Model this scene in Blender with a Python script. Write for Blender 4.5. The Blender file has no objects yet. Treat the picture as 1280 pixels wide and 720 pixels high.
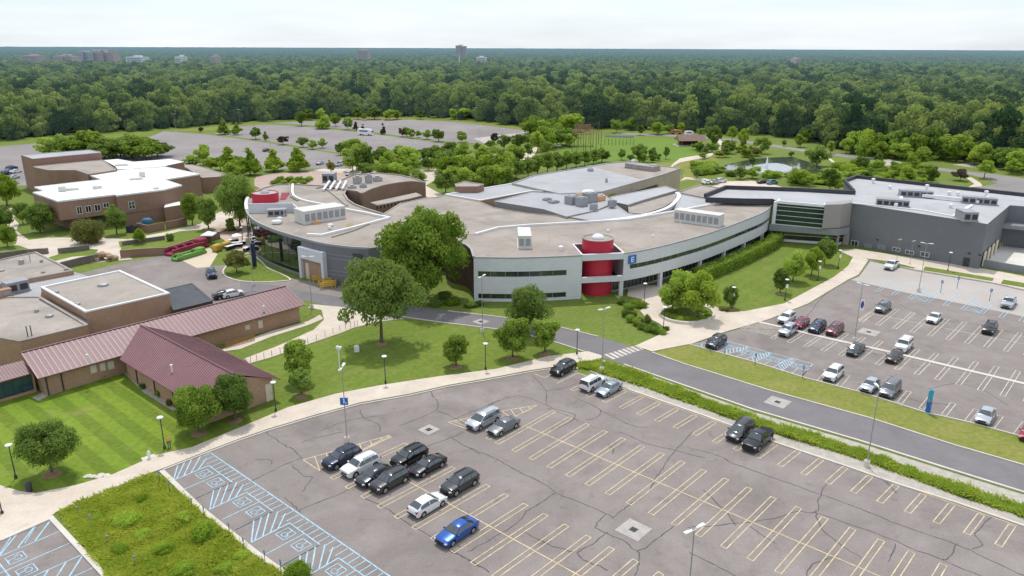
import bpy, bmesh, math, random
from math import sin, cos, tan, atan, atan2, pi, sqrt, radians, hypot, exp
from mathutils import Vector, Matrix
from mathutils.geometry import tessellate_polygon
import numpy as np

scene = bpy.context.scene
COL = scene.collection
rnd = random.Random(7)

# ------------------------------------------------------------------ survey geometry of the camera station (metres)
F, HC, CH = 940.0, 59.3, 46.0
ROLL = atan(4.8 / 1280)
PIT = atan((360 - HC) * cos(ROLL) / F)

def ray(x, y):
    x -= 640; y -= 360
    xr = x * cos(ROLL) + y * sin(ROLL); yr = -x * sin(ROLL) + y * cos(ROLL)
    return (xr, F * cos(PIT) - yr * sin(PIT), -(F * sin(PIT) + yr * cos(PIT)))

def P(x, y, z=0.0):
    d = ray(x, y); t = (z - CH) / d[2]
    return Vector((d[0] * t, d[1] * t, z))

def pix(p):
    v = (p[0], p[1], p[2] - CH)
    f = v[1] * cos(PIT) - v[2] * sin(PIT); yr = -(v[1] * sin(PIT) + v[2] * cos(PIT))
    xr, yr = v[0] / f * F, yr / f * F
    return (xr * cos(ROLL) - yr * sin(ROLL) + 640, xr * sin(ROLL) + yr * cos(ROLL) + 360)

def HT(x, yb, yt):
    b = P(x, yb); lo, hi = 0.0, 80.0
    for _ in range(40):
        m = (lo + hi) / 2
        if pix((b[0], b[1], m))[1] > yt: lo = m
        else: hi = m
    return lo

def PP(pts, z=0.0): return [P(x, y, z) for x, y in pts]

def zoomed(pts, ox, oy, s): return [(ox + x / s, oy + y / s) for x, y in pts]

def onwall(A, B, px, py):
    d = ray(px, py)
    ex, ey = B[0] - A[0], B[1] - A[1]
    det = d[0] * (-ey) - d[1] * (-ex)
    t = (A[0] * (-ey) - A[1] * (-ex)) / det
    s = (d[0] * A[1] - d[1] * A[0]) / det
    return s, CH + d[2] * t

def catmull(pts, n=6, closed=False):
    out = []; N = len(pts)
    rng = range(N) if closed else range(N - 1)
    for i in rng:
        p0 = pts[(i - 1) % N] if closed or i > 0 else pts[i]
        p1 = pts[i]; p2 = pts[(i + 1) % N]
        p3 = pts[(i + 2) % N] if closed or i + 2 < N else p2
        for k in range(n):
            t = k / n
            out.append(0.5 * ((2 * p1) + (-p0 + p2) * t + (2 * p0 - 5 * p1 + 4 * p2 - p3) * t * t + (-p0 + 3 * p1 - 3 * p2 + p3) * t ** 3))
    if not closed: out.append(pts[-1].copy())
    return out

# ------------------------------------------------------------------ mesh collector
class MB:
    def __init__(s): s.v = []; s.f = []; s.m = []
    def face(s, pts, mi=0):
        b = len(s.v); s.v.extend([tuple(p) for p in pts]); s.f.append(tuple(range(b, b + len(pts)))); s.m.append(mi)
    def add(s, vs, fs, mi=0):
        b = len(s.v); s.v.extend([tuple(p) for p in vs])
        for f in fs: s.f.append(tuple(i + b for i in f)); s.m.append(mi)
    def box(s, c, size, rz=0.0, mi=0, ry=0.0):
        hx, hy, hz = size[0] / 2, size[1] / 2, size[2] / 2
        M = Matrix.Translation(Vector(c)) @ Matrix.Rotation(rz, 4, 'Z') @ Matrix.Rotation(ry, 4, 'Y')
        vs = [M @ Vector((a * hx, b * hy, d * hz)) for a in (-1, 1) for b in (-1, 1) for d in (-1, 1)]
        s.add(vs, [(0, 1, 3, 2), (4, 6, 7, 5), (0, 4, 5, 1), (2, 3, 7, 6), (0, 2, 6, 4), (1, 5, 7, 3)], mi)
    def poly(s, pts, z=None, mi=0):
        ps = [Vector((p[0], p[1], p[2] if z is None and len(p) > 2 else (z or 0.0))) for p in pts]
        a = sum(ps[i].x * ps[(i + 1) % len(ps)].y - ps[(i + 1) % len(ps)].x * ps[i].y for i in range(len(ps)))
        if a < 0: ps = ps[::-1]
        b = len(s.v); s.v.extend([tuple(p) for p in ps])
        for t in tessellate_polygon([[Vector((p.x, p.y, 0)) for p in ps]]):
            t = list(t)
            n = (ps[t[1]] - ps[t[0]]).cross(ps[t[2]] - ps[t[0]])
            if n.z < 0: t = t[::-1]
            s.f.append(tuple(b + i for i in t)); s.m.append(mi)
    def sides(s, pts, z0, z1, mi=0, closed=True):
        n = len(pts)
        for i in range(n if closed else n - 1):
            p, q = pts[i], pts[(i + 1) % n]
            s.face([(p[0], p[1], z0), (q[0], q[1], z0), (q[0], q[1], z1), (p[0], p[1], z1)], mi)
    def prism(s, pts, z0, z1, mi=0, bottom=False):
        a = sum(pts[i][0] * pts[(i + 1) % len(pts)][1] - pts[(i + 1) % len(pts)][0] * pts[i][1] for i in range(len(pts)))
        if a < 0: pts = pts[::-1]
        s.sides(pts, z0, z1, mi); s.poly(pts, z1, mi)
        if bottom: s.poly(pts, z0, mi)
    def strip(s, path, w, z0, z1, mi=0, closed=False, off=0.0):
        n = len(path); L = []; R = []
        for i in range(n):
            a = path[(i - 1) % n] if closed or i > 0 else path[i]
            b = path[(i + 1) % n] if closed or i < n - 1 else path[i]
            p = path[i]
            d1 = Vector((p[0] - a[0], p[1] - a[1])); d2 = Vector((b[0] - p[0], b[1] - p[1]))
            if d1.length < 1e-6: d1 = d2
            if d2.length < 1e-6: d2 = d1
            d1 = d1.normalized(); d2 = d2.normalized()
            nn = Vector((-(d1.y + d2.y), d1.x + d2.x))
            nn = nn.normalized() if nn.length > 1e-6 else Vector((-d1.y, d1.x))
            k = 1.0 / max(0.5, nn.dot(Vector((-d1.y, d1.x))))
            L.append((p[0] + nn.x * (w / 2 + off) * k, p[1] + nn.y * (w / 2 + off) * k))
            R.append((p[0] + nn.x * (-w / 2 + off) * k, p[1] + nn.y * (-w / 2 + off) * k))
        for i in range(n if closed else n - 1):
            j = (i + 1) % n
            s.face([(R[i][0], R[i][1], z1), (R[j][0], R[j][1], z1), (L[j][0], L[j][1], z1), (L[i][0], L[i][1], z1)], mi)
            if z1 - z0 > 0.011:
                s.face([(R[i][0], R[i][1], z0), (R[j][0], R[j][1], z0), (R[j][0], R[j][1], z1), (R[i][0], R[i][1], z1)], mi)
                s.face([(L[j][0], L[j][1], z0), (L[i][0], L[i][1], z0), (L[i][0], L[i][1], z1), (L[j][0], L[j][1], z1)], mi)
        if not closed and z1 - z0 > 0.011:
            for i, fl in ((0, 1), (n - 1, 0)):
                q = [(L[i][0], L[i][1], z0), (R[i][0], R[i][1], z0), (R[i][0], R[i][1], z1), (L[i][0], L[i][1], z1)]
                s.face(q if fl else q[::-1], mi)
    def line(s, a, b, w, z, mi=0):
        a = Vector((a[0], a[1])); b = Vector((b[0], b[1])); d = (b - a)
        if d.length < 1e-6: return
        d.normalize(); n = Vector((-d.y, d.x)) * w / 2
        s.face([(a.x - n.x, a.y - n.y, z), (b.x - n.x, b.y - n.y, z), (b.x + n.x, b.y + n.y, z), (a.x + n.x, a.y + n.y, z)], mi)
    def tube(s, p, q, r0, r1=None, n=8, mi=0, caps=True):
        r1 = r0 if r1 is None else r1
        p = Vector(p); q = Vector(q); d = (q - p).normalized()
        u = d.cross(Vector((0, 0, 1)) if abs(d.z) < .95 else Vector((1, 0, 0))).normalized(); w = d.cross(u)
        vs = []
        for c, r in ((p, r0), (q, r1)):
            for i in range(n):
                a = 2 * pi * i / n; vs.append(c + (u * cos(a) + w * sin(a)) * r)
        fs = [(i, i + n, (i + 1) % n + n, (i + 1) % n) for i in range(n)]
        if caps: fs += [tuple(range(n)), tuple(range(2 * n - 1, n - 1, -1))]
        s.add(vs, fs, mi)
    def lathe(s, c, prof, n=20, mi=0, rz=0, cap=True):
        vs = []
        for r, z in prof:
            for i in range(n):
                a = 2 * pi * i / n + rz; vs.append((c[0] + r * cos(a), c[1] + r * sin(a), c[2] + z))
        fs = []
        for k in range(len(prof) - 1):
            for i in range(n):
                j = (i + 1) % n; fs.append((k * n + i, k * n + j, (k + 1) * n + j, (k + 1) * n + i))
        if cap: fs.append(tuple(range((len(prof) - 1) * n, len(prof) * n)))
        s.add(vs, fs, mi)
    def blob(s, c, r, e=1.0, rz=0.0, nu=14, nv=9, mi=0):
        vs = []; sp = lambda x: math.copysign(abs(x) ** e, x)
        for j in range(nv + 1):
            v = -pi / 2 + pi * j / nv
            for i in range(nu):
                u = 2 * pi * i / nu
                x, y, z = r[0] * sp(cos(v)) * sp(cos(u)), r[1] * sp(cos(v)) * sp(sin(u)), r[2] * sp(sin(v))
                vs.append((c[0] + x * cos(rz) - y * sin(rz), c[1] + x * sin(rz) + y * cos(rz), c[2] + z))
        fs = [(j * nu + i, j * nu + (i + 1) % nu, (j + 1) * nu + (i + 1) % nu, (j + 1) * nu + i) for j in range(nv) for i in range(nu)]
        s.add(vs, fs, mi)
    def mesh(s, name, mats, org=(0, 0, 0), smooth=None):
        me = bpy.data.meshes.new(name)
        o = Vector(org)
        me.from_pydata([(p[0] - o.x, p[1] - o.y, p[2] - o.z) for p in s.v], [], s.f)
        for m in (mats if isinstance(mats, (list, tuple)) else [mats]): me.materials.append(m)
        if any(s.m): me.polygons.foreach_set('material_index', s.m)
        if smooth is not None:
            me.polygons.foreach_set('use_smooth', [True] * len(s.f))
            bm = bmesh.new(); bm.from_mesh(me); bmesh.ops.remove_doubles(bm, verts=bm.verts, dist=1e-4)
            bmesh.ops.recalc_face_normals(bm, faces=bm.faces); bm.to_mesh(me); bm.free()
            me.set_sharp_from_angle(angle=radians(smooth))
        me.update()
        return me

def world_org(o):
    v = Vector((0, 0, 0))
    while o is not None: v += o.location; o = o.parent
    return v

SPLIT = {'roof_vent', 'wall_lamp', 'dock_door', 'bollard', 'post', 'duct', 'hull', 'base', 'panel', 'downpipe', 'picket', 'window_strip', 'ridge_cap', 'column', 'coping', 'mullion', 'trim', 'cable', 'inner_parapet', 'parapet', 'curb', 'screen_wall', 'recess_wall', 'portal_frame', 'roof_hatch', 'roof_ladder'}
def islands(mb):
    par = list(range(len(mb.v)))
    def find(i):
        while par[i] != i: par[i] = par[par[i]]; i = par[i]
        return i
    seen = {}
    for i, p in enumerate(mb.v):
        k = (round(p[0], 3), round(p[1], 3), round(p[2], 3))
        if k in seen: par[find(i)] = find(seen[k])
        else: seen[k] = i
    for f in mb.f:
        r = find(f[0])
        for i in f[1:]: par[find(i)] = r
    out = {}
    for f, m in zip(mb.f, mb.m): out.setdefault(find(f[0]), []).append((f, m))
    res = []
    for fs in out.values():
        n = MB(); mp = {}
        for f, m in fs:
            for i in f:
                if i not in mp: mp[i] = len(n.v); n.v.append(mb.v[i])
            n.f.append(tuple(mp[i] for i in f)); n.m.append(m)
        res.append(n)
    return res
def part(name, mb, mats, parent, smooth=None, label=None, kind=None):
    if name in SPLIT:
        ps = islands(mb)
        if len(ps) > 1:
            for q in ps: o = part1(name, q, mats, parent, smooth, label, kind)
            return o
    return part1(name, mb, mats, parent, smooth, label, kind)
def part1(name, mb, mats, parent, smooth=None, label=None, kind=None):
    me = mb.mesh(name, mats, world_org(parent), smooth)
    o = bpy.data.objects.new(name, me); COL.objects.link(o); o.parent = parent
    if label: o['label'] = label
    if kind: o['kind'] = kind
    return o

def thing(name, label, cat, loc=(0, 0, 0), rz=0.0, group=None):
    o = bpy.data.objects.new(name, None); COL.objects.link(o)
    o.location = loc; o.rotation_euler = (0, 0, rz); o.empty_display_size = .3
    o['label'] = label; o['category'] = cat
    if group: o['group'] = group
    return o

def solo(name, mb, mats, label, cat, loc=(0, 0, 0), group=None, smooth=None):
    me = mb.mesh(name, mats, loc, smooth)
    o = bpy.data.objects.new(name, me); COL.objects.link(o); o.location = loc
    o['label'] = label; o['category'] = cat
    if group: o['group'] = group
    return o

def struct(name, mb, mats, kind='structure', smooth=None):
    me = mb.mesh(name, mats, (0, 0, 0), smooth)
    o = bpy.data.objects.new(name, me); COL.objects.link(o); o['kind'] = kind
    return o

def copy_tree(o, parent=None):
    c = o.copy(); COL.objects.link(c)
    if parent is not None: c.parent = parent
    for ch in list(o.children): copy_tree(ch, c)
    return c

# ------------------------------------------------------------------ materials
def mat(name, col, rough=0.85, col2=None, scale=0.3, fine=6.0, famt=0.25, metallic=0.0, spec=0.3, bump=0.0, objvar=0.0, coat=0.0, emit=None):
    m = bpy.data.materials.new(name); m.use_nodes = True
    nt = m.node_tree; N = nt.nodes; L = nt.links; bs = N['Principled BSDF']
    bs.inputs['Roughness'].default_value = rough; bs.inputs['Metallic'].default_value = metallic
    bs.inputs['Specular IOR Level'].default_value = spec
    if coat: bs.inputs['Coat Weight'].default_value = coat; bs.inputs['Coat Roughness'].default_value = .05
    c1 = (*col, 1)
    if col2 is None:
        bs.inputs['Base Color'].default_value = c1
        return m
    geo = N.new('ShaderNodeNewGeometry')
    n1 = N.new('ShaderNodeTexNoise'); n1.inputs['Scale'].default_value = scale; n1.inputs['Detail'].default_value = 5; n1.inputs['Roughness'].default_value = .6
    L.new(geo.outputs['Position'], n1.inputs['Vector'])
    rp = N.new('ShaderNodeValToRGB'); rp.color_ramp.elements[0].position = .3; rp.color_ramp.elements[1].position = .7
    rp.color_ramp.elements[0].color = c1; rp.color_ramp.elements[1].color = (*col2, 1)
    L.new(n1.outputs['Fac'], rp.inputs['Fac'])
    n2 = N.new('ShaderNodeTexNoise'); n2.inputs['Scale'].default_value = fine; n2.inputs['Detail'].default_value = 3
    L.new(geo.outputs['Position'], n2.inputs['Vector'])
    mr = N.new('ShaderNodeMapRange'); mr.inputs['From Min'].default_value = .25; mr.inputs['From Max'].default_value = .75
    mr.inputs['To Min'].default_value = 1 - famt; mr.inputs['To Max'].default_value = 1 + famt
    L.new(n2.outputs['Fac'], mr.inputs['Value'])
    mx = N.new('ShaderNodeVectorMath'); mx.operation = 'SCALE'
    L.new(rp.outputs['Color'], mx.inputs[0]); L.new(mr.outputs['Result'], mx.inputs['Scale'])
    L.new(mx.outputs['Vector'], bs.inputs['Base Color'])
    if bump:
        bp = N.new('ShaderNodeBump'); bp.inputs['Strength'].default_value = bump; bp.inputs['Distance'].default_value = .05
        L.new(n2.outputs['Fac'], bp.inputs['Height']); L.new(bp.outputs['Normal'], bs.inputs['Normal'])
    m['out'] = mx.name
    return m

def tint(m, fn):
    """insert extra nodes between the scaled noise colour and the base colour of a mat()"""
    nt = m.node_tree; bs = nt.nodes['Principled BSDF']; src = nt.nodes[m['out']].outputs['Vector']
    out = fn(nt, src)
    nt.links.new(out, bs.inputs['Base Color'])
    return m

def mul_by(nt, src, fac, lo, hi):
    mr = nt.nodes.new('ShaderNodeMapRange'); mr.inputs['To Min'].default_value = lo; mr.inputs['To Max'].default_value = hi
    nt.links.new(fac, mr.inputs['Value'])
    mx = nt.nodes.new('ShaderNodeVectorMath'); mx.operation = 'SCALE'
    nt.links.new(src, mx.inputs[0]); nt.links.new(mr.outputs['Result'], mx.inputs['Scale'])
    return mx.outputs['Vector']

def brick_fn(scale, c2=.84, mo=1.1, ms=.012):
    def fn(nt, src):
        geo = nt.nodes.new('ShaderNodeNewGeometry'); sp = nt.nodes.new('ShaderNodeSeparateXYZ')
        nt.links.new(geo.outputs['Position'], sp.inputs[0])
        ad = nt.nodes.new('ShaderNodeMath'); ad.operation = 'ADD'
        nt.links.new(sp.outputs['X'], ad.inputs[0]); nt.links.new(sp.outputs['Y'], ad.inputs[1])
        cb = nt.nodes.new('ShaderNodeCombineXYZ'); nt.links.new(ad.outputs[0], cb.inputs['X']); nt.links.new(sp.outputs['Z'], cb.inputs['Y'])
        bt = nt.nodes.new('ShaderNodeTexBrick'); bt.inputs['Scale'].default_value = scale
        bt.inputs['Color1'].default_value = (1, 1, 1, 1); bt.inputs['Color2'].default_value = (c2, c2, c2, 1); bt.inputs['Mortar'].default_value = (mo, mo, mo, 1)
        bt.inputs['Mortar Size'].default_value = ms
        nt.links.new(cb.outputs[0], bt.inputs['Vector'])
        mx = nt.nodes.new('ShaderNodeVectorMath'); mx.operation = 'MULTIPLY'
        nt.links.new(src, mx.inputs[0]); nt.links.new(bt.outputs['Color'], mx.inputs[1])
        return mx.outputs['Vector']
    return fn

def wave_fn(angle, period, lo, hi, sharp=False, dist=0.0):
    def fn(nt, src):
        geo = nt.nodes.new('ShaderNodeNewGeometry')
        mp = nt.nodes.new('ShaderNodeVectorRotate'); mp.rotation_type = 'Z_AXIS'; mp.inputs['Angle'].default_value = -angle
        nt.links.new(geo.outputs['Position'], mp.inputs['Vector'])
        w = nt.nodes.new('ShaderNodeTexWave'); w.inputs['Scale'].default_value = 2 * pi / period / 20.0 * 1.0
        w.inputs['Distortion'].default_value = dist; w.inputs['Detail Scale'].default_value = .4
        nt.links.new(mp.outputs[0], w.inputs['Vector'])
        f = w.outputs['Fac']
        if sharp:
            r = nt.nodes.new('ShaderNodeValToRGB'); r.color_ramp.elements[0].position = .42; r.color_ramp.elements[1].position = .58
            nt.links.new(f, r.inputs['Fac']); f = r.outputs['Color']
        return mul_by(nt, src, f, lo, hi)
    return fn

def blotch(lo, scale, thr=.56):
    def fn(nt, src):
        geo = nt.nodes.new('ShaderNodeNewGeometry'); n = nt.nodes.new('ShaderNodeTexNoise'); n.inputs['Scale'].default_value = scale; n.inputs['Detail'].default_value = 6; n.inputs['Roughness'].default_value = .7; n.inputs['Distortion'].default_value = .6
        nt.links.new(geo.outputs['Position'], n.inputs['Vector']); r = nt.nodes.new('ShaderNodeValToRGB'); r.color_ramp.elements[0].position = thr - .06; r.color_ramp.elements[1].position = thr + .10
        nt.links.new(n.outputs['Fac'], r.inputs['Fac']); m_ = nt.nodes.new('ShaderNodeVectorMath'); m_.operation = 'SCALE'
        mr = nt.nodes.new('ShaderNodeMapRange'); mr.inputs['To Min'].default_value = 1.0; mr.inputs['To Max'].default_value = lo
        nt.links.new(r.outputs['Color'], mr.inputs['Value']); nt.links.new(src, m_.inputs[0]); nt.links.new(mr.outputs['Result'], m_.inputs['Scale']); return m_.outputs['Vector']
    return fn
def chain(m, *fns):
    for f in fns:
        nt = m.node_tree; bs = nt.nodes['Principled BSDF']; src = bs.inputs['Base Color'].links[0].from_socket
        nt.links.new(f(nt, src), bs.inputs['Base Color'])
    return m
def dry(col, scale, thr, amt):
    def fn(nt, src):
        geo = nt.nodes.new('ShaderNodeNewGeometry'); n = nt.nodes.new('ShaderNodeTexNoise'); n.inputs['Scale'].default_value = scale; n.inputs['Detail'].default_value = 7; n.inputs['Roughness'].default_value = .72
        nt.links.new(geo.outputs['Position'], n.inputs['Vector']); r = nt.nodes.new('ShaderNodeValToRGB'); r.color_ramp.elements[0].position = thr; r.color_ramp.elements[1].position = thr + .16; r.color_ramp.elements[1].color = (amt, amt, amt, 1)
        nt.links.new(n.outputs['Fac'], r.inputs['Fac']); mx = nt.nodes.new('ShaderNodeMix'); mx.data_type = 'RGBA'; nt.links.new(r.outputs['Color'], mx.inputs['Factor']); nt.links.new(src, mx.inputs[6]); mx.inputs[7].default_value = (*col, 1); return mx.outputs[2]
    return fn
def leafmat(name, c_dark, c_light, haze=False, trans=0.42, patch=.35, rw=.55, nw=.8):
    m = bpy.data.materials.new(name); m.use_nodes = True
    nt = m.node_tree; N = nt.nodes; L = nt.links; N.clear()
    out = N.new('ShaderNodeOutputMaterial')
    geo = N.new('ShaderNodeNewGeometry'); oi = N.new('ShaderNodeObjectInfo')
    n1 = N.new('ShaderNodeTexNoise'); n1.inputs['Scale'].default_value = patch; n1.inputs['Detail'].default_value = 3
    L.new(geo.outputs['Position'], n1.inputs['Vector'])
    a = N.new('ShaderNodeMath'); a.operation = 'MULTIPLY_ADD'; a.inputs[1].default_value = rw; a.inputs[2].default_value = -.02 - (rw - .55) * .4
    L.new(oi.outputs['Random'], a.inputs[0])
    b = N.new('ShaderNodeMath'); b.operation = 'MULTIPLY_ADD'; b.inputs[1].default_value = nw
    L.new(n1.outputs['Fac'], b.inputs[0]); L.new(a.outputs[0], b.inputs[2])
    ri = N.new('ShaderNodeMath'); ri.operation = 'MULTIPLY_ADD'; ri.inputs[1].default_value = .3; ri.inputs[2].default_value = -.22
    L.new(geo.outputs['Random Per Island'], ri.inputs[0])
    b2 = N.new('ShaderNodeMath'); b2.operation = 'ADD'; L.new(b.outputs[0], b2.inputs[0]); L.new(ri.outputs[0], b2.inputs[1])
    rp = N.new('ShaderNodeValToRGB'); rp.color_ramp.elements[0].position = .15; rp.color_ramp.elements[1].position = .9
    rp.color_ramp.elements[0].color = (*c_dark, 1); rp.color_ramp.elements[1].color = (*c_light, 1)
    L.new(b2.outputs[0], rp.inputs['Fac'])
    col = rp.outputs['Color']; em = None
    if haze:   # haze painted into the leaves as darker colour plus glow, growing with distance
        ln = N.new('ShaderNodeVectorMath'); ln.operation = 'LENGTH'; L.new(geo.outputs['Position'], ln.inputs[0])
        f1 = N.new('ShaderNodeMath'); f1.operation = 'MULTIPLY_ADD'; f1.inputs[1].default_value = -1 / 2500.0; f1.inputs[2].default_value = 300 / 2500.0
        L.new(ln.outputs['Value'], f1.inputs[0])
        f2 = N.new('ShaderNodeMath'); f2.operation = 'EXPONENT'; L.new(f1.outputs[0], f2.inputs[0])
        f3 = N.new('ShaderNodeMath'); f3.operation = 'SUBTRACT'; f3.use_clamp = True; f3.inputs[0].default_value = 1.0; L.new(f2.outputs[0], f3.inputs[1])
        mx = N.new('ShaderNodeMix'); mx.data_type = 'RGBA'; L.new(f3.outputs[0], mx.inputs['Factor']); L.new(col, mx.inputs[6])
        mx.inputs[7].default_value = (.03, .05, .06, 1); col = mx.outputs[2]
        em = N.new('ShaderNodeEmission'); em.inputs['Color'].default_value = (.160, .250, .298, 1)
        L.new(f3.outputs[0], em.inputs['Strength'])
    d = N.new('ShaderNodeBsdfDiffuse'); t = N.new('ShaderNodeBsdfTranslucent'); L.new(col, d.inputs['Color'])
    hs = N.new('ShaderNodeHueSaturation'); hs.inputs['Value'].default_value = 1.3; hs.inputs['Hue'].default_value = .485; L.new(col, hs.inputs['Color']); L.new(hs.outputs[0], t.inputs['Color'])
    ms = N.new('ShaderNodeMixShader'); ms.inputs[0].default_value = trans; L.new(d.outputs[0], ms.inputs[1]); L.new(t.outputs[0], ms.inputs[2])
    sh = ms.outputs[0]
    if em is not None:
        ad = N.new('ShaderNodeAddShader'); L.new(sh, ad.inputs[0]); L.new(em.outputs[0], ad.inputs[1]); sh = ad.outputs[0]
    L.new(sh, out.inputs['Surface'])
    return m

M = {}
M['lawn'] = mat('lawn', (.12, .17, .024), .95, (.16, .212, .034), .05, 1.2, .22)
M['strip_lawn'] = mat('strip_lawn', (.17, .205, .03), .95, (.24, .235, .06), .16, 1.6, .22)
M['mown'] = tint(mat('mown_lawn', (.125, .20, .014), .95, (.17, .235, .022), .06, 1.4, .2), wave_fn(radians(49), 3.3, .87, 1.13, True, .8))
M['mown2'] = tint(mat('mown_lawn_fine', (.12, .178, .020), .95, (.16, .216, .030), .06, 1.4, .2), wave_fn(radians(-38), 2.6, .965, 1.035, False, 1.6))
M['asphalt'] = mat('asphalt', (.218, .190, .173), .93, (.296, .259, .238), .07, 5.0, .10)
M['asphalt_road'] = mat('asphalt_road', (.17, .158, .162), .93, (.215, .20, .203), .12, 5.0, .08)
M['asphalt_far'] = mat('asphalt_far', (.225, .203, .196), .93, (.29, .263, .255), .02, 1.0, .06)
M['worn'] = mat('worn_pavement', (.40, .36, .32), .93, (.48, .45, .42), .06, 3.0, .08)
M['concrete'] = mat('concrete', (.56, .475, .385), .9, (.66, .575, .48), .25, 5.0, .08)
M['kerb'] = mat('kerb_concrete', (.55, .50, .43), .9, (.66, .61, .54), .4, 6.0, .08)
M['gravel'] = mat('gravel', (.36, .33, .28), .95, (.50, .46, .40), 1.2, 14.0, .3)
M['paver'] = mat('red_paver', (.40, .29, .25), .9, (.48, .37, .32), .3, 5.0, .1)
M['soil'] = mat('soil', (.16, .20, .03), .95, (.25, .27, .06), .8, 6.0, .3)
M['mulch'] = mat('mulch', (.22, .13, .07), .95, (.34, .23, .14), 2.0, 12.0, .3)
M['yellow'] = mat('yellow_line', (.44, .35, .22), .85, (.76, .62, .38), 1.3, 8.0, .18)
M['white_line'] = mat('white_line', (.40, .36, .30), .85, (.74, .68, .58), 1.2, 8.0, .18)
M['blue_line'] = mat('blue_line', (.28, .42, .50), .85, (.44, .66, .80), 1.3, 8.0, .18)
M['crack'] = mat('crack_seal', (.085, .078, .078), .9, (.14, .128, .126), 1.0, 6.0, .2)
M['brick'] = tint(mat('brown_brick', (.27, .165, .12), .9, (.325, .205, .155), .25, 4.0, .10), brick_fn(2.2))
M['brick_dark'] = tint(mat('dark_brick', (.085, .052, .04), .9, (.11, .068, .052), .3, 4.0, .10), brick_fn(2.2))
M['brick_red'] = tint(mat('red_brick', (.30, .175, .14), .9, (.35, .21, .165), .25, 4.0, .10), brick_fn(2.2))
M['brick_tan'] = tint(mat('tan_brick', (.39, .24, .155), .9, (.455, .30, .205), .25, 4.0, .10), brick_fn(2.2))
M['tan_wall'] = mat('tan_stone_wall', (.42, .345, .27), .9, (.50, .42, .335), .3, 3.0, .06)
M['roof_tan'] = mat('ballast_roof_tan', (.30, .260, .222), .95, (.385, .338, .293), .11, 7.0, .13)
M['roof_brown'] = mat('ballast_roof_brown', (.32, .28, .24), .95, (.395, .35, .305), .12, 5.0, .14)
M['roof_grey'] = mat('membrane_roof_grey', (.36, .36, .366), .8, (.43, .43, .436), .08, 3.0, .05)
M['roof_white'] = mat('membrane_roof_white', (.80, .81, .80), .7, (.88, .88, .87), .10, 2.0, .03)
M['roof_cool'] = mat('membrane_roof_pale', (.405, .403, .412), .8, (.47, .468, .475), .09, 2.5, .05)
M['roof_dark'] = mat('shingle_dark_and_shadow', (.075, .08, .09), .9, (.10, .105, .115), .5, 5.0, .15)
M['panel'] = tint(mat('metal_panel_white', (.635, .645, .67), .5, (.69, .70, .72), .15, 1.0, .03, spec=.5), brick_fn(.42, .95, .80, .007))
M['panel_grey'] = tint(mat('metal_panel_grey', (.165, .172, .184), .6, (.182, .189, .202), .15, 1.0, .03), brick_fn(.35, .97, .93, .006))
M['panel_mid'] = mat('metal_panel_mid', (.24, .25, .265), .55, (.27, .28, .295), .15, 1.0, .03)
M['panel_taupe'] = mat('metal_panel_taupe', (.30, .285, .265), .55, (.34, .32, .30), .2, 1.0, .03)
M['fascia_dark'] = mat('fascia_dark', (.045, .043, .055), .6, (.06, .058, .07), .2, 1.0, .05)
M['trim_white'] = mat('trim_white', (.74, .74, .73), .5, (.82, .82, .81), .3, 2.0, .03)
M['red_metal'] = mat('red_metal_roof', (.158, .066, .073), .5, (.195, .086, .092), .2, 2.0, .05, spec=.5)
M['red_metal_dark'] = mat('red_metal_roof_shade', (.135, .07, .078), .55, (.165, .088, .095), .2, 2.0, .05)  # darker copy for the right wing slope, its duller sheen put into the colour
M['red_rib'] = mat('red_metal_rib', (.230, .110, .115), .45, (.27, .14, .143), .3, 2.0, .03, spec=.5)
M['red_paint'] = mat('red_panel', (.50, .016, .045), .45, (.55, .022, .055), .3, 2.0, .04, spec=.5)
M['glass'] = mat('window_glass', (.050, .060, .058), .05, (.10, .115, .105), .35, 1.2, .3, metallic=.55, spec=1.0)
M['glass_mirror'] = mat('mirror_glass', (.13, .15, .152), .03, metallic=.9, spec=.8)
M['glass_teal'] = mat('teal_glass', (.012, .030, .036), .12, metallic=0.0, spec=.8)
M['dark'] = mat('dark_recess', (.018, .018, .02), .8)
M['steel'] = mat('galvanised_steel', (.33, .33, .33), .5, (.40, .40, .40), 2.0, 6.0, .06, metallic=.3)
M['dark_metal'] = mat('dark_metal', (.05, .05, .055), .5)
M['white_metal'] = mat('white_metal', (.72, .73, .72), .45, (.80, .80, .79), 1.0, 4.0, .04)
M['cream'] = mat('cream_paint', (.62, .55, .42), .7, (.7, .62, .5), .8, 3.0, .05)
M['unit'] = mat('air_unit_beige', (.58, .57, .53), .6, (.66, .65, .61), .6, 3.0, .05)
M['unit_grey'] = mat('air_unit_grey', (.28, .285, .30), .6, (.34, .345, .355), .6, 3.0, .06)
M['copper'] = mat('copper_patch', (.62, .30, .12), .6, (.7, .42, .2), 1.0, 3.0, .1)
M['sign_blue'] = mat('sign_blue', (.03, .16, .52), .5)
M['sign_teal'] = mat('sign_teal', (.05, .30, .52), .5, (.08, .40, .60), .8, 3.0, .06)
M['sign_purple'] = mat('sign_purple', (.10, .08, .28), .5)
M['white'] = mat('white_paint', (.80, .80, .80), .5)
M['yellow_paint'] = mat('yellow_paint', (.68, .46, .08), .55)
M['green_vinyl'] = mat('green_vinyl', (.14, .32, .06), .7)
M['red_vinyl'] = mat('red_vinyl', (.24, .03, .055), .7)
M['yellow_vinyl'] = mat('yellow_vinyl', (.50, .33, .06), .7)
M['tarp'] = mat('blue_tarp', (.05, .16, .26), .6)
M['bark'] = mat('bark', (.10, .075, .055), .95, (.16, .125, .095), 3.0, 12.0, .25)
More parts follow.
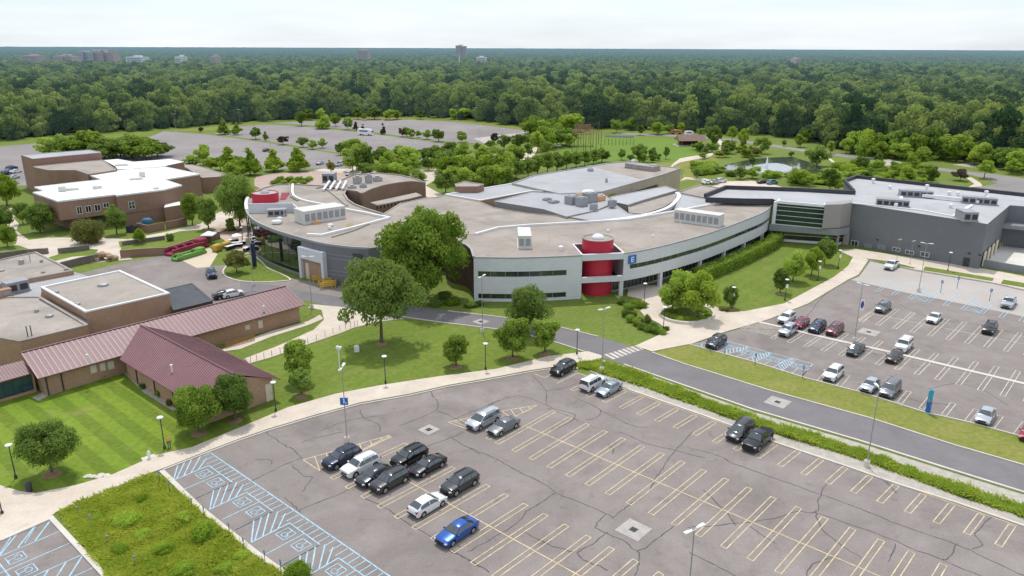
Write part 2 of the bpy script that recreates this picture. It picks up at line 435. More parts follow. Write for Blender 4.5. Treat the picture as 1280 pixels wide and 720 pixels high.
M['stone_wall'] = tint(mat('stone_wall', (.16, .14, .125), .9, (.22, .19, .17), .4, 3.0, .2), brick_fn(1.6))
M['timber'] = mat('timber', (.21, .13, .075), .8, (.28, .19, .12), 1.0, 5.0, .15)
M['shingle'] = mat('brown_shingle', (.20, .135, .105), .9, (.25, .18, .14), .6, 3.0, .12)
M['pond'] = mat('pond_water', (.07, .085, .06), .05, (.10, .115, .085), .2, 2.0, .2, spec=.9, metallic=.15)
M['pad'] = mat('drain_concrete', (.36, .33, .30), .9, (.45, .42, .385), 1.0, 5.0, .12)
M['spray'] = mat('water_spray', (.9, .93, .95), .6)
M['tyre'] = mat('tyre_rubber', (.022, .022, .024), .85)
M['rim'] = mat('alloy_rim', (.42, .43, .45), .35, metallic=.7)
M['car_glass'] = mat('car_glass', (.085, .10, .105), .04, metallic=.55, spec=1.0, coat=.6)
M['car_trim'] = mat('black_trim', (.02, .02, .022), .6)
M['head_lens'] = mat('headlamp_lens', (.62, .66, .68), .12, spec=.8)
M['tail_lens'] = mat('tail_lens', (.38, .015, .02), .2, spec=.7)
M['plate'] = mat('number_plate', (.66, .68, .70), .5)
for k in ('lawn', 'strip_lawn', 'mown', 'mown2'): chain(M[k], dry((.26, .235, .085), .22, .54, .55 if k != 'strip_lawn' else .8), dry((.085, .14, .02), .5, .56, .5))
chain(M['asphalt'], blotch(.80, .07, .52), blotch(1.13, .13, .54), blotch(.74, .45, .63), blotch(.70, 1.6, .70)); chain(M['asphalt_road'], blotch(.9, .12), blotch(1.08, .3)); chain(M['asphalt_far'], blotch(.9, .05), blotch(1.1, .03))
for k in ('roof_tan', 'roof_brown'): chain(M[k], blotch(.80, .10, .55), blotch(1.14, .18, .58), blotch(.72, .35, .66))
for k in ('roof_grey', 'roof_cool'): chain(M[k], blotch(.88, .12, .55), blotch(.80, .4, .66))
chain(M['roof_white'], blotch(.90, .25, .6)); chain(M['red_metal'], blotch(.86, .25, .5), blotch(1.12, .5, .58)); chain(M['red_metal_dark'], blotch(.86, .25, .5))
for k in ('roof_grey', 'roof_cool', 'roof_white'): chain(M[k], brick_fn(.16, .96, .86, .004))
if True: chain(M['concrete'], blotch(.90, .3, .56), blotch(.86, 1.2, .64))
L_ = {}
L_['a'] = leafmat('leaf_mid_green', (.140, .225, .034), (.385, .530, .090))
L_['b'] = leafmat('leaf_deep_green', (.095, .160, .036), (.280, .400, .088))
L_['c'] = leafmat('leaf_bright_green', (.150, .255, .026), (.370, .490, .070))
L_['d'] = leafmat('leaf_yellow_green', (.095, .155, .034), (.235, .330, .080))
L_['o'] = leafmat('leaf_olive', (.130, .155, .040), (.290, .300, .095))
L_['r'] = leafmat('leaf_bronze', (.075, .065, .048), (.150, .125, .085))
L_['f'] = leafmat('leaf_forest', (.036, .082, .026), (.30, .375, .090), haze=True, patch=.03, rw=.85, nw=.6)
L_['g'] = leafmat('leaf_meadow', (.22, .34, .022), (.58, .62, .11), patch=.35, trans=.4)
L_['t'] = leafmat('leaf_tall_grass', (.16, .28, .020), (.42, .53, .085), patch=.4, trans=.4)
# ------------------------------------------------------------------ ground, roads, pavements
def sheet(name, pts, z, m, smooth=0, closed=True):
    w = PP(pts)
    if smooth: w = catmull(w, smooth, True)
    mb = MB(); mb.poly(w, z); return struct(name, mb, m)

mb = MB()
ring = [(30000 * cos(2 * pi * i / 48), 30000 * sin(2 * pi * i / 48) + 9000, -0.06) for i in range(48)]
mb.poly(ring, -0.06); struct('ground', mb, mat('forest_floor', (.030, .042, .014), .95, (.05, .06, .02), .02, .5, .2))
# campus lawns: one sheet that stops at the wood's edge
FOREST_EDGE = [(-260, 190), (-60, 181), (0, 178), (60, 172), (130, 168), (215, 162), (300, 155), (400, 149), (440, 146.5), (520, 147), (600, 152), (655, 160), (700, 160), (760, 162), (870, 167), (960, 171), (1020, 179), (1060, 193), (1130, 199), (1185, 199), (1280, 216), (1400, 238), (1560, 270)]
fe = PP(FOREST_EDGE)
mb = MB(); mb.poly([Vector((p.x, p.y + 18, 0)) for p in fe] + [Vector((190, 10, 0)), Vector((-170, 10, 0))], 0.0)
struct('lawn', mb, M['lawn'])

# near car park
side_up = [(-70, 618), (0, 607.5), (25, 615), (45, 617.5), (95, 607.5), (140, 594.5), (195, 570), (240, 560), (320, 527), (360, 510), (420, 493), (475, 482.5), (550, 471), (620, 462), (685, 446), (735, 440), (752, 445)]
lot_edge = [(202, 589), (262, 565.5), (300, 551), (335, 539), (390, 522.5), (450, 506), (512, 495), (560, 484), (610, 475.5), (660, 466), (690, 461.5), (722, 465)]
lot_right = [(785, 487), (880, 520), (913, 532), (973, 555), (1057, 583), (1120, 605), (1193, 628), (1280, 658), (1420, 706)]
kerb_left = [(202, 589), (250, 636), (287, 666), (320, 692), (355, 717), (420, 762)]
sheet('car_park', lot_edge + lot_right + [(1500, 800), (900, 830), (420, 800)] + kerb_left[::-1][:-1], 0.02, M['asphalt'])
low_lot = [(-90, 712), (0, 676), (64, 648), (130, 719), (175, 768), (-60, 790)]
sheet('car_park_corner', low_lot, 0.02, M['asphalt'])
side_low = [(722, 462), (690, 459.6), (660, 464), (610, 473.5), (560, 482), (512, 493), (450, 504), (390, 520.5), (335, 537), (300, 549), (262, 563.5), (205, 586), (187, 592.5), (120, 620), (72, 640), (64, 646), (0, 674), (-90, 710)]
def slab(name, pts, m, z=0.13):
    mb = MB(); mb.prism(PP(pts), 0.0, z); return struct(name, mb, m)
slab('pavement', side_up + [(752, 448), (728, 455)] + side_low, M['concrete'])
# campus drive
road_up = [(300, 352), (345, 357), (392, 366), (430, 372), (480, 378), (560, 389), (627, 397), (690, 407), (747, 421), (793, 434), (815, 441), (860, 457), (880, 463), (960, 488), (1087, 523), (1193, 557), (1280, 582), (1420, 625)]
road_low = [(300, 372), (372, 374), (420, 384), (500, 396), (560, 404.5), (622, 412), (660, 419), (700, 430), (742, 444), (780, 456), (860, 484), (940, 512), (1073, 551), (1193, 589), (1280, 616), (1420, 660)]
sheet('road', road_up + road_low[::-1], 0.024, M['asphalt_road'])
yard = [(60, 352), (100, 342), (158, 327), (208, 318.5), (262, 333), (300, 330), (330, 340), (380, 351), (430, 358), (470, 366), (480, 378), (392, 372), (372, 378), (270, 420), (100, 440), (60, 400)]
sheet('yard', yard, 0.02, M['asphalt'])
# kerbs
mb = MB()
mb.strip(PP(road_up[5:9]), .22, 0, .15); mb.strip(PP(road_up[10:]), .22, 0, .15)
mb.strip(PP(road_low[3:9]), .22, 0, .15); mb.strip(PP(road_low[9:]), .30, 0, .15)
mb.strip(PP(lot_edge), .18, 0, .15); mb.strip(PP(lot_right), .30, 0, .15)
mb.strip(PP(kerb_left), .55, 0, .15); mb.strip(PP(low_lot[1:5]), .5, 0, .15)
isl = catmull(PP([(279.5, 338), (280.5, 344), (288, 348.5), (303, 352), (325, 353.2), (350, 352), (363, 350), (352, 343), (335, 335.5), (326, 327), (318, 321), (304, 322), (289, 328)]), 5, True)
mb.strip(isl, .35, 0, .17, closed=True)
struct('kerb', mb, M['kerb'])
mb = MB(); mb.poly(isl, .06); struct('lawn_island', mb, M['mown2'])
# driveway between the drive and the red roofed building
slab('pavement', [(392, 381), (430, 384.5), (468, 392), (482, 396), (505, 399), (470, 403), (440, 411), (425, 417), (385, 431), (340, 447), (312, 455), (305, 449), (345, 434), (392, 413), (405, 400), (402, 388), (385, 385)], M['concrete'], .10)
slab('pavement', [(300, 429), (340, 414), (385, 402), (400, 394), (404, 399), (385, 407), (340, 421), (300, 437), (270, 441)], M['concrete'], .10)
# plaza and path of the curved building
slab('plaza', [(794, 433), (836, 414), (824, 405), (806, 396), (800, 389), (812, 381), (800, 374), (784, 370), (786, 358), (850, 356), (884, 372), (893, 383), (908, 391.5), (932, 389.5), (980, 380), (1010, 364), (1042, 347), (1060, 333), (1066, 322), (1048, 313.5), (1068, 311.5), (1225, 335.5), (1280, 346), (1420, 374), (1420, 392), (1280, 362), (1240, 353), (1143, 337), (1086, 325), (1073, 344), (1060, 350), (1010, 380), (960, 400), (946, 404), (908, 415), (866, 430), (834, 436), (815, 440)], M['concrete'])
for k, q in enumerate(([(1083, 324), (1112, 327.5), (1143, 335.3), (1143, 336.4), (1110, 331), (1085, 325)], [(1156, 334), (1242, 348.6), (1240, 352), (1154, 338.5)], [(1254, 350.5), (1340, 364.5), (1340, 370), (1251, 355.3)])):
    mb = MB(); mb.prism(PP(q), .13, .19); struct('lawn_verge', mb, M['lawn'])
# right car park
rl = [(846, 434), (866, 431), (908, 416), (946, 405), (1010, 381), (1060, 351), (1074, 345), (1087, 326), (1143, 338), (1240, 354), (1280, 363), (1440, 397), (1500, 610), (1280, 547), (1210, 528), (1160, 517), (1073, 490), (1007, 473), (943, 453), (862, 431)]
sheet('car_park_east', rl[1:-1], 0.02, M['asphalt'])
sheet('worn_paving', [(1064, 350), (1074, 346), (1088, 327), (1143, 339), (1240, 355), (1280, 364), (1440, 398), (1440, 430), (1280, 396), (1238, 387), (1130, 365.5)], 0.03, M['worn'])
mb = MB(); mb.strip(PP([(1440, 592), (1280, 547), (1210, 528), (1160, 517), (1073, 490), (1007, 473), (943, 453), (862, 431)]), .2, 0, .15); mb.strip(PP([(1440, 397), (1280, 362.6), (1240, 353.6), (1143, 337.6), (1087, 325.6)]), .3, 0, .15)
struct('kerb', mb, M['kerb'])
mb = MB(); mb.strip(PP([(945, 402), (1035, 423.5), (1110, 440), (1280, 480), (1420, 514)]), .75, 0, .12); struct('median_strip', mb, M['kerb'])
# verge and gravel between the drive and the car parks
gv = [(747, 448), (782, 458), (860, 486.5), (940, 514.5), (1073, 553.5), (1193, 591.5), (1280, 618.5), (1420, 663)]
sheet('gravel_bed', gv + lot_right[::-1] + [(728, 459)], 0.012, M['gravel'])
sheet('verge', [(820, 442), (834, 434), (862, 431), (943, 453), (1007, 473), (1073, 490), (1160, 517), (1210, 528), (1280, 547), (1440, 592), (1440, 631), (1280, 582), (1193, 557), (1087, 523), (960, 488), (880, 463)], 0.012, M['strip_lawn'])
# mown lawns
sheet('lawn_mown', [(-90, 500), (0, 490), (50, 483), (60, 497), (148, 462), (160, 470), (222, 505), (268, 519), (300, 520), (320, 527), (240, 560), (195, 570), (140, 594.5), (95, 607.5), (45, 617.5), (25, 615), (0, 607.5), (-70, 618), (-120, 560)], 0.010, M['mown'])
sheet('lawn_mown', [(312, 456), (340, 449), (385, 433), (440, 413), (505, 400), (560, 405), (622, 412.5), (700, 430.5), (735, 440), (685, 446), (620, 462), (550, 471), (475, 482.5), (360, 510), (330, 522), (348, 480)], 0.010, M['mown2'])
sheet('lawn_mown', [(912, 391), (895, 384), (890, 360), (905, 350), (960, 325), (985, 306), (1045, 314), (1064, 322), (1058, 334), (1040, 347), (1008, 364), (978, 380), (930, 389)], 0.010, M['mown2'])
sheet('meadow_soil', [(74, 640), (120, 621), (187, 594), (202, 592), (250, 638), (287, 668), (355, 718), (400, 762), (170, 764), (130, 716)], 0.012, M['soil'])
# gravel beds along the red roofed building
for q in ([(40, 497), (60, 487), (100, 475), (150, 460), (152, 464), (108, 480), (62, 494), (48, 501)], [(152, 464), (160, 465), (192, 490), (222, 512), (215, 513), (180, 491)]):
    sheet('gravel_bed', q, 0.016, M['gravel'])
# far car parks
sheet('car_park_far', [(-60, 186), (0, 183), (60, 178), (100, 179), (150, 186), (205, 164), (262, 168.5), (330, 178), (400, 189), (440, 196), (440, 211), (326, 211), (214, 205), (120, 206), (40, 232), (0, 232), (-60, 225)], 0.03, M['asphalt_far'])
sheet('car_park_far', [(300, 158), (330, 155.5), (380, 158), (449, 165.5), (552, 178.5), (562, 192), (520, 202), (430, 193.5), (400, 187), (330, 176), (268, 167)], 0.03, M['asphalt_far'])
sheet('car_park_far', [(340, 154), (438, 149), (490, 149), (560, 152), (600, 156), (663, 164), (658, 168), (608, 180), (552, 176.5), (449, 163), (380, 156)], 0.03, M['asphalt_far'])
sheet('verge', [(205, 164), (300, 156), (438, 147.3), (490, 147.3), (600, 153.5), (668, 162), (663, 163.5), (600, 155.3), (490, 148.6), (438, 148.6), (340, 153.6), (300, 157.5), (262, 163)], 0.02, M['strip_lawn'])
for q in ([(262, 168.5), (268, 167), (330, 176), (400, 187), (440, 194), (440, 196), (400, 189), (330, 178)], [(378, 158), (380, 156), (449, 163), (552, 176.5), (640, 184), (640, 188), (552, 178.5), (449, 165.5)]):
    sheet('planted_strip', q, 0.035, M['lawn'])
sheet('worn_paving', [(663, 164.5), (658, 168), (608, 180), (592, 173), (625, 169)], 0.036, M['worn'])
# red paver circle and walks behind the ring building
sheet('paved_court', [(318, 224), (322, 220), (345, 217), (395, 214), (430, 210), (445, 214), (436, 226), (400, 236), (330, 238), (318, 232)], 0.02, M['paver'])
sheet('paved_walk', [(392, 213), (420, 208), (470, 209), (500, 213), (560, 211), (600, 207), (600, 210), (560, 216), (532, 232), (546, 240), (560, 246), (540, 250), (520, 238), (470, 218), (440, 218)], 0.024, M['concrete'])
sheet('paved_walk', [(600, 236), (640, 228), (700, 214), (760, 203), (764, 206), (700, 219), (640, 233), (600, 243), (560, 247), (556, 244)], 0.024, M['concrete'])
sheet('planting_island', [(337, 230), (345, 225), (362, 222), (388, 223), (392, 225), (372, 229), (350, 232)], 0.05, M['lawn'])
sheet('paved_walk', [(643, 196), (660, 190), (668, 184), (673, 184), (668, 194), (660, 200), (648, 200)], 0.024, M['concrete'])
# sports field, park roads and paths to the east
sheet('sports_field', [(690, 196), (715, 180), (730, 173), (800, 172), (845, 175), (885, 186), (870, 195), (846, 201), (800, 204), (740, 206), (700, 204)], 0.012, mat('field_grass', (.115, .20, .02), .95, (.15, .235, .028), .03, .8, .12))
sheet('verge', [(790, 206), (846, 202), (880, 197), (905, 190), (905, 196), (880, 206), (872, 222), (850, 228), (856, 212), (800, 204.5)], 0.014, M['strip_lawn'])
sheet('road', [(770, 165.5), (840, 168.5), (870, 169), (900, 172), (960, 179.5), (1007, 187), (1052, 192.5), (1120, 202), (1150, 206.5), (1215, 215), (1246, 218), (1280, 223), (1400, 240), (1400, 262), (1280, 241), (1220, 234.5), (1248, 229), (1215, 219), (1150, 210), (1120, 206), (1052, 196), (1007, 190), (960, 182.5), (900, 174.5), (870, 172), (770, 168)], 0.024, M['asphalt_far'])
sheet('footpath', [(900, 174), (906, 180), (908, 185), (895, 191), (886, 196.5), (865, 200), (850, 203), (842, 207), (838, 212), (836, 211), (842, 204), (850, 198), (864, 195.5), (884, 193), (898, 187), (901, 182), (895, 176)], 0.03, M['concrete'])
sheet('footpath', [(850, 226), (856, 221.5), (880, 223), (900, 227), (940, 226), (968, 231), (985, 236), (990, 243), (900, 243), (870, 236), (900, 231), (880, 226), (858, 224)], 0.03, M['concrete'])
sheet('footpath', [(1206, 221), (1215, 222), (1226, 229), (1228, 233), (1210, 234), (1218, 230)], 0.03, M['concrete'])
sheet('footpath', [(1034, 198), (1038, 198), (1050, 207), (1046, 208)], 0.03, M['concrete'])
for q in ([(1096, 202), (1112, 199), (1126, 203), (1124, 207), (1104, 207)], [(1190, 206), (1215, 203), (1226, 206), (1226, 211), (1205, 208)]):
    sheet('gravel_bed', q, 0.03, M['gravel'])
pond = catmull(PP([(905, 207), (925, 202), (945, 198.5), (985, 196.5), (1003, 200), (1020, 206), (1030, 214), (1010, 217), (985, 216), (955, 217), (925, 215), (908, 212)]), 5, True)
mb = MB(); mb.poly(pond, .03); struct('pond_water', mb, M['pond'])
sheet('pond_ripple_glint', [(940, 208), (952, 205), (970, 204), (985, 207), (990, 211), (978, 215), (955, 215.5), (942, 212)], .05, mat('pond_ripple_glint', (.36, .39, .41), .25, (.5, .53, .55), .5, 4.0, .2), 4)  # pale patch: sky reflected on the fountain ripples, put into the colour
# walks and lawns round the brick building
sheet('paved_walk', [(0, 262), (28, 257), (36, 262), (16, 272), (24, 280), (20, 288), (36, 300), (60, 297), (120, 297), (160, 299), (207, 290), (250, 280), (268, 268), (290, 258), (300, 262), (286, 276), (262, 286), (225, 289), (195, 297), (172, 304), (152, 308), (150, 315), (166, 324), (100, 330), (64, 334), (60, 326), (20, 314), (0, 312), (20, 305), (22, 298), (8, 282), (10, 270)], 0.016, M['concrete'])
sheet('plaza', [(265, 286), (276, 279), (300, 272), (320, 276), (324, 300), (316, 318), (295, 316), (280, 300), (268, 292)], 0.02, mat('plaza_paving', (.52, .40, .31), .9, (.60, .48, .385), .3, 5.0, .08))
sheet('plaza', [(214, 319), (236, 317), (262, 310), (272, 318), (262, 334), (246, 335)], 0.03, mat('sand_paving', (.56, .46, .34), .9, (.64, .54, .42), .3, 5.0, .08))
sheet('lawn_bed', [(60, 322), (80, 316), (110, 311), (123, 312), (118, 319), (90, 321), (66, 327)], 0.03, M['mown2'])
sheet('lawn_bed', [(148, 302), (170, 299), (200, 300), (270, 286), (276, 283), (262, 292), (206, 308), (160, 313), (150, 309)], 0.03, M['mown2'])
sheet('lawn_bed', [(0, 305), (24, 307), (38, 312), (30, 317), (0, 322)], 0.03, M['mown2'])

# ------------------------------------------------------------------ painted markings
Ym, Bm, Wm = MB(), MB(), MB()
ZM = 0.032
def lerp(a, b, t): return a + (b - a) * t
def hairpin(mb, t, b, g=.60, w=.10, closed=True, z=ZM):
    d = (b - t); d.z = 0; d.normalize(); n = Vector((-d.y, d.x, 0)) * g / 2
    for s in (-1, 1): mb.line(t + n * s, b + n * s, w, z)
    if closed:
        mb.line(t - n * 1.15, t + n * 1.15, w, z + .002); mb.line(b - n * 1.15, b + n * 1.15, w, z + .002)
def row(mb, tk, bk, k0, k1, closed=True, mid=True, z=ZM, skip=(), g=.62):
    (ta, pa), (tb, pb) = tk; (ba, qa), (bb, qb) = bk
    T0, T1, B0, B1 = P(*pa), P(*pb), P(*qa), P(*qb)
    for k in range(k0, k1 + 1):
        if k in skip: continue
        hairpin(mb, lerp(T0, T1, (k - ta) / (tb - ta)), lerp(B0, B1, (k - ba) / (bb - ba)), closed=closed, z=z, g=g)
    if mid:
        c = [lerp(lerp(T0, T1, (k - ta) / (tb - ta)), lerp(B0, B1, (k - ba) / (bb - ba)), .5) for k in (k0, k1)]
        mb.line(c[0], c[1], .13, z + .004)
# near car park, centre row and lower-left row
row(Ym, ((0, (692.7, 514)), (17, (1179, 706))), ((4, (709.5, 595)), (13, (972.3, 715.7))), 0, 22)
row(Ym, ((0, (508, 555)), (12, (794.5, 700.75))), ((0, (414.6, 598.6)), (8, (591, 705))), 0, 15)
row(Ym, ((0, (781, 489)), (17, (1265, 657))), ((0, (755, 502.5)), (17, (1248, 682))), -2, 22, mid=False)
Ym.line(P(722, 466.5), P(1272, 657.6), .12, ZM + .004)
Ym.line(P(722, 466.5), P(696, 479.5), .12, ZM); Ym.line(P(667, 467), P(681, 472.5), .12, ZM); Ym.line(P(696, 463.5), P(681, 472.5), .12, ZM)
for tri in ([(379, 575), (489, 543.7), (400, 589)], [(560, 528), (589, 522), (584, 536.5)], [(627, 514), (672, 506.7), (640, 523)]):
    q = PP(tri)
    for i in range(3): Ym.line(q[i], q[(i + 1) % 3], .12, ZM)
    nh = 7 if tri[0][0] < 400 else 3
    for k in range(1, nh + 1):
        t = k / (nh + 1); Ym.line(lerp(q[0], q[1], t), lerp(q[2], q[1], max(0, t * 1.15 - .15)), .11, ZM + .003)
hairpin(Ym, P(640, 523), P(610, 549)); hairpin(Ym, P(489, 546), P(400, 589), g=.1, closed=False)
# accessible stalls of the near car park
K0, K1 = P(201.5, 588.5), P(349, 706.5); O0, O1 = P(262.5, 565.8), P(485, 719)
kd = (K1 - K0).normalized(); od = (O1 - O0).normalized()
un = Vector((cos(radians(48.6)), sin(radians(48.6)), 0))
def kpt(s, u=0.0): return K0 + kd * s + un * u
def outer(p):      # distance along un from p to the outer line
    dx, dy = O0.x - p.x, O0.y - p.y
    return (dx * od.y - dy * od.x) / (un.x * od.y - un.y * od.x)
def wheelchair(mb, c, u, v, s=1.0, z=ZM + .004, w=.10):
    q = [c + u * a * s + v * b * s for a, b in ((-.72, -.72), (.72, -.72), (.72, .72), (-.72, .72))]
    for i in range(4): mb.line(q[i], q[(i + 1) % 4], w, z)
    pts = [c + u * (-.12 + .34 * cos(a)) * s + v * (-.02 + .34 * sin(a)) * s for a in [radians(d) for d in range(60, 331, 30)]]
    for a, b in zip(pts, pts[1:]): mb.line(a, b, w * .9, z)
    body = [(.5, .10), (.08, .02), (.04, .36), (-.34, .46)]
    for a, b in zip(body, body[1:]): mb.line(c + u * a[0] * s + v * a[1] * s, c + u * b[0] * s + v * b[1] * s, w, z)
    mb.box((c.x + u.x * .60 * s, c.y + u.y * .60 * s, z), (.16, .16, .004), atan2(u.y, u.x))
s = 0.0; Bm.line(O0, O1 + od * 4, .14, ZM)
seq = ['h', 's', 's'] * 6
sizes = {'h': 3.0, 's': 2.62}
Bm.line(kpt(0), kpt(0) + un * outer(kpt(0)), .12, ZM)
for kind in seq:
    a, b = s, s + sizes[kind]
    ua, ub = outer(kpt(a)) - 1.55, outer(kpt(b)) - 1.55
    if kind == 'h':
        full = outer(kpt(b))
        Bm.line(kpt(a), kpt(a, ua), .15, ZM); Bm.line(kpt(b), kpt(b, ub), .15, ZM)
        for k in range(5):
            f0 = k * .2 - .1; f1 = f0 + .58
            Bm.line(kpt(a + (b - a) * .98, max(.05, ub * f0)), kpt(a + (b - a) * max(0, (f1 - 1.0) / .58 * .9), min(ua + .6, ua * f1)), .14, ZM + .002)
    else:
        Bm.line(kpt(b), kpt(b, ub), .11, ZM); Bm.line(kpt(a, ua), kpt(b, ub), .12, ZM + .006)
        wheelchair(Bm, kpt((a + b) / 2, (ua + ub) / 2 - 1.25), un, kd)
    for k in range(3):
        q = a + (b - a) * (k + .5) / 3; uq = outer(kpt(q)); Bm.line(kpt(q, uq - 1.55), kpt(q, uq), .10, ZM)
    s = b
# accessible stalls of the corner car park
C0, C1 = P(62, 650), P(128, 719); cd = (C1 - C0).normalized()
for k in range(8):
    a = C0 + cd * (k * 2.75 + .1)
    if k % 3 == 0:
        for j in range(4): Bm.line(a - un * j * 1.5 + cd * .1, a + cd * 2.6 - un * (j * 1.5 + 2.2), .15, ZM + .002)
    else: wheelchair(Bm, a + cd * 1.4 - un * 4.3, -un, -cd)
    Bm.line(a, a - un * 5.6, .11, ZM)
    for j in range(3): Bm.line(a + cd * j * .9 - un * 5.6, a + cd * j * .9 - un * 7.0, .10, ZM)
Bm.line(C0 - un * 5.6, C0 + cd * 22 - un * 5.6, .12, ZM + .004); Bm.line(C0 - un * 7.0, C0 + cd * 22 - un * 7.0, .12, ZM + .004)
for j in range(5): Bm.line(C0 - un * (1 + j * 2.1) - cd * .3, C0 - un * (3.0 + j * 2.1) + cd * 2.4, .11, ZM + .006)
# right car park
row(Wm, ((0, (1060, 469)), (7, (1250.7, 520))), ((0, (1048, 483)), (7, (1239, 535))), -1, 10, mid=False)
row(Wm, ((0, (1101.7, 426.7)), (7, (1272.7, 464))), ((0, (1073, 450)), (7, (1253, 495))), -5, 10, mid=False)
row(Wm, ((0, (1121.7, 386.7)), (7, (1275, 416.7))), ((0, (1096.7, 406.7)), (7, (1256.7, 439))), -1, 10)
for tri in ([(925, 411), (947, 403.5), (978, 412)], [(925, 411), (969, 421), (978, 412)]):
    q = PP(tri)
    for i in range(3): Wm.line(q[i], q[(i + 1) % 3], .12, ZM)
for k in range(7):
    t = (k + 1) / 8; Wm.line(lerp(P(925, 411), P(947, 403.5), t), lerp(P(969, 421), P(978, 412), t), .13, ZM + .003)
row(Bm, ((0, (1136, 354)), (6, (1265, 382))), ((0, (1116, 369)), (6, (1251, 397))), -1, 8, mid=False, z=.044)
for k in (1, 4):
    T0, T1, B0, B1 = P(1136, 354), P(1265, 382), P(1116, 369), P(1251, 397)
    for j in range(7): Bm.line(lerp(lerp(B0, B1, k / 6), lerp(T0, T1, k / 6), j / 7), lerp(lerp(B0, B1, (k + 1) / 6), lerp(T0, T1, (k + 1) / 6), max(0, j / 7 - .3)), .13, .044)
q = [P(866, 430), P(1003, 470), P(1016, 455), P(906.5, 426)]
Bm.line(q[3], q[2], .14, ZM); Bm.line(q[1], q[2], .14, ZM)
nst = 12
for k in range(nst + 1):
    a = lerp(q[0], q[1], k / nst); b = lerp(q[3], q[2], k / nst); c = lerp(a, b, .72)
    if k % 3 == 0 and k < nst:
        a2 = lerp(q[0], q[1], (k + 1) / nst); b2 = lerp(q[3], q[2], (k + 1) / nst)
        for j in range(8): Bm.line(lerp(a2, b2, j / 8), lerp(a, b, min(1, j / 8 + .3)), .15, ZM + .002)
    elif k < nst:
        a2 = lerp(a, lerp(q[0], q[1], (k + 1) / nst), .5); b2 = lerp(b, lerp(q[3], q[2], (k + 1) / nst), .5)
        uu = (b2 - a2).normalized(); wheelchair(Bm, lerp(a2, b2, .52), uu, Vector((uu.y, -uu.x, 0)), .9)
    Bm.line(a, c, .12, ZM)
Bm.line(lerp(q[0], q[3], .72), lerp(q[1], q[2], .72), .12, ZM + .004)
for k in range(6):
    t0 = k / 6; Wm.line(lerp(P(1021, 388), P(1079, 405), 0) if False else lerp(P(1073, 400), P(1093, 386), t0), lerp(P(1080, 401), P(1099, 387), t0), .12, ZM)
Wm.line(P(1073, 400), P(1093, 386), .12, ZM); Wm.line(P(1080, 401), P(1099, 387), .12, ZM)
# zebra crossing on the drive
for k in range(8):
    t = k / 7; Wm.line(lerp(P(757, 443), P(794, 432), t) + Vector((0, 0, 0)), lerp(P(768, 449), P(804, 437), t), .55, .036)
# stall lines of the far car parks
for k in range(26):
    Wm.line(P(275 + k * 6, 178 + k * .9), P(270 + k * 6, 181 + k * .9), .12, .05) if k < 20 else None
    Wm.line(P(450 + k * 5, 170 + k * .55), P(444 + k * 5, 172 + k * .55), .12, .05)
struct('parking_lines', Ym, M['yellow']); struct('accessible_stall_lines', Bm, M['blue_line']); struct('parking_lines_white', Wm, M['white_line'])
# sealed cracks
CR = MB()
def crack(pts, ox, oy, s, w=.115):
    p = catmull(PP(zoomed(pts, ox, oy, s)), 5); out = []
    for i, q in enumerate(p):
        out.append(q + Vector((rnd.uniform(-.10, .10), rnd.uniform(-.10, .10), 0)))
    for a, b in zip(out, out[1:]): CR.line(a, b + (b - a) * .08, w * rnd.uniform(.7, 1.3), .028 + rnd.uniform(0, .002))
for c in ([(20, 30), (100, 75), (250, 140), (330, 185), (480, 260), (540, 305), (640, 345), (790, 410), (830, 430)], [(540, 305), (440, 370), (390, 400), (340, 460), (210, 540), (100, 600)],
          [(1225, 0), (1130, 100), (1080, 170), (1040, 230), (1000, 300), (900, 370), (860, 400), (830, 430)], [(790, 410), (740, 470), (760, 490), (870, 540), (950, 595), (1040, 540), (1130, 470)],
          [(950, 595), (955, 660), (940, 720)], [(800, 500), (720, 560), (650, 600), (680, 640), (800, 690)], [(860, 0), (1000, 60), (1130, 90), (1280, 130)], [(0, 590), (100, 640), (200, 700)], [(380, 500), (500, 560), (620, 600)], [(800, 60), (830, 90), (820, 110)]):
    crack(c, 560, 540, 4)
for c in ([(0, 240), (100, 265), (200, 310), (400, 380), (600, 450), (800, 530), (1000, 600), (1130, 660), (1260, 720)], [(520, 375), (490, 430), (480, 480), (410, 480), (300, 510), (160, 525), (0, 540)],
          [(480, 480), (500, 540), (580, 610), (650, 650)], [(470, 480), (700, 560), (900, 640), (1100, 720)], [(1140, 500), (1080, 560), (1100, 600), (1070, 620)], [(1010, 600), (980, 650), (950, 660)], [(780, 600), (750, 670)], [(0, 630), (100, 680), (180, 720)], [(60, 400), (140, 480), (180, 530)], [(230, 530), (280, 570), (330, 600)], [(440, 720), (480, 670), (560, 650)]):
    crack(c, 860, 480, 3)
for c in ([(950, 515), (985, 570), (980, 610), (900, 650), (800, 690)], [(600, 610), (620, 650), (690, 680), (700, 720)], [(400, 715), (550, 660), (700, 640)], [(980, 610), (1050, 640), (1130, 680)]):
    crack(c, 300, 360, 4)
for c in ([(210, 0), (290, 60), (350, 90), (390, 130)], [(390, 130), (250, 190), (150, 240), (0, 300)], [(340, 170), (400, 220), (440, 230), (390, 300)], [(1200, 0), (1130, 30), (1000, 80), (960, 100)], [(1140, 30), (1280, 110)], [(380, 390), (600, 300), (720, 240)], [(700, 330), (820, 390), (940, 470), (1280, 670)], [(300, 330), (350, 370), (375, 400)], [(390, 50), (500, 20), (600, 0)], [(150, 140), (230, 140), (240, 160)]):
    crack(c, 280, 540, 4)
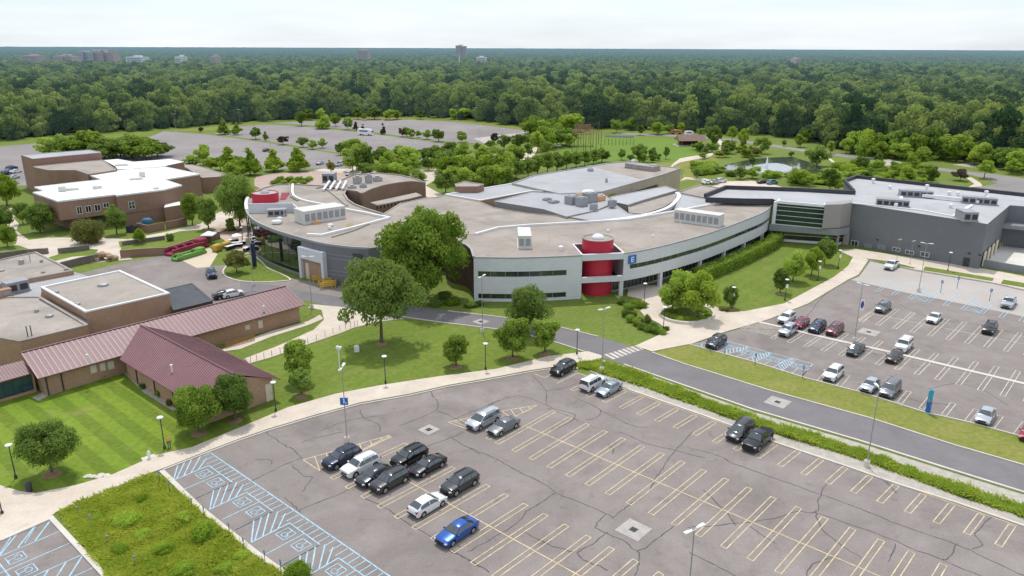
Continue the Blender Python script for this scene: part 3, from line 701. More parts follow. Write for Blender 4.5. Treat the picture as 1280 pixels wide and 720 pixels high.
for c in ([(420, 435), (490, 515), (500, 590), (640, 640), (520, 715)], [(500, 600), (740, 700)], [(490, 515), (560, 505), (640, 480)], [(500, 590), (350, 540), (200, 590)], [(640, 550), (760, 610), (740, 650), (690, 660)], [(760, 610), (900, 680), (1000, 700)], [(20, 660), (120, 620), (260, 560)]):
    crack(c, 560, 360, 4)
for c in ([(0, 300), (200, 240), (400, 190)], [(300, 400), (700, 330), (900, 300)], [(500, 140), (900, 270), (1200, 330)]):
    crack(c, 0, 300, 4, .10) if False else None
for c in ([(700, 130), (900, 230), (1100, 260), (1270, 300)], [(600, 60), (500, 160), (430, 250)], [(900, 500), (1000, 480), (1100, 500), (1200, 560)], [(640, 480), (840, 540), (1000, 560)]):
    crack(c, 860, 320, 3, .11)
struct('asphalt_cracks', CR, M['crack'])
# drain pads
for px, py, a, lab in ((536, 537, 1.0, 'square drain pad left of the pale silver minivan in the near car park'), (792, 662, 1.35, 'square drain pad in the empty lower middle of the near car park'), (972, 502.5, 1.4, 'concrete drain pad set in the campus drive beside the verge'), (601, 402, 1.1, 'pale concrete drain pad in the drive under the curved white building'), (1086, 415, 1.5, 'long concrete drain pad in the east car park near the tall light pole')):
    c = P(px, py, .03); t = thing('drain_pad', lab, 'storm drain', c, radians(48), 'storm drain pads')
    mb = MB(); mb.box((0, 0, .006), (2 * a, 2 * a, .012)); me = mb.mesh('pad', M['pad']); o = bpy.data.objects.new('pad', me); COL.objects.link(o); o.parent = t
    mb = MB()
    for k in range(5): mb.box(((k - 2) * .13, 0, .018), (.07, .62, .012))
    mb.box((0, 0, .014), (.72, .72, .006)); me = mb.mesh('grate', M['dark_metal']); o = bpy.data.objects.new('grate', me); COL.objects.link(o); o.parent = t
# ------------------------------------------------------------------ building helpers
def ccw(pts):
    a = sum(pts[i][0] * pts[(i + 1) % len(pts)][1] - pts[(i + 1) % len(pts)][0] * pts[i][1] for i in range(len(pts)))
    return list(pts) if a > 0 else list(pts)[::-1]
def V2(p): return Vector((p[0], p[1], 0))
def offset(path, d, closed=False):
    n = len(path); out = []
    for i in range(n):
        a = path[(i - 1) % n] if closed or i > 0 else path[i]; b = path[(i + 1) % n] if closed or i < n - 1 else path[i]
        t = V2(b) - V2(a); t.normalize(); out.append(V2(path[i]) + Vector((-t.y, t.x, 0)) * d)
    return out
def block(root, pts, z0, z1, wall, roof, par=.35, trim=None, w=.4, open_edges=()):
    pts = ccw([V2(p) for p in pts]); zt = z1 + par
    mb = MB(); mb.sides(pts, z0, zt - .03 if par else z1); a = part('wall', mb, wall, root)
    mb = MB(); mb.poly(pts, z1); r = part('roof', mb, roof, root)
    if par:
        mb = MB(); mb.strip(pts, w, z1 + .004, zt, closed=True, off=w / 2 - .05); part('parapet', mb, trim or wall, root)
    return a, r
def boxon(root, name, p1, p2, depth, h, m, z=None, extra=None):
    """a box standing on a roof: front bottom edge p1-p2, running back from the viewer"""
    p1, p2 = Vector(p1), Vector(p2); d = (p2 - p1); d.z = 0; L = d.length; d.normalize(); n = Vector((-d.y, d.x, 0))
    if n.y < 0: n = -n
    c = (p1 + p2) / 2 + n * depth / 2; a = atan2(d.y, d.x)
    mb = MB(); mb.box((c.x, c.y, p1.z + h / 2), (L, depth, h), a); mb.box((c.x, c.y, p1.z + h + .04), (L + .12, depth + .12, .08), a); mb.box((c.x, c.y, p1.z + .1), (L + .3, depth + .3, .2), a)
    o = part(name, mb, m, root)
    g = MB(); k = max(2, int(L / 1.3))
    for i in range(k):
        q = p1 + d * (L * (i + .5) / k) - n * .03
        g.box((q.x, q.y, p1.z + h * .52), (L / k * .72, .05, h * .55), a)
    part('grille', g, M['unit_grey'] if m is not M['unit_grey'] else M['dark_metal'], o)
    return o
def win(root, A, B, xl, xr, yt, yb, nx=1, ny=1, frame=None, glass=None, name='window', fw=.09, out=.05, y2=None):
    s0, z1 = onwall(A, B, xl, yt); _, z0 = onwall(A, B, xl, yb); s1, _ = onwall(A, B, xr, yt)
    return winm(root, A, B, s0, s1, z0, z1, nx, ny, frame, glass, name, fw, out)
def winm(root, A, B, s0, s1, z0, z1, nx=1, ny=1, frame=None, glass=None, name='window', fw=.09, out=.05):
    A, B = V2(A), V2(B); p = A + (B - A) * s0; q = A + (B - A) * s1; d = q - p; L = d.length; d.normalize(); n = Vector((-d.y, d.x, 0))
    if n.dot(-p) < 0: n = -n
    a = atan2(d.y, d.x); c = (p + q) / 2; H = z1 - z0
    mb = MB()
    for zz in (z0 + fw / 2, z1 - fw / 2): mb.box((c.x + n.x * out / 2, c.y + n.y * out / 2, zz), (L, out + .06, fw), a)
    for i in range(nx + 1):
        e = p + d * (fw / 2 + (L - fw) * i / nx); mb.box((e.x + n.x * out / 2, e.y + n.y * out / 2, (z0 + z1) / 2), (fw, out + .05, H - 2 * fw), a)
    for j in range(1, ny): mb.box((c.x + n.x * out / 2, c.y + n.y * out / 2, z0 + H * j / ny), (L - 2 * fw, out + .04, fw * .7), a)
    w = part(name, mb, frame or M['white_metal'], root)
    g = MB(); g.box((c.x + n.x * .01, c.y + n.y * .01, (z0 + z1) / 2), (L - fw, .04, H - fw), a)
    part('pane', g, glass or M['glass'], w)
    return w
def door(root, A, B, xl, xr, yt, yb, m):
    s0, z1 = onwall(A, B, xl, yt); s1, _ = onwall(A, B, xr, yt)
    A, B = V2(A), V2(B); p = A + (B - A) * s0; q = A + (B - A) * s1; d = q - p; L = d.length; d.normalize(); n = Vector((-d.y, d.x, 0))
    if n.dot(-p) < 0: n = -n
    a = atan2(d.y, d.x); c = (p + q) / 2
    mb = MB(); mb.box((c.x + n.x * .03, c.y + n.y * .03, z1 / 2), (L, .1, z1), a); o = part('door', mb, m, root)
    mb = MB(); e = c + d * L * .35 + n * .11; mb.box((e.x, e.y, 1.05), (.06, .06, .25), a); part('handle', mb, M['steel'], o)
    return o

# ------------------------------------------------------------------ curved white building with the red tower
ZE = 8.6
bE = thing('curved_office_building', 'curved white panelled building with ribbon windows, a red round tower and a blue letter sign', 'building', P(727, 375))
EL = catmull(PP([(592, 322), (640, 322.6), (684, 321.6), (728, 319.5)], ZE), 6)
ER = catmull(PP([(780, 317.2), (805, 313), (830, 307.5), (855, 301), (880, 294), (905, 285.5), (930, 276), (955, 265.6), (966, 256), (969, 250)], ZE), 5)
notch = PP([(716, 306), (765, 304)], ZE)
back = PP([(927, 250), (892, 256), (840, 266), (785, 275.5), (710, 280), (662, 282.5), (622, 286), (594, 294), (566, 292), (556, 297), (562, 302), (574, 304.5), (583, 307), (589, 312.5)], ZE)
outline = EL + notch + ER + back
mb = MB(); mb.poly([V2(p) for p in outline], ZE); part('roof', mb, M['roof_tan'], bE)
mb = MB(); mb.strip([V2(p) for p in back[:8]], .55, ZE, ZE + .45); mb.strip([V2(p) for p in ([ER[-1]] + back[:1])], .4, ZE, ZE + .4); part('parapet', mb, M['trim_white'], bE)
mb = MB(); mb.strip(EL, .35, ZE - .1, ZE + .14, off=.12); mb.strip(ER, .35, ZE - .1, ZE + .14, off=.12); mb.strip([V2(p) for p in back[8:]] + [V2(EL[0])], .4, ZE, ZE + .3); part('coping', mb, M['steel'], bE)
def band(mb, path, z0, z1): mb.sides(path, z0, z1, closed=False)
def frac(path, x):
    k = 0
    for i, p in enumerate(path):
        if pix((p.x, p.y, ZE))[0] < x: k = i
    return k
iL0, iL1 = 1, len(EL) - 4
mb = MB()
for z0, z1 in ((0, .55), (1.55, 4.9), (5.95, ZE)): band(mb, EL[iL0:iL1 + 1], z0, z1)
band(mb, EL[:iL0 + 1], 0, ZE); band(mb, EL[iL1:], 0, ZE)
gl = offset(EL[iL0:iL1 + 1], .22)
for zz in (.55, 1.55, 4.9, 5.95):
    for i in range(len(gl) - 1):
        a, b = EL[iL0 + i], EL[iL0 + i + 1]; mb.face([(a.x, a.y, zz), (b.x, b.y, zz), (gl[i + 1].x, gl[i + 1].y, zz), (gl[i].x, gl[i].y, zz)])
iR0 = 2
for z0, z1 in ((3.15, 5.35), (6.25, ZE)): band(mb, ER[iR0:], z0, z1)
band(mb, ER[:iR0 + 1], 3.15, ZE)
gr = offset(ER[iR0:], .22)
for zz in (5.35, 6.25):
    for i in range(len(gr) - 1):
        a, b = ER[iR0 + i], ER[iR0 + i + 1]; mb.face([(a.x, a.y, zz), (b.x, b.y, zz), (gr[i + 1].x, gr[i + 1].y, zz), (gr[i].x, gr[i].y, zz)])
part('wall', mb, M['panel'], bE)
for nm, g, zs in (('lower', gl, (.55, 1.55)), ('upper', gl, (4.9, 5.95)), ('right', gr, (5.35, 6.25))):
    mb = MB(); band(mb, g, *zs); w = part('ribbon_window', mb, M['glass'], bE)
    mb = MB()
    for i in range(0, len(g), 2): mb.box((g[i].x, g[i].y - .04, sum(zs) / 2), (.07, .1, zs[1] - zs[0]), 0)
    part('mullion', mb, M['steel'], w)
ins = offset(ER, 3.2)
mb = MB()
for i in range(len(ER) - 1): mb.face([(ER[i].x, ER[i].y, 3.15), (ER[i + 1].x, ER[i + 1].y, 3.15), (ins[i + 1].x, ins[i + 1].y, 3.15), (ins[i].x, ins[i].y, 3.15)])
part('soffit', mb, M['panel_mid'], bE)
mb = MB(); band(mb, ins, .4, 3.15); w = part('entrance_glazing', mb, M['glass'], bE)
mb = MB()
for i in range(0, len(ins)): mb.box((ins[i].x - .02, ins[i].y - .06, 1.6), (.08, .12, 3.1), 0)
mb.strip(ins, .16, 0, .4); part('mullion', mb, M['steel'], w)
for i, p in enumerate(ER):
    if i in (0, 10, 20, 26, 31, 36, 41):
        q = offset(ER, .45)[i]; mb = MB(); mb.box((q.x, q.y, 1.58), (.75, .6, 3.14), atan2(ER[min(i + 1, len(ER) - 1)].y - ER[i - 1].y, ER[min(i + 1, len(ER) - 1)].x - ER[i - 1].x) if i else 0.2)
        part('column', mb, M['panel'], bE)
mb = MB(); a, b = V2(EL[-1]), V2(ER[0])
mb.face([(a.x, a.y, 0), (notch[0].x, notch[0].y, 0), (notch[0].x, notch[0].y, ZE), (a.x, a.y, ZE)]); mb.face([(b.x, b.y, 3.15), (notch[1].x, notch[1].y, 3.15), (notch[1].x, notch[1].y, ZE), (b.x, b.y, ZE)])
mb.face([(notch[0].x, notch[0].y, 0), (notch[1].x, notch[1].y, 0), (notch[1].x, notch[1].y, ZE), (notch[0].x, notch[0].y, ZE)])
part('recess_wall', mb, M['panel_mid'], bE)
mb = MB(); d = (b - a); L = d.length; ang = atan2(d.y, d.x); c = (a + b) / 2 + Vector((-sin(ang), cos(ang), 0)) * .22
for z0, z1 in ((7.55, 8.75), (3.15, 4.2)): mb.box((c.x, c.y, (z0 + z1) / 2), (L + .02, .6, z1 - z0), ang)
part('portal_frame', mb, M['panel'], bE)
mb = MB()
for pa, pb in ((a, notch[0]), (notch[0], notch[1]), (notch[1], b)): mb.strip([V2(pa), V2(pb)], .3, ZE + .003, ZE + .2)
part('curb', mb, M['trim_white'], bE)
TR = 3.05; fr = P(744.5, 372.3); tc = Vector((fr.x, fr.y, 0)) + Vector((fr.x, fr.y, 0)).normalized() * (TR + 1.0)
tH = HT(744.5, 372.3, 303.8)
mb = MB(); mb.lathe(tc, [(TR, 0), (TR, tH)], 40, cap=False); tw = part('tower', mb, M['red_paint'], bE, smooth=40)
mb = MB(); mb.lathe(tc, [(TR + .05, tH - .02), (TR + .06, tH + .10), (TR - .25, tH + .10), (TR - .25, tH - .05)], 40); part('tower_roof', mb, M['roof_brown'], tw, smooth=30)
mb = MB(); mb.lathe((tc.x, tc.y, tH), [(1.2, -.02), (1.2, .25), (.95, .55), (.5, .75), (.05, .82)], 20); part('skylight', mb, M['white'], tw, smooth=50)
# letter sign
A, B = ER[2], ER[5]
s0, z1 = onwall(A, B, 785.5, 319.6); s1, _ = onwall(A, B, 795, 319); _, z0 = onwall(A, B, 785.5, 330)
d = (V2(B) - V2(A)); p0 = V2(A) + d * s0; p1 = V2(A) + d * s1; dn = (p1 - p0).normalized(); nn = Vector((dn.y, -dn.x, 0)); W = (p1 - p0).length; H = z1 - z0; a = atan2(dn.y, dn.x); c = (p0 + p1) / 2 + nn * .12
mb = MB(); mb.box((c.x, c.y, (z0 + z1) / 2), (W, .12, H), a); sg = part('letter_sign', mb, M['sign_blue'], bE)
mb = MB(); e = c + nn * .075; lh = H * .62; lw = W * .36; lz = (z0 + z1) / 2
q = e - dn * lw * .38; mb.box((q.x, q.y, lz), (lw * .3, .04, lh), a)
for k in (-1, 0, 1):
    q = e + dn * lw * .16; mb.box((q.x, q.y, lz + k * (lh / 2 - lh * .09)), (lw * .78, .042, lh * .18), a)
part('lettering', mb, M['white'], sg)
boxon(bE, 'roof_unit', P(648, 311, ZE), P(664, 311, ZE), 7.5, 2.5, M['unit'])
u = boxon(bE, 'roof_unit', P(842, 276.5, ZE), P(898, 284.5, ZE), 3.0, 2.6, M['unit'])
mb = MB()
for x, y, r, h in ((701, 313, .5, .8), (816, 296, .25, .4), (686, 300, .06, 3.2), (850, 288, .06, 2.0), (760, 290, .3, .5)):
    p = P(x, y, ZE); mb.lathe(p, [(r, 0), (r, h), (r * .4, h + r * .3)], 10)
part('roof_vent', mb, M['trim_white'], bE)
# the dark return wall at the left end
mb = MB(); bw = [V2(p) for p in back[8:]] + [V2(EL[0])]; mb.sides(bw, 0, ZE - .02, closed=False); mb.sides([V2(p) for p in back[:9]], 0, ZE, closed=False)
part('return_wall', mb, M['brick_dark'], bE)
mb = MB(); mb.sides([V2(ER[-1]), V2(back[0])], 0, ZE, closed=False); part('end_wall', mb, M['panel'], bE)

# ------------------------------------------------------------------ ring building with mirror glass front
ZA = 8.3
bA = thing('glass_front_building', 'round building with a mirror glass front, white roof rim, red roof drum and rooftop plant', 'building', P(390, 348))
AF = catmull(PP([(315.5, 242), (309, 247), (306, 256), (309, 267.5), (320, 277.5), (342.5, 287.5), (370, 296), (400, 304), (435, 309), (460, 310.5)], ZA), 5)
AB = PP([(505, 304), (530, 292), (505, 280), (487, 273.5), (477, 268), (458, 262), (443, 256.4), (434.5, 250.6), (430, 243), (432.5, 238.5), (425, 236), (405, 233), (385, 232), (365, 231), (345, 231.5), (330, 235.5)], ZA)
mb = MB(); mb.poly([V2(p) for p in AF + AB], ZA); part('roof', mb, M['roof_tan'], bA)
g0, g1, g2 = 7, 31, 31
mb = MB(); band(mb, AF[:g1 + 1], .5, 7.7); w = part('mirror_glazing', mb, M['glass_mirror'], bA)
mb = MB()
for zz in (2.3, 4.1, 5.9): mb.strip(AF[:g1 + 1], .10, zz - .03, zz + .03)
for i in range(0, g1, 2): mb.box((AF[i].x, AF[i].y, 4.1), (.07, .12, 7.2), 0)
part('mullion', mb, M['dark_metal'], w)
mb = MB(); band(mb, AF[:g1 + 1], 0, .5); band(mb, AF[:g1 + 1], 7.7, ZA); part('fascia', mb, M['panel_mid'], bA)
mb = MB(); band(mb, AF[g1:] + AB[:2], 0, ZA); part('wall', mb, M['panel_grey'], bA)
mb = MB()
for zz in (2.2, 3.0, 5.6, 6.4): mb.strip(AF[g1 + 3:], .08, zz - .04, zz + .04)
part('trim', mb, M['steel'], bA)
mb = MB(); mb.strip(AF[:14], .75, ZA - .35, ZA + .35, off=.3); part('rim', mb, M['trim_white'], bA)
mb = MB(); mb.strip(AF[13:], .4, ZA - .2, ZA + .2, off=.15); part('coping', mb, M['steel'], bA)
mb = MB(); mb.sides(ccw([V2(p) for p in AB[1:] + AF[:1]]), 0, ZA, closed=False); mb.sides([V2(p) for p in AB[1:] + AF[:1]], 0, ZA - .01, closed=False); part('courtyard_wall', mb, M['brick_dark'], bA)
mb = MB(); mb.strip([V2(p) for p in AB[3:11]], .5, ZA, ZA + .35); mb.strip([V2(p) for p in AB[10:] + AF[:1]], .4, ZA, ZA + .3); part('parapet', mb, M['roof_brown'], bA)
mb = MB()
for q in ([(366, 231.5), (365.5, 241), (367, 246), (375, 250.5), (386, 253.5), (410, 258), (420, 257.6)], [(432, 262.8), (460, 268), (486.5, 273.6), (440, 286.3), (402, 295.5), (384, 294.5)]):
    mb.strip([V2(P(x, y, ZA)) for x, y in q], .6, ZA, ZA + .5)
part('inner_parapet', mb, M['trim_white'], bA)
mb = MB(); mb.strip([V2(P(x, y, ZA)) for x, y in ((362, 231.8), (362.5, 241), (364, 247), (372, 251.5))], .3, ZA, ZA + .4); mb.strip([V2(P(x, y, ZA)) for x, y in ((470, 277), (440, 289.5), (415, 297))], .4, ZA, ZA + .3); mb.strip([V2(P(x, y, ZA)) for x, y in ((396, 236), (404, 233.5), (420, 246), (434, 258))], .5, ZA, ZA + .35)
part('curb', mb, M['roof_brown'], bA)
boxon(bA, 'penthouse', P(381, 281, ZA), P(432.5, 273, ZA), 5.0, 2.9, M['unit'])
boxon(bA, 'roof_unit', P(335, 271, ZA), P(358, 270, ZA), 2.2, 1.5, M['unit_grey'])
mb = MB(); p1, p2, p3 = P(311.5, 266.5, ZA), P(367, 265.5, ZA), P(378, 275, ZA); mb.strip([V2(p1), V2(p2)], .3, ZA, ZA + 2.3); mb.strip([V2(p2), V2(p3)], .3, ZA, ZA + 2.1); part('screen_wall', mb, M['panel'], bA)
fr = P(332.5, 254.5, ZA); dc = V2(fr) + V2(fr).normalized() * 3.3
mb = MB(); mb.lathe((dc.x, dc.y, ZA), [(3.3, -.5), (3.3, 2.3), (3.1, 2.3), (3.1, 2.1)], 36); dr = part('roof_drum', mb, M['red_paint'], bA, smooth=40)
mb = MB(); mb.lathe((dc.x, dc.y, ZA), [(3.12, 2.12), (1.0, 2.13)], 36, cap=False); mb.lathe((dc.x, dc.y, ZA), [(1.1, 2.1), (1.1, 2.4), (.8, 2.7), (.3, 2.9)], 18); part('skylight', mb, M['roof_grey'], dr, smooth=40)
mb = MB(); mb.poly([V2(P(x, y, ZA)) for x, y in ((350, 250), (357, 250), (363, 241), (352, 241))], ZA + .06); part('roof_hatch', mb, M['red_vinyl'], bA)
mb = MB()
for x, y, sx, h in ((346, 280, 2.2, .9), (350, 278, 1.2, 1.3), (355, 270, .5, 1.4), (412, 287, .8, .8), (413, 283, 1.3, .6), (392, 279.5, .4, .4)):
    p = P(x, y, ZA); mb.blob((p.x, p.y, ZA + h / 2), (sx / 2, sx * .35, h / 2), .6)
part('roof_vent', mb, M['white_metal'], bA, smooth=50)
mb = MB()
for k in range(5): p = P(434 + k * 1.6, 286.5 - k * .5, ZA); mb.tube((p.x, p.y, ZA), (p.x, p.y, ZA + 1.1), .04); mb.box((p.x, p.y, ZA + 1.1), (.6, .06, .06)); mb.box((p.x, p.y, ZA + .6), (.6, .06, .06))
part('guard_rail', mb, M['yellow_paint'], bA)
mb = MB(); p = P(396, 280, ZA); mb.box((p.x, p.y, ZA + .35), (1.3, .5, .7), .2); part('roof_vent', mb, M['copper'], bA)
# entrance portal
A, B = V2(AF[31]), V2(AF[36])
dP = (B - A).normalized(); nP = Vector((dP.y, -dP.x, 0)); LP = (B - A).length; aP = atan2(dP.y, dP.x); hP = 6.7
mb = MB()
for q, w_ in ((A + dP * .35, .7), (B - dP * .35, .7)): c = q + nP * .2; mb.box((c.x, c.y, hP / 2), (w_, 1.6, hP), aP)
c = (A + B) / 2 + nP * .2; mb.box((c.x, c.y, hP - 1.15), (LP - 1.402, 1.6, 2.3), aP); po = part('entrance_portal', mb, M['panel'], bA)
mb = MB(); c = (A + B) / 2 + nP * .14; mb.box((c.x, c.y, (hP - 2.3) / 2), (LP - 1.4, .3, hP - 2.31), aP); part('recess_wall', mb, M['brick_tan'], po)
mb = MB(); c = A + dP * 2.0 + nP * .34; mb.box((c.x, c.y, 1.7), (1.2, .16, 3.4), aP); part('door', mb, M['cream'], po)
win(bA, AF[33], AF[41], 427, 452, 314.5, 322.5, 3, 1, M['dark_metal'])
mb = MB(); p = P(318.5, 333, 0); mb.box((p.x, p.y, 2.6), (.9, .7, 5.2), .3); part('column', mb, mat('navy_column', (.03, .04, .09), .5), bA)
# plant behind the ring
mb = MB()
for x, y, w_, h in ((447, 230, 2.6, 3.0), (461, 229, 2.0, 3.4), (454, 235, 2.0, 1.6), (440, 236, 2.4, 1.2), (472, 227, 2.8, 2.0)):
    mb = MB(); h *= .7; w_ *= .85; p = P(x, y, 8.4); mb.box((p.x, p.y, 8.4 + h / 2), (w_, w_ * .8, h), .5); mb.lathe((p.x, p.y, 8.4 + h), [(w_ * .3, -.01), (w_ * .3, .35), (w_ * .2, .4)], 12); part('cooling_plant', mb, M['steel'], bA)
mb = MB()
for k in range(4): p, q = P(404 + k * 8, 239 - k * .4, 8.4), P(412 + k * 7, 231, 8.4); mb.tube((p.x, p.y, 8.7), (q.x, q.y, 9.4), .35, n=8)
part('duct', mb, M['white_metal'], bA)
boxon(bA, 'roof_unit', P(403, 229, 8.4), P(418, 229, 8.4), 4.0, 2.6, M['unit_grey'])

# ------------------------------------------------------------------ brown brick drum building in the middle
bC = thing('brick_hall', 'dark brown brick hall with a concave front standing inside the ring building', 'building', P(490, 262))
CF = catmull(PP([(447, 240), (453, 242), (465, 236.5), (480, 232), (500, 228.5), (516, 227.4), (532, 229)], 8.6), 4)
block(bC, CF + PP([(524, 225), (500, 219), (470, 216.5), (440, 219), (425, 226), (404, 233), (425, 236), (434, 238)], 8.6), 0, 8.55, M['brick'], M['roof_tan'], .3, M['roof_brown'])
mb = MB(); cp = PP([(463, 253), (520, 240.8), (527.5, 244.2), (512, 248), (472, 256.5)], 7.6); mb.prism([V2(p) for p in cp], 7.3, 7.6, bottom=True); can = part('canopy', mb, M['roof_brown'], bC)
mb = MB()
for t in [k / 9 for k in range(10)]:
    q = cp[4].lerp(cp[3], t); mb.box((q.x - .2, q.y + .3, 6.9), (.35, .35, .8))
part('post', mb, M['brick_dark'], can)

# ------------------------------------------------------------------ low wings behind the curved building
bI = thing('low_rear_wing', 'sprawling single storey wing with tan ballast and grey membrane roofs behind the curved building', 'building', P(640, 270))
block(bI, PP([(477, 268.3), (487, 273.8), (505, 280.3), (530, 292.3), (556, 296.5), (566, 291.5), (594, 293.6), (622, 285.6), (662, 282), (712, 279.4), (745, 277), (700, 270), (657, 266), (617, 259), (600, 252), (556, 243.5), (548, 246), (532, 247), (500, 254)], 7.6), 0, 7.5, M['brick_dark'], M['roof_tan'], .12, M['roof_brown'])
block(bI, PP([(556, 243.5), (600, 251.3), (665, 239.3), (692, 241), (700, 243.5), (640, 229.8)], 7.6), 0, 7.6, M['brick_tan'], M['roof_grey'], .25, M['trim_white'], .5)
block(bI, PP([(617.5, 251), (665, 239.3), (692, 241), (752, 241), (770, 252), (745, 262), (708, 270), (680, 261)], 8.2), 0, 8.0, M['panel_taupe'], M['roof_grey'], .12, M['roof_grey'])
block(bI, PP([(708, 270), (745, 262), (768, 254), (785, 266), (800, 268), (783, 272), (748, 277)], 7.9), 0, 7.75, M['panel_taupe'], M['roof_grey'], .1, M['roof_grey'])
block(bI, PP([(762, 246), (832, 232.3), (847, 237.5), (800, 251), (785, 256), (770, 253)], 6.6), 0, 6.5, M['panel_taupe'], M['roof_cool'], .12, M['roof_grey'])
block(bI, PP([(785, 256), (800, 251), (846, 240), (846, 249), (830, 259), (804, 268), (786, 266)], 6.0), 0, 5.9, M['glass'], M['roof_brown'], .2, M['roof_brown'])
mb = MB(); mb.strip(catmull(PP([(846, 240.5), (849, 244), (846, 250), (838, 257.5), (826, 263), (808, 268), (785, 272), (748, 276.5), (712, 279)], ZE - .3), 4), 1.0, ZE - 1.2, ZE - .2); part('ring_fascia', mb, M['trim_white'], bI)
block(bI, PP([(847, 241), (880, 247.5), (892, 256), (841, 265.5), (848, 250)], 8.3), 0, 8.1, M['panel_mid'], M['roof_cool'], .1, M['roof_grey'])
block(bI, PP([(845, 240.5), (876, 231), (907, 236), (881, 247.3)], 8.0), 0, 7.9, M['fascia_dark'], M['roof_brown'], .2, M['roof_brown'])
mb = MB()
for x, y, w_, h, mi in ((716, 254, 3.4, 2.0, 0), (727, 257, 2.6, 2.2, 0), (737, 252, 3.2, 2.4, 0), (728, 251, 3.0, 2.0, 1), (748, 250, 3.0, 1.2, 1), (692, 253, 2.4, .5, 0), (684, 250, 2.0, .5, 0), (765, 258, 1.8, 1.6, 0), (742, 262, 1.6, 1.4, 0)):
    mb = MB(); p = P(x, y, 8.1); mb.box((p.x, p.y, 8.05 + h / 2), (w_, w_ * .8, h), .7, mi); mb.box((p.x, p.y, 8.1 + h), (w_ * .6, w_ * .5, .25), .7, 0); part('cooling_plant', mb, [M['unit_grey'], M['copper']], bI)
mb = MB(); p = P(735, 243, 8.1); mb.lathe((p.x, p.y, 8.0), [(1.7, 0), (1.7, .9), (1.4, 1.2), (.2, 1.3)], 20); part('roof_drum', mb, M['white_metal'], bI, smooth=40)
bB = thing('long_rear_block', 'long flat roofed tan brick block with a window band beside the sports field', 'building', P(800, 240))
kp = PP([(640, 229.6), (668, 219.5), (760, 204.8), (785, 202.3), (851, 211), (825, 220), (752, 240.5), (700, 243)], 8.0)
block(bB, kp, 0, 8.0, M['tan_wall'], M['roof_grey'], .25, M['roof_grey'])
A, B = kp[6], kp[5]; mb = MB(); d = (B - A); d.z = 0; L = d.length; d.normalize(); n = Vector((d.y, -d.x, 0)); 
winm(bB, A, B, .22, .97, 4.4, 5.6, 16, 1, M['brick_dark'])
mb = MB(); mb.poly([V2(p) for p in PP([(741, 208.6), (785, 202.6), (849, 211), (824, 219.5), (800, 224)], 8.0)], 8.012); part('roof_patch', mb, M['roof_brown'], bB)
boxon(bB, 'roof_unit', P(781, 210, 8), P(816, 215, 8), 4.0, 1.5, M['roof_tan']); boxon(bB, 'roof_unit', P(815, 213.6, 8), P(823, 213.4, 8), 3.0, 1.7, M['unit_grey'])
mb = MB()
for x, y, w_ in ((738, 214, 2.0), (792, 204, 2.6), (758, 228, .8)): p = P(x, y, 8); mb.lathe(p, [(w_ * .5, 0), (w_ * .5, .8), (w_ * .2, 1.4)], 10)
part('roof_vent', mb, M['steel'], bB)
bS = thing('brick_shed', 'small brown brick shed at the left corner of the grey rear roofs', 'building', P(585, 239))
kp = PP([(568.5, 230), (581, 226.3), (605, 230.2), (597, 233), (570, 233)], 9.4); block(bS, kp, 0, 9.3, M['brick'], M['roof_brown'], .15, M['roof_brown'])

# ------------------------------------------------------------------ grey gymnasium with the glass link
ZG = 10.2
bG = thing('grey_gymnasium', 'large dark grey metal clad hall with a pale flat roof and long rooftop units', 'building', P(1150, 325))
gp = PP([(1065, 254), (1234, 280), (1262, 256.5), (1300, 259.5), (1420, 272), (1420, 262), (1280, 245.5), (1069, 222.5), (1055, 227.5), (1067, 241)], ZG)
block(bG, gp, 0, ZG, M['panel_grey'], M['roof_cool'], .02, M['roof_cool'])
mb = MB(); mb.strip([V2(p) for p in gp[5:9]], .7, ZG, ZG + .9, off=.3); mb.strip([V2(p) for p in (gp[8], gp[9])], .5, ZG, ZG + .9); part('parapet', mb, M['fascia_dark'], bG)
mb = MB(); mb.strip([V2(P(x, y, ZG)) for x, y in ((1065, 254.5), (1150, 263), (1204, 273.5))], .5, ZG + .02, ZG + .25); mb.strip([V2(P(x, y, ZG)) for x, y in ((1192, 271), (1215, 257))], .8, ZG + .02, ZG + .3)
mb.strip([V2(P(x, y, ZG)) for x, y in ((1152, 247.5), (1185, 250.5), (1222, 255.4), (1233, 254.6), (1234, 250))], .7, ZG + .3, ZG + 1.0); mb.strip([V2(P(x, y, ZG)) for x, y in ((1119, 259.5), (1125, 256), (1126, 250))], .7, ZG + .3, ZG + 1.0)
part('duct', mb, M['white_metal'], bG)
for a, b, dp, h in (((1095, 257), (1136, 260), 2.6, 1.6), ((1125, 246), (1166, 248), 2.6, 1.6), ((1202, 254), (1246, 257.5), 2.6, 1.6), ((1204, 277), (1222, 277.4), 4.2, 2.0)):
    boxon(bG, 'roof_unit', P(*a, ZG), P(*b, ZG), dp, h, M['unit_grey'])
mb = MB()
for x, y, h in ((1091, 229, 1.0), (1158, 238, 1.2), (1232, 246, 1.2), (1112, 236, .5), (1186, 244, .6), (1197, 245, .7), (1188, 260, .6)):
    p = P(x, y, ZG); mb.lathe(p, [(.35, 0), (.35, h), (.5, h), (.5, h + .3), (.1, h + .45)], 10)
part('roof_vent', mb, M['white_metal'], bG)
A, B = gp[0], gp[1]
for xl, xr, yt, yb in ((1064.5, 1073.5, 300, 306.5), (1080.5, 1091, 303, 310), (1097, 1108, 304.5, 311.5), (1115.5, 1126, 308.5, 313), (1132, 1143, 312, 317), (1151, 1162.5, 314, 320)):
    win(bG, A, B, xl, xr, yt, yb, 2, 1, M['panel_mid'] if xl < 1110 and xl > 1075 else M['white_metal'], None if not (1075 < xl < 1110) else M['panel_mid'])
door(bG, A, B, 1205, 1213, 321.5, 332, M['dark_metal'])
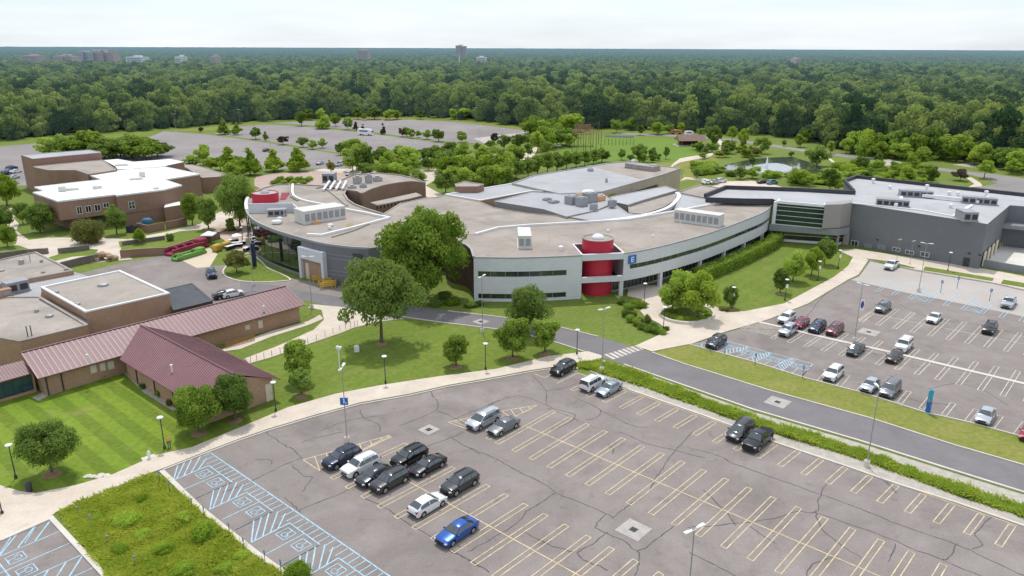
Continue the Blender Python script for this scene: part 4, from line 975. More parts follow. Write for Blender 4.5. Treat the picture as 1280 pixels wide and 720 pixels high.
mb = MB()
for px, py in ((1148, 307.5), (1096, 299.5), (1210.5, 316.5), (1224, 318.5)):
    s, z = onwall(A, B, px, py); q = V2(A) + (V2(B) - V2(A)) * s; mb.box((q.x + .1, q.y - .15, z), (.5, .25, .3), -.85)
part('wall_lamp', mb, M['dark_metal'], bG)
# loading dock
dk0, dk1 = P(1226, 334), P(1460, 374); up = (V2(gp[2]) - V2(gp[1])).normalized()
mb = MB(); c0 = V2(dk0) + up * .6; c1 = V2(dk1); mb.strip([c0, c1], .3, 0, 1.7); part('dock_wall', mb, M['panel_mid'], bG)
q0, q1 = V2(gp[2]) - up * 4, V2(gp[3]) - up * 4; mb = MB(); mb.prism([V2(gp[2]) - up * .02 + Vector((.05, 0, 0)), q0, q1 + Vector((20, -12, 0)), V2(gp[3])], 5.2, 6.1, bottom=True); part('dock_canopy', mb, M['panel_mid'], bG)
mb = MB(); mb.poly([V2(gp[1]) + Vector((.1, .1, 0)), V2(gp[2]), V2(gp[4]), c1, c0], .15); part('dock_floor', mb, mat('dock_floor', (.62, .60, .54), .9, (.74, .72, .66), .2, 3, .05), bG)
mb = MB()
for k in range(4):
    q = V2(gp[1]).lerp(V2(gp[2]), .12 + k * .17) + Vector((.25, -.18, 0)); mb.box((q.x, q.y, 1.8), (.2, 2.2, 3.2), atan2(up.y, up.x) - pi / 2)
part('dock_door', mb, M['cream'], bG)
mb = MB()
for k in range(4): p = P(1246 + k * 3, 312 - k * 2); mb.tube((p.x, p.y, .1), (p.x, p.y, 1.2), .12)
part('bollard', mb, M['yellow_paint'], bG)
# link
bK = thing('glass_link', 'dark teal glass link with a taupe box between the curved building and the grey hall', 'building', P(1010, 305))
kA, kB, kC, kD = V2(P(972, 252, ZG)), V2(P(1031, 257, ZG)), V2(P(1053, 256, ZG)), V2(P(1064, 254, ZG))
bk = [V2(P(x, y, ZG)) for x, y in ((1067, 241), (907, 236), (880, 247), (927, 249), (967, 249))]
mb = MB(); mb.poly([kA, kB, kC, kD] + bk, ZG); part('roof', mb, M['roof_cool'], bK)
mb = MB(); mb.strip([V2(P(x, y, ZG)) for x, y in ((881, 247), (907, 236.4), (1000, 239.5), (1069, 243.3))], .6, ZG, ZG + 1.0); part('parapet', mb, M['fascia_dark'], bK)
mb = MB(); mb.strip([V2(P(x, y, ZG)) for x, y in ((882, 248), (927, 249.5), (966, 250))], .5, ZG - 1, ZG + .3); part('curb', mb, M['fascia_dark'], bK)
dl = (kB - kA).normalized(); nl = Vector((dl.y, -dl.x, 0)); g0, g1 = kA + nl * .02, kB + nl * .02
mb = MB(); mb.sides([g0 - nl * 6, g0, g1, g1 - nl * 6], 4.6, 9.8, closed=False); w = part('glazing', mb, M['glass_teal'], bK)
mb = MB()
for zz in (5.7, 6.9, 8.1, 9.2): mb.strip([g0, g1, g1 - nl * 5], .12, zz - .05, zz + .05)
mb.strip([g0, g1], .14, 4.55, 4.7); part('mullion', mb, M['trim_white'], w)
mb = MB(); mb.strip([g0 - nl * 3, g0, g1, g1 - nl * 2], .5, 9.8, ZG + .25, off=.05); mb.box((g0.x - dl.x * .4, g0.y - dl.y * .4, 7.4), (.8, .9, 5.6), atan2(dl.y, dl.x)); part('frame', mb, M['trim_white'], bK)
tb = [g1 + dl * .03 + nl * .5, kC + nl * .9, kD + nl * .4 + dl * .3, kD - nl * 3, g1 - nl * 3 + dl * .03]
mb = MB(); mb.prism(tb, 4.7, ZG + .3); part('taupe_box', mb, M['panel_taupe'], bK)
mb = MB(); sl = [kA + nl * .9 - dl * 1.2, kC + nl * 2.0, kD + nl * 1.6 + dl * .6, kD - nl * 4, kA - nl * 4]; mb.prism(sl, 3.0, 4.55, bottom=True); part('canopy', mb, M['panel_mid'], bK)
mb = MB(); lo = [kA - nl * 1.5, kC - nl * .8, kD - nl * 1.5]; mb.sides(lo, 0.6, 3.0, closed=False); w = part('lower_glazing', mb, M['glass'], bK)
mb = MB(); mb.strip(lo, .14, 1.7, 1.8); mb.strip(lo, .3, 0, .6); part('mullion', mb, M['trim_white'], w)
mb = MB(); q = kC + nl * .9; mb.box((q.x, q.y, 1.5), (.5, .5, 3.0), .3); q = kD + nl * .8; mb.box((q.x, q.y, 1.5), (1.4, .6, 3.0), atan2(dl.y, dl.x)); part('column', mb, M['panel_taupe'], bK)

# ------------------------------------------------------------------ brown brick building on the left with white roofs
bW = thing('brown_brick_building', 'brown brick building with stepped bright white flat roofs and an overhanging corner', 'building', P(150, 295))
wp = PP([(41, 241), (72, 252), (144, 243.7), (145.5, 245), (205, 237.5), (227.5, 232), (206, 225), (250, 218), (200, 207.5), (160, 212), (109, 218.2), (127, 225), (102, 227.5), (43, 234.3), (55, 239)], 8.3)
wc = [V2(p) for p in wp]
mb = MB(); mb.sides(ccw(wc), 3.4, 8.3); wl = part('wall', mb, M['brick'], bW)
mb = MB(); mb.poly(wc, 8.32); part('roof', mb, M['roof_white'], bW)
mb = MB(); mb.strip(ccw(wc), .25, 8.1, 8.5, closed=True, off=.1); part('coping', mb, M['trim_white'], bW)
a0, a1, a2 = wc[0], wc[1], wc[2]; e1 = (a2 - a1).normalized(); e0 = (a0 - a1).normalized()
gpts = [a0 + e1 * 2.5, a1 + e1 * 3.2 + e0 * 2.2, a2 + e0 * 1.4, wc[3] + e0 * .4, wc[4] + e0 * .02, wc[5], wc[6], wc[7], wc[8], wc[13]]
mb = MB(); mb.sides(ccw(gpts), 0, 3.4); mb.poly(wc, 3.4); part('lower_wall', mb, M['brick'], bW)
for xl, xr, yt, yb in ((95, 102, 258.5, 268), (106, 113.5, 257.5, 266), (117.5, 125, 256, 264.5), (128.5, 136, 254, 260)):
    win(bW, a1, a2, xl, xr, yt, yb, 2, 1, M['white_metal'], M['glass_mirror'] if xl < 126 else None)
win(bW, wc[3], wc[4], 160, 168, 252, 262, 2, 2, M['white_metal'])
winm(bW, gpts[1], gpts[2], .08, .95, 1.2, 3.1, 7, 1, M['dark_metal'])
block(bW, PP([(26, 194), (41, 199), (126, 191), (125, 190), (111, 187.5)], 11), 0, 11, M['brick_red'], M['roof_grey'], .15, M['steel'])
block(bW, PP([(41.5, 209), (60, 213), (95, 213), (110, 218), (146, 212.5), (128, 200), (45, 207.5)], 8.8), 0, 8.8, M['brick'], M['roof_brown'], .12, M['roof_brown'])
block(bW, PP([(130, 200.5), (147, 199), (167, 202.5), (212.5, 199), (230, 202.5), (200, 209), (147.5, 212), (144, 208)], 8.4), 0, 8.4, M['brick'], M['roof_white'], .1, M['trim_white'])
block(bW, PP([(226, 206), (236, 212), (253, 222.5), (289.5, 220), (253, 209), (240, 206)], 5.0), 0, 5.0, M['brick'], M['roof_brown'], .12, M['roof_brown'])
mb = MB()
for x, y, w_, h in ((78, 239, 1.8, 1.3), (90, 237, 3.2, .5), (119, 236, 1.2, .8), (125, 235, 1.0, .6), (178, 221, 1.6, 1.5), (170, 224, 3.4, .5), (152, 207, 3.6, .6), (195, 236, 1.4, .4)):
    p = P(x, y, 8.4); mb.box((p.x, p.y, 8.35 + h / 2), (w_, w_ * .7, h), .6); mb.box((p.x, p.y, 8.35 + h), (w_ * .8, w_ * .5, .12), .6)
part('roof_unit', mb, M['unit'], bW)
lw = PP([(207, 262), (230, 258)], 3.0)
mb = MB(); q = [V2(p) for p in PP([(205, 259), (229, 255), (225, 251.5), (207, 253)], 4.4)]; mb.prism(q, 0, 4.3); part('bay', mb, M['brick'], bW)
mb = MB(); mb.poly(q, 4.31); part('bay_roof', mb, M['roof_white'], bW)
door(bW, wc[4], wc[3], 160, 167, 283, 292, M['dark_metal'])

# ------------------------------------------------------------------ flat brick blocks at the left edge
bF = thing('flat_roof_brick_block', 'tan flat roofed brick blocks with white roof edges behind the red metal roof', 'building', P(130, 395))
b1 = PP([(51, 360), (150, 339), (212, 367.5), (107, 391)], 5.6); block(bF, b1, 0, 5.6, M['brick_tan'], M['roof_brown'], .25, M['trim_white'], .45)
b2 = PP([(-60, 372), (50, 371.5), (110, 407), (25, 428), (-30, 418), (-90, 404)], 4.5); block(bF, b2, 0, 4.5, M['brick_tan'], M['roof_brown'], .2, M['roof_brown'])
b3 = PP([(-60, 331), (0, 325), (45, 315.5), (92, 339), (0, 356), (-60, 366)], 4.6); block(bF, b3, 0, 4.6, M['brick_tan'], M['roof_brown'], .2, M['roof_brown'])
block(bF, PP([(-60, 366), (0, 356), (92, 339.5), (112, 346), (52, 361), (50, 371), (-60, 371)], 4.0), 0, 3.9, M['brick_tan'], M['roof_grey'], .05, M['roof_grey'])
block(bF, PP([(205, 362), (240, 354), (266, 376), (217, 388)], 3.6), 0, 3.6, M['brick_dark'], M['roof_dark'], .05, M['roof_dark'])
boxon(bF, 'roof_unit', P(11, 369, 3.95), P(38, 363, 3.95), 2.4, 2.0, M['unit_grey']); boxon(bF, 'chimney', P(-8, 375, 4.5), P(16, 370, 4.5), 1.2, 1.3, M['brick_tan'])
mb = MB()
for x, y, z, r, h in ((129, 357, 5.6, .9, .35), (71, 366, 5.6, .4, .3), (97, 381, 5.6, .45, .3), (46, 390, 4.5, .35, .4), (62, 396, 4.5, .6, .35), (27, 330, 4.6, .5, .9), (38, 327, 4.6, .08, 2.0), (52, 328, 4.6, .3, .5), (54, 341, 4.6, .4, .3), (82, 338, 4.6, .3, .4), (2, 339, 4.6, .5, .3)):
    p = P(x, y, z); mb.lathe(p, [(r, 0), (r, h), (r * .7, h + .1)], 12)
part('roof_vent', mb, M['steel'], bF)
mb = MB(); p = P(40, 420, 4.5); mb.box((p.x, p.y, 4.6), (.1, .1, 3.2)); p = P(35, 421, 4.5); mb.box((p.x, p.y, 4.6), (.1, .1, 3.2)); part('roof_ladder', mb, M['dark_metal'], bF)
mb = MB(); mb.strip([V2(p) for p in PP([(52, 374), (108, 405)], 4.5)], .9, 4.52, 4.56); part('roof_dark_strip', mb, M['roof_dark'], bF)  # narrow dark strip along the roof edge beside the taller block

# ------------------------------------------------------------------ red metal roofed building
bR = thing('red_roofed_building', 'long low brick building with ribbed red metal roofs and a gabled cross wing', 'building', P(150, 470))
zr, ze = 5.2, 3.0
R0, R1 = P(27, 441, zr), P(357, 358, zr); E0, E1 = P(50, 473, ze), P(382, 381, ze)
W0, W1 = P(176, 407, zr), P(292, 468, zr); WR = P(350, 474, ze); J = P(246, 419, ze); JL = P(151, 446, ze)
dm = (R1 - R0).normalized(); nm = Vector((dm.y, -dm.x, 0)); dw = (W1 - W0).normalized(); nw = Vector((dw.y, -dw.x, 0))
hw = abs((V2(WR) - V2(W1)).dot(nw)); WL = Vector((W1.x, W1.y, ze)) + (-nw if nw.x > 0 else nw) * 0
sgn = 1 if (V2(WR) - V2(W1)).dot(nw) > 0 else -1
WL = Vector((W1.x, W1.y, ze)) - nw * sgn * hw + dw * (V2(WR) - V2(W1)).dot(dw)
hm = (V2(E0) - V2(R0)).dot(nm)
def slope(name, quad, rib_d, up_a, m, pitch=.7, ribm=None):
    mb = MB(); mb.face(quad); n = (quad[1] - quad[0]).cross(quad[2] - quad[0]).normalized()
    if n.z < 0: n = -n
    mb.sides([], 0, 0); r = part(name, mb, m, bR)
    rb = MB(); (a, b), (c, e) = rib_d
    L = (b - a).length; k = int(L / pitch)
    for i in range(k + 1):
        t = i / k; p = a.lerp(b, t) + n * .04; q = c.lerp(e, t) + n * .04
        if (p - q).length < .3: continue
        u = (b - a).normalized() * .09
        rb.face([p - u, q - u, q + u, p + u]); rb.face([p - u - n * .06, q - u - n * .06, q - u, p - u]); rb.face([p + u, q + u, q + u - n * .06, p + u - n * .06])
    part('roof_rib', rb, ribm or M['red_rib'], r)
    return r
R0e = V2(R0) + nm * hm; Em0 = Vector((R0e.x, R0e.y, ze)); R1e = V2(R1) + nm * hm; Em1 = Vector((R1e.x, R1e.y, ze))
slope('roof', [R0, Em0, Em1, R1], ((R0, R1), (Em0, Em1)), 0, M['red_metal'])
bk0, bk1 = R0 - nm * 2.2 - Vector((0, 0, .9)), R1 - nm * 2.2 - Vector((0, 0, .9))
mb = MB(); mb.face([R0, R1, bk1, bk0]); part('rear_roof', mb, M['roof_dark'], bR)  # dark colour stands for the shadow band behind the ridge
# the wing's slopes start where they meet the main slope
tL = (V2(JL) - V2(W0)).dot(dw); tR = (V2(J) - V2(W0)).dot(dw)
WL0 = Vector((W0.x, W0.y, ze)) - nw * sgn * hw + dw * hm * .99; WR0 = Vector((W0.x, W0.y, ze)) + nw * sgn * hw + dw * hm * .99
lift = Vector((0, 0, .02))
slope('wing_roof', [W0 + lift, WL0 + lift, WL + lift, W1 + lift], ((W0.lerp(W0, 0) + lift, W1 + lift), (WL0 + lift, WL + lift)), 0, M['red_metal'], .5)
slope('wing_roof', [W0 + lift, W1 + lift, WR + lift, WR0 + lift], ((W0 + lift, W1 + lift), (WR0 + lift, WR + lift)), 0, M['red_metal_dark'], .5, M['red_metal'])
mb = MB(); mb.tube(W0 + Vector((0, 0, .05)), W1 + Vector((0, 0, .05)), .16); mb.tube(R0 + Vector((0, 0, .05)), R1 + Vector((0, 0, .05)), .13)
mb.tube(Em0, Em1, .10); mb.tube(WL0, WL, .10); mb.tube(WR0, WR, .10); part('ridge_cap', mb, M['red_metal'], bR)
mb = MB()
for x, y, z in ((110, 450, 4.0), (215, 463, 4.1), (330, 388, 3.6)):
    p = P(x, y, z); mb.lathe((p.x, p.y, z - .3), [(.12, 0), (.12, 1.0), (.18, 1.0), (.18, 1.15)], 10)
part('roof_vent', mb, M['white_metal'], bR)
mb = MB()
i_ = .7
m0 = V2(R0) + dm * i_; m1 = V2(R1) - dm * i_; f0 = m0 + nm * (hm - i_); f1 = m1 + nm * (hm - i_)
for a_, b_, za, zb in ((f0, f1, 3.2, 3.2),): mb.face([(a_.x, a_.y, 0), (b_.x, b_.y, 0), (b_.x, b_.y, zb), (a_.x, a_.y, za)])
for a_, b_ in ((m0, f0), (m1, f1)): mb.face([(a_.x, a_.y, 0), (b_.x, b_.y, 0), (b_.x, b_.y, 3.15), (a_.x, a_.y, zr - .25)])
q0, q1 = m0 - nm * 1.8, m1 - nm * 1.8; mb.face([(q0.x, q0.y, 0), (q1.x, q1.y, 0), (q1.x, q1.y, 4.3), (q0.x, q0.y, 4.3)])
for a_, b_ in ((m0, q0), (m1, q1)): mb.face([(a_.x, a_.y, 0), (b_.x, b_.y, 0), (b_.x, b_.y, 4.3), (a_.x, a_.y, zr - .25)])
wl0, wl1 = V2(WL0) + nw * sgn * i_, V2(WL) + nw * sgn * i_ - dw * .9; wr0, wr1 = V2(WR0) - nw * sgn * i_, V2(WR) - nw * sgn * i_ - dw * .9
for a_, b_ in ((wl0, wl1), (wr0, wr1)): mb.face([(a_.x, a_.y, 0), (b_.x, b_.y, 0), (b_.x, b_.y, 3.2), (a_.x, a_.y, 3.2)])
wm = (wl1 + wr1) / 2; mb.face([(wl1.x, wl1.y, 0), (wr1.x, wr1.y, 0), (wr1.x, wr1.y, 3.2), (wm.x, wm.y, zr - .2), (wl1.x, wl1.y, 3.2)])
part('wall', mb, M['brick_tan'], bR)
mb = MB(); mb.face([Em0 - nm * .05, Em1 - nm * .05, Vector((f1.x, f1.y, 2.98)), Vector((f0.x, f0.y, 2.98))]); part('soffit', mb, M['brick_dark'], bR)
for xl, xr in ((112, 120), (124, 131), (134, 142)): win(bR, f0, f1, xl, xr, 457.5 - (xl - 112) * .22, 467.5 - (xl - 112) * .22, 1, 1, M['cream'], M['cream'])
for xl, xr, yt, yb in ((306, 312, 407, 413), (322, 328, 401, 411)): win(bR, f0, f1, xl, xr, yt, yb, 1, 1, M['cream'], M['cream'])
door(bR, wm, wr1, 331, 339, 481, 497, M['cream'])
mb = MB()
for t in (.05, .3, .55): q = wl0.lerp(wl1, t + .1) - nw * sgn * .08; mb.box((q.x, q.y, 1.5), (.12, .12, 3.0))
q = f0 + dm * .3 + nm * .1; mb.box((q.x, q.y, 1.5), (.12, .12, 3.0)); q = f0 + dm * 2.2 + nm * .1; mb.box((q.x, q.y, 1.5), (.12, .12, 3.0)); part('downpipe', mb, M['dark_metal'], bR)
# linked lower piece at the photo's left edge
bL = thing('red_roofed_corridor', 'low corridor with a red metal roof and dark blue windows at the left edge', 'building', P(20, 492))
l0, l1 = P(-70, 476, 4.4), P(27, 451, 4.4); m0_, m1_ = P(-70, 497, 3.1), P(43, 465.5, 3.1)
mb = MB(); mb.face([l0, m0_, m1_, l1]); r = part('roof', mb, M['red_metal'], bL)
mb = MB(); n = (m0_ - l0).cross(l1 - l0).normalized(); n = n if n.z > 0 else -n
for i in range(26):
    t = i / 25; p, q = l0.lerp(l1, t) + n * .04, m0_.lerp(m1_, t) + n * .04; u = (l1 - l0).normalized() * .06; mb.face([p - u, q - u, q + u, p + u])
part('roof_rib', mb, M['red_rib'], r)
dd = (m1_ - m0_); dd.z = 0; dd.normalize(); nn = Vector((dd.y, -dd.x, 0)); a_, b_ = V2(m0_) - nn * .6, V2(m1_) - nn * .6
mb = MB(); mb.sides([a_, b_, b_ - nn * 2.6], 0, 3.15, closed=False); part('wall', mb, M['brick_tan'], bL)
winm(bL, a_, b_, .3, .97, .5, 2.7, 6, 1, M['dark_metal'], mat('blue_glass', (.015, .05, .09), .08, spec=.8))
mb = MB(); q0 = P(-20, 500); mb.strip([V2(P(-40, 503)), V2(P(12, 489.5)), V2(P(2, 482))], .25, 0, .8); part('planter_wall', mb, M['stone_wall'], bL)

# ------------------------------------------------------------------ free standing walls round the brick building
def gwall(name, pts, h, w, m, label, group=None):
    p = PP(pts); mb = MB(); mb.strip(p, w, 0, h); mb.strip(p, w + .1, h, h + .12); return solo(name, mb, m, label, 'wall', (p[0].x, p[0].y, 0), group)
gwall('retaining_wall', [(151, 322.5), (180, 320), (209, 318.6), (240, 308.5), (275, 298)], 1.7, .35, M['brick'], 'brown brick retaining wall behind the red and green inflatables')
gwall('retaining_wall', [(77, 337), (100, 331), (127, 325.5)], 1.5, .35, M['stone_wall'], 'grey stone retaining wall at the corner of the flat brick block')
gwall('planter_wall', [(73, 317), (92, 315), (112, 312)], 1.1, .5, M['stone_wall'], 'short grey stone planter wall on the lawn bed before the brick building')
gwall('planter_wall', [(-20, 326), (0, 323), (30, 319), (61, 317)], 1.2, .5, M['stone_wall'], 'long dark stone planter wall beside the leftmost flat roof')
gwall('planter_wall', [(153, 307), (175, 304), (206, 299.5)], .9, .5, M['stone_wall'], 'low dark stone planter wall on the oval lawn bed')
gwall('courtyard_wall', [(172, 288), (186, 291), (206, 287)], 1.9, .3, M['brick'], 'brown brick yard wall hiding the bins of the brick building')
gwall('courtyard_wall', [(208, 286.5), (222, 284), (234, 281)], 1.9, .3, M['brick'], 'second brown brick yard wall to the right of the blue tarpaulin')
# ------------------------------------------------------------------ vehicles
STALL = Vector((cos(radians(48.6)), sin(radians(48.6)), 0))
def paint(name, col, met=.35, rough=.28):
    m = mat('car_paint_' + name, col, rough, metallic=met, spec=.5, coat=.45); return m
PAINT = {k: paint(k, *v) for k, v in dict(navy=((.018, .026, .060),), white=((.74, .75, .75), 0.0), charcoal=((.045, .047, .052),), black=((.012, .012, .014),), blue=((.015, .085, .36),), silver=((.50, .53, .56), .5), grey=((.20, .205, .215), .5), iceblue=((.36, .42, .46), .5),
         red=((.26, .012, .035),), maroon=((.17, .04, .055),), darkblue=((.025, .035, .075),), brown=((.05, .035, .032),), skyblue=((.16, .32, .42), .3)).items()}
# side profiles: (x, top height, half width at the roof) from nose to tail; belt height, length, half width
KIND = {
    'sedan': dict(L=4.75, hw=.91, belt=.90, H=1.45, top=[(2.37, .55, .62), (2.30, .72, .74), (1.95, .84, .82), (1.05, .97, .84), (.25, 1.40, .60), (-.25, 1.45, .60), (-.95, 1.41, .60), (-1.72, 1.07, .78), (-2.20, 1.02, .78), (-2.34, .90, .72), (-2.37, .55, .62)], ws=(1.05, .25), rw=(-.95, -1.72), side=(.78, -1.45), ax=(1.42, -1.38), wr=.33),
    'hatch': dict(L=4.35, hw=.89, belt=.94, H=1.52, top=[(2.17, .55, .60), (2.10, .74, .72), (1.80, .90, .80), (1.05, 1.02, .82), (.30, 1.45, .60), (-.25, 1.52, .60), (-1.20, 1.44, .58), (-1.95, 1.12, .70), (-2.12, .95, .74), (-2.17, .55, .64)], ws=(1.05, .30), rw=(-1.20, -1.95), side=(.80, -1.55), ax=(1.34, -1.28), wr=.32),
    'suv': dict(L=4.70, hw=.94, belt=1.08, H=1.70, top=[(2.35, .62, .66), (2.29, .90, .78), (2.00, 1.04, .85), (1.15, 1.12, .86), (.50, 1.60, .66), (.10, 1.69, .66), (-1.40, 1.67, .65), (-1.85, 1.60, .64), (-2.22, 1.12, .78), (-2.33, .98, .82), (-2.35, .60, .70)], ws=(1.15, .50), rw=(-1.85, -2.22), side=(.95, -1.90), ax=(1.42, -1.36), wr=.37),
    'jeep': dict(L=4.60, hw=.93, belt=1.12, H=1.80, top=[(2.30, .62, .72), (2.27, 1.02, .82), (2.10, 1.10, .86), (1.00, 1.16, .87), (.62, 1.72, .72), (.30, 1.79, .72), (-1.70, 1.79, .72), (-2.10, 1.74, .70), (-2.24, 1.14, .82), (-2.29, .98, .84), (-2.30, .62, .74)], ws=(1.00, .62), rw=(-2.10, -2.24), side=(.84, -1.98), ax=(1.36, -1.34), wr=.38),
    'minivan': dict(L=5.05, hw=.98, belt=1.06, H=1.76, top=[(2.52, .58, .66), (2.45, .82, .80), (2.15, .96, .86), (1.55, 1.08, .88), (.60, 1.62, .70), (.10, 1.74, .70), (-1.60, 1.75, .70), (-2.20, 1.68, .69), (-2.42, 1.10, .82), (-2.50, .95, .84), (-2.52, .58, .72)], ws=(1.55, .60), rw=(-2.20, -2.42), side=(1.20, -2.15), ax=(1.55, -1.50), wr=.34),
    'pickup': dict(L=5.70, hw=.98, belt=1.12, H=1.85, top=[(2.85, .62, .76), (2.80, 1.02, .86), (2.50, 1.12, .90), (1.35, 1.20, .90), (.75, 1.76, .72), (.40, 1.85, .72), (-.55, 1.83, .72), (-.80, 1.16, .86), (-.90, 1.15, .90), (-2.75, 1.15, .90), (-2.83, 1.05, .90), (-2.85, .62, .80)], ws=(1.35, .75), rw=(-.55, -.80), side=(1.12, -.48), ax=(1.72, -1.62), wr=.40),
}
def interp(tab, x, k):
    for (a, b) in zip(tab, tab[1:]):
        if a[0] >= x >= b[0]: return a[k] + (b[k] - a[k]) * (a[0] - x) / max(1e-6, a[0] - b[0])
    return tab[-1][k]
def lpart(name, mb, mats, parent, smooth=None):
    me = mb.mesh(name, mats, (0, 0, 0), smooth); o = bpy.data.objects.new(name, me); COL.objects.link(o); o.parent = parent; return o
def make_car(kind, col):
    K = KIND[kind]; root = thing('parked_car', 'x', 'car'); hw = K['hw']; L2 = K['L'] / 2; wr = K['wr']; top = K['top']
    def plan(x):  # half width of the body seen from above
        e = max(0.0, (abs(x) - (L2 - .75)) / .75); return hw * (1 - .20 * e ** 2.2)
    def sec(x):
        zt = interp(top, x, 1); tw = interp(top, x, 2); w = plan(x); z0 = .22 if abs(x) < L2 - .15 else .32
        for ax in K['ax']:
            if abs(x - ax) < wr + .07: z0 = max(z0, wr + sqrt(max(0, (wr + .07) ** 2 - (x - ax) ** 2)))
        belt = min(K['belt'] - .05 * (x / L2 if x > 0 else 0), zt - .06)
        z1 = max(z0 + .03, .50 if z0 < .5 else z0 + .03)
        return [(x, w * .95, z0), (x, w, z1), (x, w * .995, max(z1 + .02, belt - .22)), (x, w * .95, max(z1 + .04, belt)), (x, min(tw, w * .94) + .02, max(z1 + .06, zt - .07)), (x, min(tw, w * .94) * .86, max(z1 + .07, zt - .015)), (x, 0, max(z1 + .08, zt + .012))]
    xs = set(round(p[0], 3) for p in top)
    for ax in K['ax']:
        for k in range(-6, 7): xs.add(round(ax + (wr + .07) * sin(k * pi / 12), 3))
    for k in range(-8, 9): xs.add(round(L2 * k / 8.001, 3))
    xs = sorted(xs, reverse=True)
    mb = MB(); vs = []; S = [sec(x) for x in xs]; n = 7
    for s in S:
        for p in s: vs.append(p)
        for p in s[:-1]: vs.append((p[0], -p[1], p[2]))
    w = 13; fs = []
    for i in range(len(S) - 1):
        for j in range(6):
            a, b = i * w + j, (i + 1) * w + j; fs.append((a, a + 1, b + 1, b))
            a2 = i * w + (7 + j); b2 = (i + 1) * w + (7 + j); a3 = i * w + (7 + j + 1 if j < 5 else 6); b3 = (i + 1) * w + (7 + j + 1 if j < 5 else 6); fs.append((a2, b2, b3, a3))
    fs.append(tuple(range(0, 7)) + tuple(range(12, 6, -1))); e = (len(S) - 1) * w; fs.append(tuple(reversed(tuple(range(e, e + 7)) + tuple(range(e + 12, e + 6, -1)))))
    mb.add(vs, fs); lpart('body', mb, PAINT[col], root, smooth=38)
    # underside
    mb = MB(); mb.box((0, 0, .30), (L2 * 2 - .5, hw * 1.7, .16)); lpart('underbody', mb, M['car_trim'], root)
    def skin(x0, x1, j0, j1, sgn, u0=.06, u1=.94, v0=.08, v1=.92, nu=5, off=.012):
        """glass patch following the body between section points j0..j1"""
        g = []
        for i in range(nu + 1):
            x = x0 + (x1 - x0) * (u0 + (u1 - u0) * i / nu); s = sec(x); p, q = Vector(s[j0]), Vector(s[j1]); r = []
            for t in (v0, v1): c = p.lerp(q, t); r.append(Vector((c.x, c.y * sgn, c.z)))
            g.append(r)
        out = MB()
        for i in range(nu):
            a, b, c, d = g[i][0], g[i + 1][0], g[i + 1][1], g[i][1]; nrm = (b - a).cross(d - a).normalized()
            if nrm.y * sgn < 0: nrm = -nrm
            out.face([v + nrm * off for v in (a, b, c, d)])
        return out
    def pane(x0, x1):
        """windscreen or rear window between two stations"""
        out = MB(); s0, s1 = sec(x0), sec(x1)
        A = [Vector(s0[5]) * 1, Vector(s1[5]) * 1]; ya, yb = s0[4][1] * .92, s1[4][1] * .94
        za0, zb0 = s0[6][2], s1[6][2]; d = Vector((x1 - x0, 0, zb0 - za0)); nrm = Vector((-d.z, 0, d.x)); nrm = nrm if nrm.z > 0 else -nrm; nrm.normalize()
        N = 6; ps = []
        for t in (.07, .95):
            rowp = []
            for k in range(N + 1):
                y = (ya + (yb - ya) * t) * (2 * k / N - 1); z = za0 + (zb0 - za0) * t - .035 * (2 * k / N - 1) ** 2; rowp.append(Vector((x0 + (x1 - x0) * t, y, z)) + nrm * .022)
            ps.append(rowp)
        for k in range(N): out.face([ps[0][k], ps[0][k + 1], ps[1][k + 1], ps[1][k]])
        return out
    lpart('windscreen', pane(*K['ws']), M['car_glass'], root, smooth=60); lpart('rear_window', pane(*K['rw']), M['car_glass'], root, smooth=60)
    a, b = K['side']; mid = (a + b) / 2 + (.05 if kind != 'pickup' else 0)
    for sgn in (1, -1):
        segs = [(a, mid), (mid, b)] if kind in ('sedan', 'hatch', 'pickup') else [(a, a + (b - a) * .33), (a + (b - a) * .33, a + (b - a) * .68), (a + (b - a) * .68, b)]
        mb = MB()
        for p, q in segs:
            o = skin(p, q, 3, 4, sgn, .03, .97, .10, .90); mb.add(o.v, o.f)
        lpart('side_window', mb, M['car_glass'], root)
        mb = MB(); mb.box((a - .02, sgn * (hw + .09), K['belt'] + .03), (.16, .20, .13)); lpart('mirror', mb, PAINT[col], root)
        xn = L2 - .17; mb = MB(); mb.box((xn, sgn * plan(xn) * .80, interp(top, xn, 1) - .13), (.26, .36, .13), -sgn * .35); lpart('headlight', mb, M['head_lens'], root)
        xn = -L2 + .10; mb = MB(); mb.box((xn, sgn * plan(xn) * .84, interp(top, xn, 1) - .16), (.18, .26, .20), sgn * .3); lpart('tail_light', mb, M['tail_lens'], root)
        for ax in K['ax']:
            mb = MB(); mb.tube((ax, sgn * (hw - .22), wr), (ax, sgn * (hw - .005), wr), wr, n=20); wh = lpart('wheel', mb, M['tyre'], root, smooth=40)
            mb = MB(); y = sgn * (hw + .004); mb.tube((ax, sgn * (hw - .02), wr), (ax, y, wr), wr * .66, n=16)
            lpart('rim', mb, M['rim'], wh, smooth=30)
    mb = MB(); mb.box((L2 - .02, 0, .60), (.08, hw * 1.0, .22)); mb.box((L2 - .05, 0, .38), (.12, hw * 1.5, .12)); lpart('grille', mb, M['car_trim'], root)
    mb = MB(); mb.box((-L2 + .03, 0, .44), (.12, hw * 1.55, .16)); lpart('bumper', mb, M['car_trim'], root)
    mb = MB(); mb.box((-L2 - .015, 0, .72), (.03, .5, .15)); lpart('number_plate', mb, M['plate'], root)
    if kind in ('suv', 'jeep', 'minivan'):
        mb = MB()
        for sgn in (1, -1): mb.box((-.6, sgn * .60, K['H'] + .035), (1.9, .05, .05))
        lpart('roof_rail', mb, M['car_trim'] if col in ('black', 'charcoal', 'navy', 'darkblue') else M['rim'], root)
